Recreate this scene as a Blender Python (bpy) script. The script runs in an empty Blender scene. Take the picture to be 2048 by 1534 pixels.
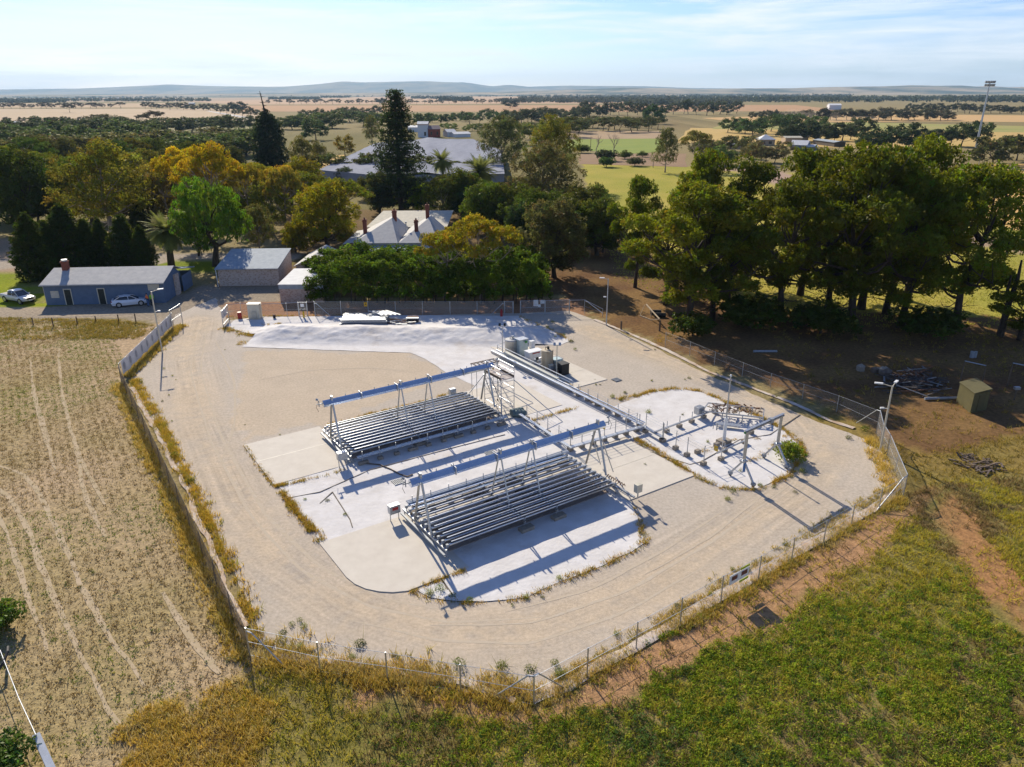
import bpy, math, random
import numpy as np
from mathutils import Vector, Matrix, noise as mnoise
from mathutils.geometry import delaunay_2d_cdt
random.seed(7)
S = bpy.context.scene
COL = S.collection
# ------------------------------------------------------------------ camera, world, sun, exposure
CH = 27.0                                   # height of the camera above the yard
F, PT, RO, HD = 1488.52, .3724785, -.004, .5900858   # focal (px at 2048), pitch, roll, heading of the yard grid
fw = np.array([0, math.cos(PT), -math.sin(PT)]); rt = np.array([1., 0, 0]); up = np.cross(rt, fw)
CR = math.cos(RO)*rt + math.sin(RO)*up; CU = -math.sin(RO)*rt + math.cos(RO)*up
cam = bpy.data.cameras.new('camera'); co = bpy.data.objects.new('camera', cam); COL.objects.link(co)
cam.sensor_width = 36; cam.lens = F/2048*36; cam.clip_end = 60000; cam.clip_start = .1
m = Matrix.Identity(4)
for i in range(3):
    m[i][0] = CR[i]; m[i][1] = CU[i]; m[i][2] = -fw[i]
m[2][3] = CH; co.matrix_world = m; S.camera = co

SUN_EL = math.radians(29.5); SUN_AZ = math.radians(-22.8)     # azimuth from +Y, negative = to the left
W = bpy.data.worlds.new('World'); S.world = W; W.use_nodes = True
nt = W.node_tree; nt.nodes.clear(); N = nt.nodes.new; L = nt.links.new
sky = N('ShaderNodeTexSky'); sky.sky_type = 'NISHITA'; sky.sun_disc = False
sky.sun_elevation = SUN_EL; sky.sun_rotation = SUN_AZ; sky.altitude = 100; sky.air_density = 1.0; sky.dust_density = .3; sky.ozone_density = 4.0
tc = N('ShaderNodeTexCoord'); mp = N('ShaderNodeMapping'); mp.inputs['Scale'].default_value = (3.2, 3.2, 34); mp.inputs['Rotation'].default_value = (.05, -.05, .3)
nz = N('ShaderNodeTexNoise'); nz.inputs['Scale'].default_value = 1.5; nz.inputs['Detail'].default_value = 9; nz.inputs['Roughness'].default_value = .62; nz.inputs['Distortion'].default_value = .35
cr = N('ShaderNodeValToRGB'); cr.color_ramp.elements[0].position = .43; cr.color_ramp.elements[1].position = .68
cr.color_ramp.elements[0].color = (0, 0, 0, 1); cr.color_ramp.elements[1].color = (.85, .85, .85, 1)
mx = N('ShaderNodeMixRGB'); mx.inputs['Color2'].default_value = (8.2, 8.5, 8.9, 1)
bg = N('ShaderNodeBackground'); bg.inputs['Strength'].default_value = .082; out = N('ShaderNodeOutputWorld')
L(tc.outputs['Generated'], mp.inputs['Vector']); L(mp.outputs['Vector'], nz.inputs['Vector']); L(nz.outputs['Fac'], cr.inputs['Fac'])
sp = N('ShaderNodeSeparateXYZ'); L(tc.outputs['Generated'], sp.inputs[0]); cl = N('ShaderNodeMapRange'); cl.inputs['From Min'].default_value = .12; cl.inputs['From Max'].default_value = .4; cl.inputs['To Min'].default_value = 1; cl.inputs['To Max'].default_value = .05; L(sp.outputs['Z'], cl.inputs['Value'])
cm_ = N('ShaderNodeMath'); cm_.operation = 'MULTIPLY'; L(cr.outputs['Color'], cm_.inputs[0]); L(cl.outputs['Result'], cm_.inputs[1])
wb = N('ShaderNodeMixRGB'); wb.blend_type = 'MULTIPLY'; wb.inputs['Fac'].default_value = 1; wb.inputs['Color2'].default_value = (.83, .89, 1.16, 1); L(sky.outputs['Color'], wb.inputs['Color1'])
L(cm_.outputs[0], mx.inputs['Fac']); L(wb.outputs['Color'], mx.inputs['Color1']); L(mx.outputs['Color'], bg.inputs['Color']); L(bg.outputs['Background'], out.inputs['Surface'])
sl = bpy.data.lights.new('sun', 'SUN'); sl.energy = 4.8; sl.angle = math.radians(.5); sl.color = (1, .905, .745)
so = bpy.data.objects.new('sun', sl); COL.objects.link(so)
sd = Vector((math.sin(SUN_AZ)*math.cos(SUN_EL), math.cos(SUN_AZ)*math.cos(SUN_EL), math.sin(SUN_EL)))
so.rotation_euler = sd.to_track_quat('Z', 'Y').to_euler(); so.location = (0, 0, 60)
S.view_settings.view_transform = 'Standard'; S.view_settings.look = 'None'; S.view_settings.exposure = .64; S.view_settings.gamma = 1
S.render.engine = 'CYCLES'; S.cycles.use_denoising = True; S.cycles.max_bounces = 6; S.cycles.diffuse_bounces = 3; S.cycles.transparent_max_bounces = 24
S.cycles.transmission_bounces = 3; S.cycles.glossy_bounces = 3; S.cycles.volume_bounces = 0; S.cycles.sample_clamp_indirect = 4

# ------------------------------------------------------------------ helpers
ER = np.array([math.cos(HD), math.sin(HD), 0]); EP = np.array([-math.sin(HD), math.cos(HD), 0])
def G(px, py, z=0.):                        # the place on the level z that the photograph shows at this pixel
    d = (px-1024)*CR - (py-767)*CU + F*fw
    return d*((z-CH)/d[2]) + np.array([0, 0, CH])
def PX(p):                                  # world points (n,3) -> pixels
    q = np.asarray(p, float) - [0, 0, CH]; k = F/np.maximum(q@fw, 1e-3)
    return np.stack([1024 + k*(q@CR), 767 - k*(q@CU)], -1)
def HT(b, yt):                              # height above pixel base b that reaches image row yt
    g = G(*b); lo, hi = 0., 80.
    for _ in range(40):
        mid = (lo+hi)/2
        if PX(g + [0, 0, mid])[1] > yt: lo = mid
        else: hi = mid
    return lo
def U(u, v, z=0.): return ER*(1.0065*u+.04) + EP*(.9905*v-.05) + np.array([0, 0, z])     # the yard's own grid
def V3(a): return Vector([float(c) for c in a])
LOC = {}
def tag(o, label=None, cat=None, group=None, kind=None):
    if label: o['label'] = label
    if cat: o['category'] = cat
    if group: o['group'] = group
    if kind: o['kind'] = kind
    return o
def thing(name, label, cat, loc=(0, 0, 0), group=None, rz=0):
    o = bpy.data.objects.new(name, None); COL.objects.link(o); o.location = V3(loc); o.rotation_euler = (0, 0, rz)
    o.empty_display_size = .3; LOC[o] = np.array(loc, float) if rz == 0 else np.zeros(3)
    return tag(o, label, cat, group)
def dup(root, loc=None, rz=None, label=None, group=None, scale=None, color=None):
    r_ = root.copy(); COL.objects.link(r_)
    if loc is not None: r_.location = V3(loc)
    if rz is not None: r_.rotation_euler = (0, 0, rz)
    if scale is not None: r_.scale = scale
    if label: r_['label'] = label
    if group: r_['group'] = group
    for ch in list(root.children):
        c = ch.copy(); COL.objects.link(c); c.parent = r_
        if color is not None: c.color = (*color, 1)
        for g in list(ch.children):
            d = g.copy(); COL.objects.link(d); d.parent = c
    return r_
class MB:
    """collects boxes, tubes and faces, then links them as one mesh object"""
    def __init__(s): s.v = []; s.f = []; s.m = []; s.uv = None
    def add(s, vs, fs, mi=0):
        k = len(s.v); s.v += [tuple(map(float, a)) for a in vs]; s.f += [tuple(i+k for i in f) for f in fs]; s.m += [mi]*len(fs); return s
    def hexa(s, b, t, mi=0):                # 4 bottom + 4 top corners
        return s.add(list(b)+list(t), [(3, 2, 1, 0), (4, 5, 6, 7), (0, 1, 5, 4), (1, 2, 6, 5), (2, 3, 7, 6), (3, 0, 4, 7)], mi)
    def box(s, c, d, ax=None, mi=0):        # centre, size, axes
        if ax is None: ax = np.eye(3)
        ax = np.asarray(ax, float); c = np.asarray(c, float); h = np.asarray(d, float)/2
        P = lambda i, j, k: c + ax[0]*i*h[0] + ax[1]*j*h[1] + ax[2]*k*h[2]
        return s.hexa([P(-1, -1, -1), P(1, -1, -1), P(1, 1, -1), P(-1, 1, -1)], [P(-1, -1, 1), P(1, -1, 1), P(1, 1, 1), P(-1, 1, 1)], mi)
    def bar(s, a, b, w, h=None, upv=(0, 0, 1), mi=0):   # rectangular bar from a to b
        a = np.asarray(a, float); b = np.asarray(b, float); x = b-a; l = np.linalg.norm(x); x = x/l
        y = np.cross(upv, x)
        if np.linalg.norm(y) < 1e-3: y = np.cross((1, 0, 0), x)
        y /= np.linalg.norm(y); z = np.cross(x, y)
        return s.box((a+b)/2, (l, w, h or w), (x, y, z), mi)
    def tube(s, path, r, n=7, mi=0, cap=True):
        path = [np.asarray(p, float) for p in path]; k = len(path); rs = r if hasattr(r, '__len__') else [r]*k
        vs = []; fs = []
        for i, p in enumerate(path):
            t = path[min(i+1, k-1)] - path[max(i-1, 0)]; t = t/(np.linalg.norm(t)+1e-9)
            a = np.cross(t, (0, 0, 1) if abs(t[2]) < .9 else (1, 0, 0)); a /= np.linalg.norm(a); b = np.cross(t, a)
            for j in range(n):
                th = 2*math.pi*j/n; vs.append(p + rs[i]*(math.cos(th)*a + math.sin(th)*b))
        for i in range(k-1):
            for j in range(n):
                q = (j+1) % n; fs.append((i*n+j, i*n+q, (i+1)*n+q, (i+1)*n+j))
        if cap: fs += [tuple(range(n))[::-1], tuple(range((k-1)*n, k*n))]
        return s.add(vs, fs, mi)
    def prism(s, poly, z0, z1, mi=0):
        n = len(poly); vs = [(p[0], p[1], z0) for p in poly] + [(p[0], p[1], z1) for p in poly]
        fs = [tuple(range(n))[::-1], tuple(range(n, 2*n))] + [(i, (i+1) % n, n+(i+1) % n, n+i) for i in range(n)]
        return s.add(vs, fs, mi)
    def sphere(s, c, r, n=8, mi=0):
        r = np.ones(3)*r; vs = [np.array(c)+[0, 0, -r[2]]]; fs = []; k = n//2
        for i in range(1, k):
            ph = -math.pi/2+math.pi*i/k
            for j in range(n):
                th = 2*math.pi*j/n; vs.append(np.array(c)+r*[math.cos(ph)*math.cos(th), math.cos(ph)*math.sin(th), math.sin(ph)])
        vs.append(np.array(c)+[0, 0, r[2]])
        for j in range(n):
            q = (j+1) % n; fs.append((0, 1+q, 1+j)); fs.append((len(vs)-1, 1+(k-2)*n+j, 1+(k-2)*n+q))
            for i in range(k-2): fs.append((1+i*n+j, 1+i*n+q, 1+(i+1)*n+q, 1+(i+1)*n+j))
        return s.add(vs, fs, mi)
    def build(s, name, mats, parent=None, local=False, smooth=False, label=None, bevel=0):
        me = bpy.data.meshes.new(name); off = np.zeros(3)
        if parent is not None and not local: off = LOC.get(parent, off)
        me.from_pydata([(a[0]-off[0], a[1]-off[1], a[2]-off[2]) for a in s.v], [], s.f)
        for mt in (mats if isinstance(mats, (list, tuple)) else [mats]): me.materials.append(mt)
        if any(s.m): me.polygons.foreach_set('material_index', s.m)
        if smooth: me.polygons.foreach_set('use_smooth', [True]*len(s.f))
        if s.uv:
            ul = me.uv_layers.new(name='uv')
            for lp in me.loops: ul.data[lp.index].uv = s.uv[lp.vertex_index]
        me.validate(); me.update()
        o = bpy.data.objects.new(name, me); COL.objects.link(o)
        if parent is not None: o.parent = parent; LOC[o] = off
        if label: o['label'] = label
        if bevel:
            md = o.modifiers.new('edge', 'BEVEL'); md.width = bevel; md.segments = 2; md.limit_method = 'ANGLE'
        return o
def raw_mesh(name, v, faces4, col=None, mats=(), smooth=False, tri=False):
    me = bpy.data.meshes.new(name); n = len(v); k = 3 if tri else 4; nf = len(faces4)
    me.vertices.add(n); me.vertices.foreach_set('co', np.asarray(v, np.float32).ravel())
    me.loops.add(nf*k); me.loops.foreach_set('vertex_index', np.asarray(faces4, np.int32).ravel())
    me.polygons.add(nf); me.polygons.foreach_set('loop_start', np.arange(nf, dtype=np.int32)*k)
    me.update(calc_edges=True)
    if col is not None:
        at = me.color_attributes.new('Col', 'FLOAT_COLOR', 'POINT')
        c4 = np.ones((n, 4), np.float32); c4[:, :3] = col; at.data.foreach_set('color', c4.ravel())
    for mt in mats: me.materials.append(mt)
    if smooth: me.polygons.foreach_set('use_smooth', np.ones(nf, bool))
    return me
def link(name, me, parent=None):
    o = bpy.data.objects.new(name, me); COL.objects.link(o)
    if parent is not None: o.parent = parent
    return o

# ------------------------------------------------------------------ materials
MATS = {}
def mat(name, c1, c2=None, rough=.8, metal=0., sc=3., detail=5, bump=0., stretch=(1, 1, 1), spec=.3, vcol=False, lo=.35, hi=.65, objcol=False, bsc=None):
    """principled surface whose colour wanders between c1 and c2 (optionally multiplied on the vertex colour)"""
    if name in MATS: return MATS[name]
    M = bpy.data.materials.new(name); M.use_nodes = True; nt = M.node_tree; N = nt.nodes.new; L = nt.links.new
    b = nt.nodes['Principled BSDF']; b.inputs['Roughness'].default_value = rough; b.inputs['Metallic'].default_value = metal
    b.inputs['Specular IOR Level'].default_value = spec
    if c2 is None: c2 = tuple(x*.82 for x in c1)
    tc = N('ShaderNodeTexCoord'); mp = N('ShaderNodeMapping'); mp.inputs['Scale'].default_value = stretch
    L(tc.outputs['Object'], mp.inputs['Vector'])
    nz = N('ShaderNodeTexNoise'); nz.inputs['Scale'].default_value = sc; nz.inputs['Detail'].default_value = detail; nz.inputs['Roughness'].default_value = .65
    L(mp.outputs['Vector'], nz.inputs['Vector'])
    r_ = N('ShaderNodeMapRange'); r_.inputs['From Min'].default_value = lo; r_.inputs['From Max'].default_value = hi
    L(nz.outputs['Fac'], r_.inputs['Value'])
    mx = N('ShaderNodeMixRGB'); mx.inputs['Color1'].default_value = (*c1, 1); mx.inputs['Color2'].default_value = (*c2, 1)
    L(r_.outputs['Result'], mx.inputs['Fac']); c = mx.outputs['Color']
    if vcol:
        at = N('ShaderNodeVertexColor'); at.layer_name = 'Col'; mu = N('ShaderNodeMixRGB'); mu.blend_type = 'MULTIPLY'; mu.inputs['Fac'].default_value = 1
        L(at.outputs['Color'], mu.inputs['Color1']); L(c, mu.inputs['Color2']); c = mu.outputs['Color']
    if objcol:
        oi = N('ShaderNodeObjectInfo'); mu = N('ShaderNodeMixRGB'); mu.blend_type = 'MULTIPLY'; mu.inputs['Fac'].default_value = 1
        L(oi.outputs['Color'], mu.inputs['Color1']); L(c, mu.inputs['Color2']); c = mu.outputs['Color']
    L(c, b.inputs['Base Color'])
    if bump:
        bp = N('ShaderNodeBump'); bp.inputs['Strength'].default_value = bump; bp.inputs['Distance'].default_value = .05
        if bsc:
            n2 = N('ShaderNodeTexNoise'); n2.inputs['Scale'].default_value = bsc; n2.inputs['Detail'].default_value = 4; L(mp.outputs['Vector'], n2.inputs['Vector']); L(n2.outputs['Fac'], bp.inputs['Height'])
        else: L(nz.outputs['Fac'], bp.inputs['Height'])
        L(bp.outputs['Normal'], b.inputs['Normal'])
    MATS[name] = M; return M
def leaf_mat(name, trans=.4, gloss=.06):
    M = bpy.data.materials.new(name); M.use_nodes = True; nt = M.node_tree; N = nt.nodes.new; L = nt.links.new; nt.nodes.remove(nt.nodes['Principled BSDF'])
    at = N('ShaderNodeVertexColor'); at.layer_name = 'Col'; oi = N('ShaderNodeObjectInfo'); mu = N('ShaderNodeMixRGB'); mu.blend_type = 'MULTIPLY'; mu.inputs['Fac'].default_value = 1
    L(at.outputs['Color'], mu.inputs['Color1']); L(oi.outputs['Color'], mu.inputs['Color2'])
    d = N('ShaderNodeBsdfDiffuse'); t = N('ShaderNodeBsdfTranslucent'); g = N('ShaderNodeBsdfGlossy'); g.inputs['Roughness'].default_value = .45; g.inputs['Color'].default_value = (.8, .8, .7, 1)
    m1 = N('ShaderNodeMixShader'); m1.inputs[0].default_value = trans; m2 = N('ShaderNodeMixShader'); m2.inputs[0].default_value = gloss
    L(mu.outputs['Color'], d.inputs['Color']); L(mu.outputs['Color'], t.inputs['Color'])
    L(d.outputs[0], m1.inputs[1]); L(t.outputs[0], m1.inputs[2]); L(m1.outputs[0], m2.inputs[1]); L(g.outputs[0], m2.inputs[2])
    L(m2.outputs[0], nt.nodes['Material Output'].inputs['Surface']); return M
LEAF = leaf_mat('leaf', .5, .015); GRASS = leaf_mat('grass_blade', .35, .0)
def mesh_mat(name, color, pitch=.12, w=.11, metal=.6):
    """woven wire: wires of a diamond mesh, open between them"""
    M = bpy.data.materials.new(name); M.use_nodes = True; nt = M.node_tree; N = nt.nodes.new; L = nt.links.new
    b = nt.nodes['Principled BSDF']; b.inputs['Base Color'].default_value = (*color, 1); b.inputs['Metallic'].default_value = metal; b.inputs['Roughness'].default_value = .5
    uv = N('ShaderNodeUVMap'); uv.uv_map = 'uv'; sp = N('ShaderNodeSeparateXYZ'); L(uv.outputs['UV'], sp.inputs[0])
    def ma(op, a, b_):
        n = N('ShaderNodeMath'); n.operation = op
        for i, x in enumerate((a, b_)):
            if isinstance(x, (int, float)): n.inputs[i].default_value = x
            else: L(x, n.inputs[i])
        return n.outputs[0]
    s_ = ma('ADD', sp.outputs[0], sp.outputs[1]); d_ = ma('SUBTRACT', sp.outputs[0], sp.outputs[1])
    a_ = ma('LESS_THAN', ma('FRACT', ma('DIVIDE', s_, pitch), 0), w); c_ = ma('LESS_THAN', ma('FRACT', ma('DIVIDE', d_, pitch), 0), w)
    L(ma('MAXIMUM', a_, c_), b.inputs['Alpha']); return M
CHAIN = mesh_mat('chain_link', (.42, .42, .42)); SCREEN = mesh_mat('privacy_screen', (.16, .13, .11), .1, .3, 0)
galv = mat('galvanised', (.50, .52, .54), (.36, .38, .40), .42, .75, 8)
steel = mat('bright_steel', (.62, .64, .66), (.50, .52, .55), .3, .85, 5)
whitem = mat('white_paint', (.78, .78, .76), (.66, .66, .64), .5, 0, 4)
creamm = mat('cream_paint', (.62, .57, .44), (.52, .47, .36), .55, 0, 3)
greym = mat('grey_paint', (.32, .34, .36), (.24, .26, .28), .55, .1, 4)
darkm = mat('dark_rubber', (.02, .02, .022), (.035, .035, .035), .7, 0, 6)
blackp = mat('black_plastic', (.015, .014, .014), (.03, .028, .026), .6, 0, 3)
concm = mat('concrete', (.62, .565, .475), (.52, .465, .385), .9, 0, .9, 10, .12, bsc=30, lo=.25, hi=.75)
blockm = mat('concrete_block', (.33, .28, .22), (.22, .19, .15), .95, 0, 5)
woodm = mat('weathered_wood', (.17, .12, .08), (.09, .065, .045), .9, 0, 6, 5, .3, (1, 1, .15))
palewood = mat('pale_wood', (.42, .33, .22), (.30, .23, .15), .85, 0, 6)
barkm = mat('bark', (.085, .062, .045), (.035, .026, .02), .95, 0, 5, 6, .5, (1, 1, .3))
palebark = mat('pale_bark', (.36, .30, .23), (.17, .13, .10), .9, 0, 3, 6, .3, (1, 1, .3))
redm = mat('red_paint', (.40, .03, .03), (.30, .03, .025), .5, 0, 4)
yellowm = mat('yellow_paint', (.62, .40, .02), (.50, .31, .02), .5, 0, 4)
greenp = mat('green_plastic', (.05, .25, .06), None, .5)
rustm = mat('rust', (.20, .09, .045), (.12, .06, .035), .85, 0, 7)
glass = mat('dark_glass', (.02, .025, .03), (.03, .035, .04), .12, 0, 1, spec=.7)
# ------------------------------------------------------------------ ground
def inpoly(p, poly):
    x, y = p[:, 0], p[:, 1]; r_ = np.zeros(len(p), bool); j = len(poly)-1
    for i in range(len(poly)):
        xi, yi = poly[i][:2]; xj, yj = poly[j][:2]
        c = ((yi > y) != (yj > y)) & (x < (xj-xi)*(y-yi)/((yj-yi) or 1e-9)+xi); r_ ^= c; j = i
    return r_
def gp(*px): return np.array([G(*p)[:2] for p in px])          # pixel outline -> ground outline
def vnoise(p, sc, seed=0):                                    # cheap smooth value noise in [0,1]
    rng = np.random.default_rng(seed); T = rng.random((64, 64)); q = np.asarray(p)[:, :2]/sc; i = np.floor(q).astype(int); f = q-i; f = f*f*(3-2*f)
    g = lambda a, b: T[(i[:, 0]+a) % 64, (i[:, 1]+b) % 64]
    return (g(0, 0)*(1-f[:, 0])+g(1, 0)*f[:, 0])*(1-f[:, 1])+(g(0, 1)*(1-f[:, 0])+g(1, 1)*f[:, 0])*f[:, 1]
def fbm(p, sc, seed=0, o=4):
    a = 0; w = .5; t = 0
    for k in range(o): a = a+w*vnoise(p, sc/2**k, seed+k); t += w; w *= .55
    return a/t
FENCE_L = [(357, 652), (243, 764), (500, 1312)]
FENCE_F = [(500, 1312), (641, 1345), (775.6, 1362.7), (921.6, 1383), (1067.5, 1411), (1174, 1352.6), (1272, 1298), (1360, 1250), (1441, 1205.4), (1516, 1162), (1582.8, 1120), (1646.5, 1087), (1702, 1052), (1757, 1020.7), (1806, 993)]
FENCE_R = [(1806, 993), (1789, 949.7), (1774.5, 911), (1759.7, 885), (1751.7, 867.6)]
FENCE_T = [(1751.7, 867.6), (1672.8, 823.4), (1604, 798), (1540, 774.5), (1484, 753), (1428.5, 729), (1379, 712), (1330, 694.6)]
ROWD = G(500, 1312)-G(243, 764); ROWD = ROWD[:2]/np.linalg.norm(ROWD[:2])       # stubble rows run along the left fence
STUBBLE = gp((-500, 636), (232, 645), (243, 764), (500, 1312), (470, 1420), (330, 1640), (-700, 1640))
GOLD = gp((350, 1420), (470, 1370), (520, 1400), (560, 1560), (560, 1700), (120, 1700), (230, 1490))
REDSTRIP = gp((640, 1350), (1067, 1408), (1272, 1300), (1520, 1160), (1800, 1000), (1860, 985), (1775, 1090), (1650, 1175), (1560, 1225), (1400, 1312), (1250, 1392), (1180, 1425), (1050, 1455), (900, 1420), (700, 1395))
TILLED = gp((1870, 985), (1930, 1005), (1975, 1075), (2070, 1190), (2070, 1275), (1985, 1230), (1925, 1120), (1880, 1050))
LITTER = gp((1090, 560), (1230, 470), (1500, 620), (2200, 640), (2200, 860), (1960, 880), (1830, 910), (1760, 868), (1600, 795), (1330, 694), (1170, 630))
LAWN = gp((-300, 540), (60, 548), (110, 610), (60, 618), (-300, 625)); LAWN2 = gp((300, 520), (560, 515), (570, 535), (420, 548), (300, 540))
ROAD = gp((-300, 618), (60, 614), (335, 601), (370, 583), (395, 568), (440, 575), (560, 568), (568, 605), (455, 640), (345, 650), (240, 636), (-300, 640))
DIRT = gp((-300, 470), (60, 480), (110, 520), (60, 552), (-300, 560)); ROAD2 = gp((-300, 548), (110, 508), (600, 508), (600, 518), (110, 530), (-300, 562))
PADDOCK = gp((1160, 325), (1420, 335), (1450, 330), (2250, 420), (2250, 660), (1700, 650), (1500, 630), (1230, 560), (1200, 440))
BACKSTRIP = gp((455, 605), (1170, 598), (1170, 632), (1035, 632), (455, 634)); GARDEN = gp((560, 420), (1210, 420), (1210, 590), (560, 600))
GRASSY = gp((60, 1640), (330, 1640), (470, 1420), (515, 1335), (640, 1349), (921, 1387), (1067, 1415), (1272, 1302), (1516, 1165), (1806, 996), (1900, 960), (2300, 950), (2300, 1800), (60, 1800))
PINKPATH = gp((1400, 325), (1500, 332), (1600, 352), (1700, 420), (1850, 450), (2150, 500), (2150, 520), (1850, 478), (1690, 448), (1560, 372), (1480, 344), (1400, 338))
axis_x = np.concatenate([-np.geomspace(36000, 260, 16), np.arange(-240, -60, 4), np.arange(-60, 66, 1.1), np.arange(68, 240, 4), np.geomspace(260, 36000, 16)])
axis_y = np.concatenate([[-3000, -300, -30], np.arange(0, 110, 1.1), np.arange(112, 330, 3), np.geomspace(340, 36000, 22)])
XX, YY = np.meshgrid(axis_x, axis_y); gv = np.stack([XX.ravel(), YY.ravel(), np.zeros(XX.size)], -1); nx = len(axis_x)
ii = np.arange(XX.size).reshape(XX.shape); gf = np.stack([ii[:-1, :-1], ii[:-1, 1:], ii[1:, 1:], ii[1:, :-1]], -1).reshape(-1, 4)
def jit(p, a, s=3.): return p[:, :2] + a*(np.stack([fbm(p, s, 11), fbm(p, s, 29)], -1)-.5)*2
gc = np.tile(np.array([.28, .23, .115]), (len(gv), 1)); gc *= (.8+.4*fbm(gv, 40, 3))[:, None]
def paint(poly, c1, c2, j=1.5, s=3., ns=6.):
    global gc
    mk = inpoly(jit(gv, j, s), poly); k = np.clip((fbm(gv, ns, 5)-.3)/.4, 0, 1)[:, None]
    gc[mk] = (np.array(c1)*(1-k)+np.array(c2)*k)[mk]
paint(gp((1500, 700), (2600, 600), (2600, 1300), (1800, 1060), (1700, 900)), (.27, .19, .065), (.23, .19, .06), 3)
paint(gp((-300, 262), (1000, 262), (1160, 300), (1160, 420), (-300, 480)), (.16, .145, .06), (.22, .19, .08), 6, 12, 20); paint(gp((1000, 240), (1160, 262), (1400, 262), (1400, 232), (1000, 232)), (.20, .165, .08), (.26, .20, .10), 6, 12, 20)
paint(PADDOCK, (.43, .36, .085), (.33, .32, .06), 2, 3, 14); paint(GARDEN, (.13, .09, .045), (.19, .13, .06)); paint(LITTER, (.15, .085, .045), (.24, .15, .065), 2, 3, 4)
paint(STUBBLE, (.45, .345, .225), (.37, .295, .155), 1, 2, 7); paint(GRASSY, (.27, .215, .09), (.20, .185, .05), 2, 3, 5); paint(GOLD, (.34, .235, .09), (.30, .22, .09), 2)
paint(REDSTRIP, (.47, .275, .150), (.40, .245, .125), 1.2, 2, 3); paint(TILLED, (.38, .205, .095), (.32, .19, .085), 1.5, 2, 3)
paint(DIRT, (.42, .30, .20), (.33, .25, .17), 2); paint(LAWN, (.25, .29, .018), (.20, .25, .015), .6, 2, 5); paint(LAWN2, (.22, .27, .02), (.17, .22, .02), 1)
paint(ROAD2, (.34, .30, .26), (.40, .35, .29), .5); paint(ROAD, (.30, .255, .20), (.38, .32, .25), .7); paint(BACKSTRIP, (.30, .17, .105), (.34, .20, .12), .5); paint(PINKPATH, (.42, .30, .24), (.40, .29, .22), 1)
mound_poly = gp((190, 690), (330, 640), (345, 660), (250, 745), (215, 710)); paint(mound_poly, (.46, .35, .23), (.42, .31, .20), 1)
soil = mat('soil_and_straw', (1.28, 1.22, 1.10), (.52, .51, .50), 1., 0, 2.8, 12, .9, vcol=True, spec=.03, lo=.3, hi=.7, bsc=9)
# rows of cut stems show as fine streaks along the drill lines
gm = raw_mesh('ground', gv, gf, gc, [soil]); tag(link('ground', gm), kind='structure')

def sheet(name, poly, z, M, zf=None, step=None, edge=.5, jag=.15, kind='structure', cf=None, seed=0, af=None):
    """a ground covering: outline resampled with a slightly ragged edge, filled with a fine triangulation"""
    poly = np.asarray(poly, float); pts = []
    for i in range(len(poly)):
        a, b = poly[i], poly[(i+1) % len(poly)]; n = max(1, int(np.linalg.norm(b-a)/edge)); pts += [a+(b-a)*k/n for k in range(n)]
    pts = np.array(pts); pts = pts+jag*2*(np.stack([fbm(pts, 1.6, seed+3), fbm(pts, 1.6, seed+8)], -1)-.5); n = len(pts); al = pts
    if step:
        x0, y0 = pts.min(0); x1, y1 = pts.max(0); X, Y = np.meshgrid(np.arange(x0, x1, step), np.arange(y0, y1, step)); q = np.stack([X.ravel(), Y.ravel()], -1)
        rng = np.random.default_rng(seed); q += rng.uniform(-.3, .3, q.shape)*step; q = q[inpoly(q, pts)]; al = np.concatenate([pts, q])
    vs, _, fs, *_ = delaunay_2d_cdt([Vector(p) for p in al], [(i, (i+1) % n) for i in range(n)], [], 1, 1e-4)
    vs = np.array([[p[0], p[1]] for p in vs]); zz = np.full(len(vs), float(z))
    if zf is not None: zz = zz+zf(vs)
    fs = np.array([f if (vs[f[1]][0]-vs[f[0]][0])*(vs[f[2]][1]-vs[f[0]][1])-(vs[f[1]][1]-vs[f[0]][1])*(vs[f[2]][0]-vs[f[0]][0]) > 0 else f[::-1] for f in fs])
    me = raw_mesh(name, np.column_stack([vs, zz]), fs, None if cf is None else cf(vs), [M], smooth=True, tri=True)
    if af: a = me.attributes.new('track', 'FLOAT_VECTOR', 'POINT'); a.data.foreach_set('vector', np.asarray(af(vs), np.float32).ravel())
    o = link(name, me); tag(o, kind=kind); return o
# gravel of the compound: pale grey at the rim, worn tan where vehicles circle, with fine wheel streaks
TRACK = gp((395, 640), (372, 720), (400, 850), (470, 1010), (560, 1120), (700, 1215), (880, 1268), (1080, 1262), (1290, 1180), (1450, 1080), (1590, 985), (1655, 905), (1600, 830), (1480, 770), (1330, 715), (1180, 660))
def track(p):
    best = np.full(len(p), 1e9); sg = np.zeros(len(p)); al = np.zeros(len(p)); acc = 0
    for a, b in zip(TRACK[:-1], TRACK[1:]):
        ab = b-a; l = np.linalg.norm(ab); t = np.clip(((p-a)@ab)/l**2, 0, 1); q = p-(a+t[:, None]*ab); d = np.linalg.norm(q, axis=1); k = d < best
        best[k] = d[k]; sg[k] = np.sign(ab[0]*q[k, 1]-ab[1]*q[k, 0]); al[k] = acc+t[k]*l; acc += l
    return best*sg, al
TANIN = gp((500, 700), (820, 706), (905, 755), (650, 850), (495, 885), (470, 820))
def gravel_col(p):
    d, a = track(p); n = fbm(p, 5, 17); w = np.exp(-(d/2.6)**2); st = (fbm(np.stack([d*2.2, a*.06], -1)*3, 1, 31)-.5)
    tan = np.clip(w*(.55+.5*n)+np.where(inpoly(jit(p, 2), TANIN), .75, 0)+.35*(n-.5)+st*w*1.6, 0, 1)[:, None]
    c = np.array([.485, .425, .350])*(1-tan)+np.array([.53, .43, .31])*tan
    c = c*(.92+.16*fbm(p, 1.3, 41))[:, None]; return c*(1+.10*np.clip(st*w*4, -1, 1))[:, None]
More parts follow.
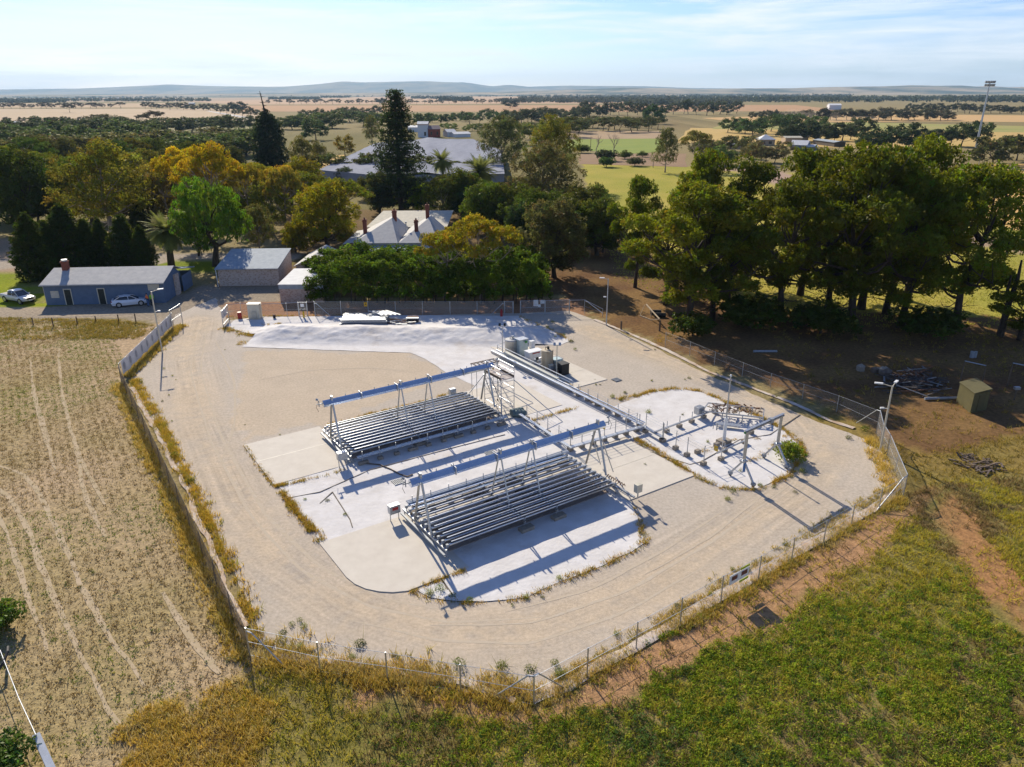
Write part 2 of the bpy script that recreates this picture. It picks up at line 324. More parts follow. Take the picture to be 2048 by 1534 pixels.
GRAV = gp((345, 652), (262, 745), (300, 850), (420, 1040), (500, 1200), (525, 1292), (640, 1318), (780, 1345), (925, 1365), (1060, 1388), (1170, 1330), (1360, 1222), (1520, 1135), (1700, 1032), (1768, 985), (1785, 960), (1750, 885), (1640, 845), (1420, 752), (1300, 692), (1190, 640), (1140, 622), (1035, 626), (455, 640), (430, 596), (350, 630))
gravel = mat('gravel', (1.14, 1.13, 1.12), (.78, .77, .76), 1, 0, 4.5, 12, .6, vcol=True, spec=.04, lo=.28, hi=.72, bsc=26)
nt = gravel.node_tree; N = nt.nodes.new; L = nt.links.new; b_ = nt.nodes['Principled BSDF']; at = N('ShaderNodeAttribute'); at.attribute_name = 'track'; mp = N('ShaderNodeMapping'); mp.inputs['Scale'].default_value = (3.1, .035, 0); n_ = N('ShaderNodeTexNoise'); n_.inputs['Scale'].default_value = 1; n_.inputs['Detail'].default_value = 6; n_.inputs['Roughness'].default_value = .7
sx = N('ShaderNodeSeparateXYZ'); r_ = N('ShaderNodeMapRange'); r_.inputs['From Min'].default_value = .36; r_.inputs['From Max'].default_value = .64; r_.inputs['To Min'].default_value = .84; r_.inputs['To Max'].default_value = 1.12; mu = N('ShaderNodeMixRGB'); mu.blend_type = 'MULTIPLY'
L(at.outputs['Vector'], mp.inputs['Vector']); L(mp.outputs['Vector'], n_.inputs['Vector']); L(n_.outputs['Fac'], r_.inputs['Value']); L(at.outputs['Vector'], sx.inputs[0]); L(sx.outputs['Z'], mu.inputs['Fac']); old = b_.inputs['Base Color'].links[0].from_socket; L(old, mu.inputs['Color1']); L(r_.outputs['Result'], mu.inputs['Color2']); L(mu.outputs['Color'], b_.inputs['Base Color'])
def track_at(p):                       # across, along, how worn
    d, a = track(p); return np.stack([d, a, np.clip(np.exp(-(np.abs(d)/3.6)**3)*np.clip(fbm(p, 5, 19)*2.6-.75, 0, 1), 0, 1)], -1)
sheet('gravel_yard', GRAV, .006, gravel, None, .5, .5, .35, cf=gravel_col, af=track_at)
# white membrane spread over the yard, and over a long low mound at the back
def zcloth(p):
    w = .05*(fbm(p, 1.1, 51)-.5)+.09*np.abs(fbm(p@np.array([[.35, -.9], [.9, .35]])*np.array([1, .3]), 1.6, 57)-.5)
    return np.maximum(w, -.004)
MA, MBp = G(560, 668)[:2], G(1050, 672)[:2]
def zmound(p):
    t = ((p-MA)@(MBp-MA))/((MBp-MA)@(MBp-MA)); tc = np.clip(t, 0, 1); c = MA+tc[:, None]*(MBp-MA); d = np.linalg.norm(p-c+.8*(np.stack([fbm(p, 6, 61), fbm(p, 6, 67)], -1)-.5), axis=1)
    h = .8*np.clip(1-d/4.6, 0, 1); h = h*h*(3-2*h)*(.75+.5*fbm(p, 3.5, 71)); r_ = np.abs(fbm(p*np.array([.30, 1.]), .95, 77, 5)-.5)+.6*np.abs(fbm(p@np.array([[.8, .6], [-.6, .8]])*np.array([1, .35]), 1.1, 79)-.5)
    return zcloth(p)+h+.42*r_*np.clip(h*3, 0, 1)
def pts_uv(*uv): return np.array([U(a, b)[:2] for a, b in uv])
fabric = mat('white_membrane', (.68, .655, .63), (.54, .51, .475), .9, 0, .75, 11, .5, spec=.05, lo=.3, hi=.75, bsc=3.5)
nt = fabric.node_tree; N = nt.nodes.new; L = nt.links.new; b_ = nt.nodes['Principled BSDF']; tc = N('ShaderNodeTexCoord'); n_ = N('ShaderNodeTexNoise'); n_.inputs['Scale'].default_value = .23; n_.inputs['Detail'].default_value = 10; n_.inputs['Roughness'].default_value = .72; r_ = N('ShaderNodeMapRange'); r_.inputs['From Min'].default_value = .54; r_.inputs['From Max'].default_value = .74; r_.inputs['To Max'].default_value = .75
mu = N('ShaderNodeMixRGB'); mu.inputs['Color2'].default_value = (.47, .40, .32, 1); L(tc.outputs['Object'], n_.inputs['Vector']); L(n_.outputs['Fac'], r_.inputs['Value']); L(r_.outputs['Result'], mu.inputs['Fac']); L(b_.inputs['Base Color'].links[0].from_socket, mu.inputs['Color1']); L(mu.outputs['Color'], b_.inputs['Base Color'])
MAIN = np.concatenate([gp((556, 972), (600, 1030), (640, 1084)), pts_uv((12.6, 40.9), (18, 40.9), (18, 33.7)), gp((880, 1165), (835, 1182), (862, 1195), (910, 1203), (965, 1205), (1050, 1196), (1125, 1160), (1200, 1133), (1262, 1103), (1290, 1086), (1276, 1040), (1262, 1006)), pts_uv((33.3, 36), (33.2, 42), (39.2, 42.2), (39.2, 34.3)), gp((1390, 953), (1440, 975), (1515, 978), (1578, 950), (1606, 905), (1590, 873), (1545, 848), (1470, 812), (1400, 784), (1355, 778), (1300, 786), (1245, 806), (1225, 815), (1150, 790), (1060, 742), (1010, 716), (905, 752), (950, 772)), pts_uv((32.9, 58), (32.6, 57.6), (18, 57.9), (18, 50.9), (12.3, 50.9))])
sheet('white_membrane', MAIN, .022, fabric, zcloth, .5, .4, .12, seed=2)
BACK = gp((484, 694), (512, 672), (452, 655), (470, 640), (520, 634), (800, 631), (1036, 632), (1090, 655), (1142, 682), (1120, 690), (1045, 690), (1010, 700), (1022, 724), (905, 754), (880, 738), (850, 718), (822, 706), (640, 700))
sheet('white_membrane', BACK, .028, fabric, zmound, .27, .4, .12, seed=5)
seam = mat('fabric_edge', (.10, .085, .07), (.2, .17, .13), 1, 0, 6)
for pl in (((563, 1000), (640, 985), (690, 963), (742, 940), (800, 925), (900, 898), (1010, 870)), ((640, 1008), (665, 985), (700, 1040), (705, 1056)), ((895, 1180), (882, 1158), (905, 1190)), ((520, 668), (640, 664), (760, 662)), ((1300, 905), (1380, 930), (1400, 925), (1480, 880), (1540, 870), (1600, 830))):
    b = MB(); q = [G(*p) + [0, 0, .05] for p in pl]
    for p0, p1 in zip(q[:-1], q[1:]): b.bar(p0, p1, .07 if pl[0][0] != 520 else .05, .03)
    tag(b.build('membrane_seam', seam), kind='structure')
# bare wheel lines curving down the stubble
TRK = [[(-30, 925), (45, 945), (78, 985), (122, 1075), (165, 1180), (232, 1292), (292, 1372)], [(-30, 965), (10, 985), (45, 1035), (88, 1140), (128, 1245), (190, 1370), (240, 1450)], [(140, 855), (155, 905), (160, 960), (182, 1022), (215, 1075)], [(-20, 1010), (8, 1050), (30, 1120), (60, 1200), (95, 1300)], [(325, 1185), (362, 1245), (405, 1310), (440, 1350)], [(118, 700), (122, 780), (142, 860), (165, 930), (210, 1010)], [(60, 720), (70, 800), (92, 870), (110, 940)]]
wheel = mat('bare_wheel_line', (.48, .375, .25), (.39, .31, .185), 1, 0, 1.2, 9, .4, spec=.03, lo=.35, hi=.65)
def smooth_line(px, n=10):
    p = gp(*px); t = np.arange(len(p)); tt = np.linspace(0, len(p)-1, n*(len(p)-1)); q = np.stack([np.interp(tt, t, p[:, k]) for k in (0, 1)], -1)
    for _ in range(4): q[1:-1] = (q[:-2]+2*q[1:-1]+q[2:])/4
    return q
for i, ln_ in enumerate(TRK):
    q = smooth_line(ln_); d = np.gradient(q, axis=0); d /= np.linalg.norm(d, axis=1)[:, None]; nn = np.stack([-d[:, 1], d[:, 0]], -1); w_ = (.05+.24*fbm(q, 3, 40+i))[:, None]*np.sin(np.linspace(.15, math.pi-.15, len(q)))[:, None]**.4
    sheet('wheel_track', np.concatenate([q+nn*w_, (q-nn*w_)[::-1]]), .010+.004*i, wheel, None, None, .4, .16, seed=i)
# tyre arcs pressed into the gravel
rut = mat('tyre_rut', (.47, .385, .275), (.505, .43, .335), 1, 0, 2.5, 9, .4, spec=.03, lo=.3, hi=.7)
for i, ln_ in enumerate([[(400, 650), (380, 740), (420, 880), (500, 1030), (600, 1140), (740, 1215), (900, 1245), (1080, 1235)], [(415, 650), (400, 740), (445, 880), (530, 1030), (640, 1135), (775, 1200), (920, 1225)], [(700, 1240), (880, 1282), (1060, 1288), (1250, 1225), (1420, 1125)], [(860, 1250), (1060, 1248), (1250, 1185), (1430, 1080), (1580, 970), (1640, 890)], [(1010, 1225), (1180, 1180), (1330, 1100), (1450, 1020)], [(1290, 1150), (1420, 1075), (1500, 1010), (1530, 985)], [(1640, 870), (1560, 815), (1430, 765), (1300, 720), (1180, 670)], [(520, 760), (620, 740), (740, 735), (830, 745)], [(430, 680), (470, 760), (470, 850), (440, 930)]]):
    q = smooth_line(ln_, 14); d = np.gradient(q, axis=0); d /= np.linalg.norm(d, axis=1)[:, None]; nn = np.stack([-d[:, 1], d[:, 0]], -1); w_ = (.03+.15*fbm(q, 2.2, 70+i))[:, None]*np.sin(np.linspace(.1, math.pi-.1, len(q)))[:, None]**.5
    sheet('tyre_rut', np.concatenate([q+nn*w_, (q-nn*w_)[::-1]]), .008+.0012*i, rut, None, None, .4, .07, seed=20+i)
# concrete pads, 10 cm proud
def pad(uv, z=.06, name='concrete_pad', joints=()):
    b = MB(); b.prism([U(*p)[:2] for p in uv], -.05, z)
    o = tag(b.build(name, concm), kind='structure')
    for (a, c) in joints:
        j = MB(); j.bar(U(*a, z+.002), U(*c, z+.002), .05, .012); tag(j.build('pad_joint', creamm), kind='structure')
arc = [(12.35, 36.9), (12.5, 36), (12.85, 35.2), (13.4, 34.5), (14.0, 34), (14.8, 33.62)]
pad([(12.3, 41.35)]+arc+[(18.9, 33.62), (18.9, 41.35)])
pad([(12.25, 58.9), (12.25, 50.7), (18.7, 50.7), (18.7, 58.9)], joints=[((12.35, 55.2), (18.2, 55.2))])
pad([(32.2, 42.0), (32.2, 34.1), (38.9, 34.1), (38.9, 42.0)], joints=[((32.6, 38.4), (38.8, 38.4))])
pad([(32.2, 58.7), (32.2, 50.7), (38.9, 50.7), (38.9, 58.7)])
pad([(42.4, 69.0), (42.4, 53.4), (46.6, 53.4), (46.6, 69.0)], joints=[((43.1, 57), (46.5, 57))])
b = MB(); b.box(U(41.55, 60, .12), (.35, 14.2, .32), (ER, EP, (0, 0, 1))); b.box(U(42.15, 60, .12), (.25, 14.2, .3), (ER, EP, (0, 0, 1))); tag(b.build('concrete_kerb', concm), kind='structure')
# crumpled liner strip along the foot of the front and right fences
def strip(name, line, w, z, M, amp, side=1, seed=0):
    pl = gp(*line); pts = []
    for a, c in zip(pl[:-1], pl[1:]):
        n = max(2, int(np.linalg.norm(c-a)/.5)); pts += [a+(c-a)*k/n for k in range(n)]
    pts = np.array(pts); t = np.gradient(pts, axis=0); t /= np.linalg.norm(t, axis=1)[:, None]; nrm = np.stack([-t[:, 1], t[:, 0]], -1)*side
    wv = (fbm(np.stack([np.arange(len(pts))*.5, np.zeros(len(pts))], -1), 3.5, seed)-.5)*2; vs = []; K = 7
    for i in range(len(pts)):
        for k in range(K):
            s = k/(K-1); q = pts[i]+nrm[i]*(w*(s-.5)*(1+.5*wv[i])+amp*wv[i]); vs.append((*q, z+.02+.05*math.sin(s*math.pi)*(.6+.5*wv[i])+.045*abs(math.sin(i*1.3+k*1.7+wv[i]*5))))
    fs = [(i*K+k, i*K+k+1, (i+1)*K+k+1, (i+1)*K+k) for i in range(len(pts)-1) for k in range(K-1)]
    b = MB(); b.add(vs, fs); o = b.build(name, M, smooth=True); tag(o, kind='structure')
liner = mat('liner', (.56, .49, .42), (.44, .32, .22), .9, 0, .9, 7, .3, spec=.05, lo=.4, hi=.62)
strip('liner_strip', [(560, 1312), (680, 1325), (790, 1342), (925, 1364), (1010, 1392), (1055, 1408)], .5, .02, liner, .25, 1, 1)
strip('liner_strip', [(1065, 1400), (1135, 1372), (1180, 1340), (1280, 1287), (1365, 1236), (1450, 1188), (1525, 1142), (1600, 1100), (1660, 1068), (1720, 1030), (1770, 1000), (1792, 975), (1770, 930), (1745, 890)], .75, .02, liner, .35, 1, 4)
strip('liner_strip', [(1188, 640), (1260, 668), (1330, 700), (1420, 745), (1500, 775), (1580, 805), (1660, 842), (1720, 862)], .45, .02, liner, .15, 1, 9)
strip('liner_strip', [(268, 775), (320, 880), (365, 965), (405, 1055), (428, 1110), (450, 1180), (500, 1265)], .35, .02, liner, .3, -1, 13)
# far fields
def field(poly, c1, c2, z=.05, sc=.02, st=(1, 1, 1), nm='field'):
    poly = [(x, max(y, 185.4+4.5+math.tan(RO)*(x-1024))) for x, y in poly]; M = mat('%s_%d' % (nm, len(MATS)), c1, c2, 1, 0, sc, 8, 0, st, .05, lo=.3, hi=.7); sheet(nm, gp(*poly), z, M, None, None, 25, 3., seed=len(MATS))
field([(-200, 218), (505, 217), (530, 242), (300, 247), (-200, 248)], (.50, .375, .235), (.43, .32, .20), .08, .03, (1, .2, 1))
field([(-200, 248), (300, 247), (530, 242), (560, 262), (-200, 275)], (.22, .22, .085), (.27, .21, .11), .06)
field([(-200, 207), (380, 206.5), (372, 215), (-200, 216)], (.48, .34, .20), (.41, .29, .17), .12)
field([(-200, 196.5), (700, 195.5), (700, 203), (-200, 204)], (.40, .275, .17), (.34, .24, .15), .15)
field([(480, 211), (1590, 210), (1700, 222), (1200, 224), (480, 223)], (.45, .265, .135), (.39, .235, .125), .12, .01, (.3, 1, 1))
field([(380, 203.5), (760, 193), (1270, 193), (1270, 207), (480, 209.5)], (.49, .32, .19), (.42, .28, .165), .16, .01)
field([(1400, 236), (1700, 228), (2300, 233), (2300, 246), (1850, 243), (1500, 247)], (.56, .36, .155), (.48, .31, .14), .1, .01)
field([(1460, 245), (1640, 243), (2300, 258), (2300, 268), (1800, 262), (1420, 258)], (.25, .27, .08), (.36, .30, .11), .07, .02)
field([(1380, 256), (1800, 260), (2300, 262), (2300, 292), (1700, 296), (1350, 285)], (.52, .36, .13), (.45, .31, .115), .05, .02, (1, .25, 1))
field([(1950, 330), (2300, 325), (2300, 470), (2020, 460), (1950, 430)], (.60, .375, .125), (.52, .33, .115), .05, .03, (1, .15, 1))
field([(1130, 279), (1325, 277), (1330, 303), (1250, 308), (1130, 298)], (.25, .28, .065), (.20, .25, .06), .05, .05)
field([(1130, 262), (1330, 262), (1330, 277), (1130, 279)], (.40, .28, .17), (.33, .24, .14), .05, .05)
field([(1160, 308), (1370, 308), (1380, 335), (1160, 328)], (.26, .17, .105), (.31, .21, .12), .05, .05)
field([(625, 313), (688, 310), (690, 335), (610, 345)], (.55, .37, .13), (.48, .32, .12), .05, .1)
# hills: far blue ranges and nearer wooded slopes
def hills(prof, D, depth, c1, c2, seed, sc, rough=.3):
    xs = np.arange(-500, 2560, 12); h = np.interp(xs, [p[0] for p in prof], [p[1] for p in prof]); rows = [(-1., 0.), (-.7, .22), (-.45, .48), (-.22, .78), (0, 1.), (.3, .8), (1, 0)]; vs = []
    rng = np.random.default_rng(seed)
    for k, (dy, hz) in enumerate(rows):
        for i, x in enumerate(xs):
            yc = D+depth*dy; xw = (x-1024)/F*math.cos(PT)*D*.97+(x-1024)/F*depth*dy*.5
            q = np.array([[xw, yc]]); top = (185.4-h[i]+.0103*(x-1024)*0)/F*D*.97*.93
            n = fbm(q, 900, seed)[0]-.5
            vs.append((xw, yc, max(-2., (CH+top)*hz*(1+(rough*n*2 if 0 < hz < 1 else .06*n))) if hz else -2.))
    n = len(xs); fs = [(k*n+i, k*n+i+1, (k+1)*n+i+1, (k+1)*n+i) for k in range(len(rows)-1) for i in range(n-1)]
    b = MB(); b.add(vs, fs); M = mat('hillside_%d' % seed, c1, c2, 1, 0, sc, 8, 0, (1, .5, 3), .05, lo=.42, hi=.58); o = b.build('hills', M, smooth=True); tag(o, kind='structure')
hills([(-500, 178), (0, 175), (130, 174), (200, 172), (320, 167), (400, 170), (520, 172), (560, 172), (620, 168), (680, 162), (720, 164.5), (800, 163), (850, 162.5), (900, 165), (930, 165), (985, 173), (1020, 170), (1060, 174), (1140, 172), (1200, 173), (1300, 174), (1400, 178), (1500, 179), (2600, 181)], 15000, 3200, (.10, .12, .11), (.26, .22, .15), 3, .0012)
hills([(-500, 186), (1000, 184), (1180, 179), (1260, 176.5), (1330, 178), (1420, 180), (1500, 178.5), (1600, 179), (1680, 177), (1780, 176), (1850, 174), (1900, 175.5), (1950, 175), (1985, 177.5), (2010, 176), (2048, 179), (2200, 176), (2600, 180)], 9500, 3000, (.04, .055, .035), (.36, .27, .16), 8, .0016)
# the air: pale, even haze that fades the far plain and the ranges
hb = MB(); hb.box((0, 9000, 198.5), (42000, 20000, 403)); HZ = bpy.data.materials.new('air'); HZ.use_nodes = True; nt = HZ.node_tree; nt.nodes.remove(nt.nodes['Principled BSDF'])
pv = nt.nodes.new('ShaderNodeVolumePrincipled'); pv.inputs['Color'].default_value = (.52, .77, 1, 1); pv.inputs['Density'].default_value = 5.0e-5; pv.inputs['Anisotropy'].default_value = .1
nt.links.new(pv.outputs[0], nt.nodes['Material Output'].inputs['Volume'])
haze = hb.build('haze', HZ); tag(haze, kind='stuff')
# ------------------------------------------------------------------ trees
def norm(a): return a/(np.linalg.norm(a, axis=-1, keepdims=True)+1e-9)
def leaf_quads(tc, tr, k, ll, lw, up_, droop, tint, rng, inner=.5):
    """leaf-sized faces spread through tufts: tuft centres, radii, leaves per tuft"""
    n = len(tc); idx = np.repeat(np.arange(n), k); M_ = len(idx); d = rng.normal(size=(M_, 3)); d[:, 2] = d[:, 2]*.85+up_; d = norm(d)
    p = tc[idx]+d*(tr[idx]*rng.uniform(inner, 1, M_))[:, None]
    a = norm(d*(1-droop)+rng.normal(0, .5, (M_, 3))+np.array([0, 0, -1.6*droop])); b = norm(np.cross(a, rng.normal(size=(M_, 3))))
    l = ll*rng.uniform(.65, 1.3, M_)[:, None]; w = lw*rng.uniform(.7, 1.3, M_)[:, None]
    v = np.stack([p-a*l*.5, p+b*w*.5, p+a*l*.5, p-b*w*.5], 1).reshape(-1, 3)
    c = tint[idx]*rng.uniform(.75, 1.25, (M_, 1)); c = np.repeat(c, 4, 0); return v, np.arange(M_*4).reshape(-1, 4), c
def tufts_on(lobes, m, rng, low=-.45, jitter=.12):
    out = []; li = []
    for i, (c, r_) in enumerate(lobes):
        d = norm(rng.normal(size=(m*3, 3))); d = d[d[:, 2] > low][:m]; s = rng.uniform(.78, 1.06, (len(d), 1)); out.append(np.array(c)+d*np.array(r_)*s); li += [i]*len(d)
    return np.concatenate(out), np.array(li)
def limb(a, b, rng, bend=.15, k=5):
    a = np.array(a, float); b = np.array(b, float); n = rng.normal(size=3)*np.linalg.norm(b-a)*bend*.5
    return [a+(b-a)*t+n*math.sin(math.pi*t)+np.array([0, 0, -.12*np.linalg.norm(b-a)*math.sin(math.pi*t)*(1 if b[2]-a[2] < 3 else .2)]) for t in np.linspace(0, 1, k)]
def trunk_mesh(name, base_r, fork, lobes, rng, M, lean=(0, 0), sides=6, stubs=0, top=None):
    b = MB(); fk = np.array([lean[0], lean[1], fork], float); path = [np.zeros(3)-[0, 0, .2], np.array([lean[0]*.15, lean[1]*.15, fork*.3]), np.array([lean[0]*.55, lean[1]*.55, fork*.65]), fk]
    b.tube(path, [base_r*1.35, base_r, base_r*.85, base_r*.72], sides+2)
    order = sorted(range(len(lobes)), key=lambda i: -lobes[i][0][2]); lead = np.array(lobes[order[0]][0]); l = limb(fk, lead, rng, .1, 6); b.tube(l, list(np.linspace(base_r*.7, base_r*.15, 6)), sides)
    for i in order[1:]:
        c = np.array(lobes[i][0]); t = min(.85, max(0, (c[2]-fork-.9)/(lead[2]-fork+1e-3)*.75)); s = l[int(t*5)] if c[2] > fork+.6 else path[2]+(fk-path[2])*rng.uniform(0, 1)
        q = limb(s, c, rng, .2, 5); b.tube(q, list(np.linspace(base_r*.42, base_r*.1, 5)), max(4, sides-1))
        for _ in range(2):
            e = c+rng.normal(size=3)*np.array(lobes[i][1])*.6; b.tube(limb(q[3], e, rng, .2, 3), [base_r*.16, base_r*.1, base_r*.05], 4)
    for _ in range(stubs):
        z = rng.uniform(fork*.35, fork+1.5); th = rng.uniform(0, 6.28); s = np.array([lean[0]*z/fork, lean[1]*z/fork, z]); e = s+np.array([math.cos(th), math.sin(th), rng.uniform(-.15, .35)])*rng.uniform(1.4, 3.2)
        q = limb(s, e, rng, .35, 4); b.tube(q, [base_r*.16, base_r*.12, base_r*.08, base_r*.03], 4); b.tube(limb(q[2], q[2]+rng.normal(size=3)*.7, rng, .2, 3), [base_r*.07, base_r*.05, base_r*.02], 3)
    me = bpy.data.meshes.new(name); me.from_pydata(b.v, [], b.f); me.materials.append(M); me.polygons.foreach_set('use_smooth', [True]*len(b.f)); me.update(); return me
PAL = dict(pine=(.134, .154, .007), gum=(.185, .172, .015), gold=(.46, .33, .010), olive=(.24, .21, .008), dark=(.058, .082, .008), cyp=(.058, .078, .007), pepper=(.12, .20, .010), lime=(.24, .33, .008), grey=(.15, .15, .05))
PROTO = {}
def proto(kind, var=0):
    """crown and trunk meshes of one kind of tree, about 10 m tall at scale 1"""
    if (kind, var) in PROTO: return PROTO[kind, var]
    rng = np.random.default_rng(sum(map(ord, kind))*7+var*13); tb = barkm; low = -.45
    if kind == 'pine':          # broken dome of flattened needle pads on long limbs above a bare trunk
        n = 24; lobes = []
        for i in range(n):
            t = (i+.5)/n; th = i*2.4+rng.uniform(-.5, .5)+var; z = 2.2+6.9*t+rng.uniform(-.6, .6); r_ = (3.7*math.sin(math.pi*(.20+.74*t))+.3)*(rng.uniform(.75, 1.12) if i % 3 else rng.uniform(.25, .6))
            if z < 4.2 and rng.random() < .35: r_ *= .5
            s = rng.uniform(.85, 1.35)*(1.1 if t > .55 else .85); lobes.append(((r_*math.cos(th), r_*math.sin(th), z), (s, s, s*.62)))
        lobes.append(((rng.uniform(-.6, .6), rng.uniform(-.6, .6), 9.0), (1.3, 1.3, .85)))
        tc_, li = tufts_on(lobes, 42, rng, -.25); tr = rng.uniform(.20, .36, len(tc_)); k, ll, lw, up_, dr = 20, .23, .095, .45, 0.; fork, br, stubs = 3.2, .25, 12
    elif kind == 'gum':         # open crown, rounded leaf clouds at the ends of pale limbs
        n = 16; lobes = []
        for i in range(n):
            t = (i+.5)/n; th = i*2.4+var*1.3; z = 2.6+6.2*t+rng.uniform(-.5, .5); r_ = (3.6*math.sin(math.pi*(.24+.7*t)))*rng.uniform(.55, 1.05); s = rng.uniform(1.3, 2.0)
            lobes.append(((r_*math.cos(th), r_*math.sin(th), z), (s, s, s*.8)))
        tc_, li = tufts_on(lobes, 32, rng, -.55); tr = rng.uniform(.26, .48, len(tc_)); k, ll, lw, up_, dr = 26, .25, .10, .15, .35; fork, br, stubs, tb = 2.6, .22, 3, palebark
    elif kind == 'umbrella':    # flat-topped gum, foliage only on the outer roof
        n = 15; lobes = []
        for i in range(n):
            t = (i+.5)/n; th = i*2.4+var; r_ = 4.8*math.sqrt(t); z = 8.9-2.6*(r_/4.8)**2+rng.uniform(-.4, .4); s = rng.uniform(1.0, 1.5); lobes.append(((r_*math.cos(th), r_*math.sin(th), z), (s, s, s*.55)))
        tc_, li = tufts_on(lobes, 30, rng, -.2); tr = rng.uniform(.25, .45, len(tc_)); k, ll, lw, up_, dr = 22, .26, .12, .3, .15; fork, br, stubs, tb = 2.2, .22, 3, palebark; low = -.2
    elif kind == 'round':       # dense evergreen dome down to low skirts
        n = 18; lobes = []
        for i in range(n):
            t = (i+.5)/n; th = i*2.4+var; z = 1.6+7.0*t; r_ = 3.4*math.sqrt(max(.02, 1-((z-4.2)/5.0)**2))*rng.uniform(.75, 1.); s = rng.uniform(1.2, 1.8); lobes.append(((r_*math.cos(th), r_*math.sin(th), z), (s, s, s*.9)))
        lobes.append(((0, 0, 5), (2.6, 2.6, 3.2)))
        tc_, li = tufts_on(lobes, 36, rng, -.6); tr = rng.uniform(.28, .48, len(tc_)); k, ll, lw, up_, dr = 26, .24, .13, .1, .1; fork, br, stubs = 1.8, .3, 0
    elif kind == 'pepper':      # weeping curtains
        n = 15; lobes = []
        for i in range(n):
            t = (i+.5)/n; th = i*2.4+var; z = 3.2+5.4*t; r_ = 3.6*math.sqrt(max(.03, 1-((z-3.6)/5.6)**2))*rng.uniform(.7, 1.); s = rng.uniform(1.0, 1.5); lobes.append(((r_*math.cos(th), r_*math.sin(th), z), (s*.85, s*.85, s*1.5)))
        tc_, li = tufts_on(lobes, 30, rng, -.8); tr = rng.uniform(.3, .5, len(tc_)); k, ll, lw, up_, dr = 24, .46, .10, -.2, .75; fork, br, stubs = 2.2, .36, 0
    elif kind == 'cypress':     # dense flame of upright sprays
        n = 40; lobes = []
        for i in range(n):
            t = (i+.5)/n; th = i*2.4+var; z = .5+8.8*t; r_ = 2.15*(min(1, (t+.10)*4)**.6)*(1-t**(7 if var == 9 else 2.6))*rng.uniform(.7, 1); s = 1.05*(1.15-.5*t); lobes.append(((r_*math.cos(th), r_*math.sin(th), z), (s, s, s*1.7)))
        tc_, li = tufts_on(lobes, 22, rng, -.7); tr = rng.uniform(.22, .36, len(tc_)); k, ll, lw, up_, dr = 22, .30, .11, .9, -.3; fork, br, stubs = 6, .22, 0
    elif kind == 'araucaria':   # straight mast, whorls of upswept boughs, bare gaps
        b = MB(); b.tube([(0, 0, -.2), (0, 0, 3), (.05, 0, 6), (0, 0, 9.7)], [.26, .2, .13, .03], 8); tc_ = []; li = []
        z = 1.0; w = 0
        while z < 9.75:
            t = (z-1)/8.8; R_ = (2.75*(1-t)**.62+.16)*(.72 if .36 < t < .40 or .66 < t < .70 else 1)*(1.0 if t < .82 else 1.15); nb = 9 if t < .8 else 7
            for j in range(nb):
                if rng.random() < .10: continue
                th = 6.283*j/nb+w*.5+rng.uniform(-.2, .2); Rj = R_*rng.uniform(.7, 1.08); q = [np.array([math.cos(th)*Rj*s, math.sin(th)*Rj*s, z-.30*Rj*s*(1-.75*s)+.10*Rj*s*s]) for s in (0, .35, .7, 1)]
                b.tube(q, [.04, .032, .022, .01], 4); m_ = max(4, int(Rj*6.5))
                for s in np.linspace(.3, 1, m_):
                    tc_.append([math.cos(th)*Rj*s+rng.normal(0, .10), math.sin(th)*Rj*s+rng.normal(0, .10), z-.30*Rj*s*(1-.75*s)+.10*Rj*s*s+rng.uniform(-.05, .1)]); li.append(w)
            z += .40-.16*t; w += 1
        tc_ = np.array(tc_); li = np.array(li); tr = rng.uniform(.16, .27, len(tc_)); k, ll, lw, up_, dr = 14, .17, .07, .35, -.1; lobes = None
        tm = bpy.data.meshes.new('araucaria_trunk'); tm.from_pydata(b.v, [], b.f); tm.materials.append(barkm)
    elif kind == 'bush':        # shrub
        n = 9; lobes = [((math.cos(i*2.4)*2.2*math.sqrt(i/n), math.sin(i*2.4)*2.2*math.sqrt(i/n), 1.6+rng.uniform(0, 1.4)*(1-i/n)), (1.5, 1.5, 1.4)) for i in range(n)]
        tc_, li = tufts_on(lobes, 20, rng, -.6); tr = rng.uniform(.3, .5, len(tc_)); k, ll, lw, up_, dr = 12, .42, .24, .1, .1; fork, br, stubs = 1.0, .12, 0
    elif kind in ('fargum', 'farround', 'farflat'):        # trees a few hundred metres off
        n = {'fargum': 9, 'farround': 9, 'farflat': 9}[kind]; lobes = []
        for i in range(n):
            t = (i+.5)/n; th = i*2.4+var*1.1
            if kind == 'fargum': z = 3.4+5.6*t; r_ = 3.5*math.sin(math.pi*(.2+.7*t)); s = rng.uniform(1.1, 1.9); lobes.append(((r_*math.cos(th), r_*math.sin(th), z), (s, s, s*.8)))
            elif kind == 'farround': z = 2.0+6.2*t; r_ = 3.5*math.sqrt(max(.03, 1-((z-4.4)/5)**2)); s = rng.uniform(1.5, 2.1); lobes.append(((r_*math.cos(th), r_*math.sin(th), z), (s, s, s*.85)))
            else: r_ = 5.2*math.sqrt(t); z = 8.4-2.6*(r_/5.2)**2; s = rng.uniform(1.3, 1.9); lobes.append(((r_*math.cos(th), r_*math.sin(th), z), (s, s, s*.55)))
        tc_, li = tufts_on(lobes, 15, rng, -.6); tr = rng.uniform(.5, .9, len(tc_)); k, ll, lw, up_, dr = 12, .62, .36, .2, .1; fork, br, stubs = 2.4, .2, 0
    nl = li.max()+1; tint = np.clip(rng.normal(1, .16, (nl, 1)), .6, 1.5)[li]*np.clip(rng.normal(1, .12, (len(tc_), 3)), .7, 1.35)
    v, f, c = leaf_quads(tc_, tr, k, ll, lw, up_, dr, tint, rng); hf = dict(pine=.62, gum=.5, umbrella=.5, round=.70, pepper=.55, cypress=.72, bush=.62, fargum=.6, farround=.7, farflat=.6).get(kind)
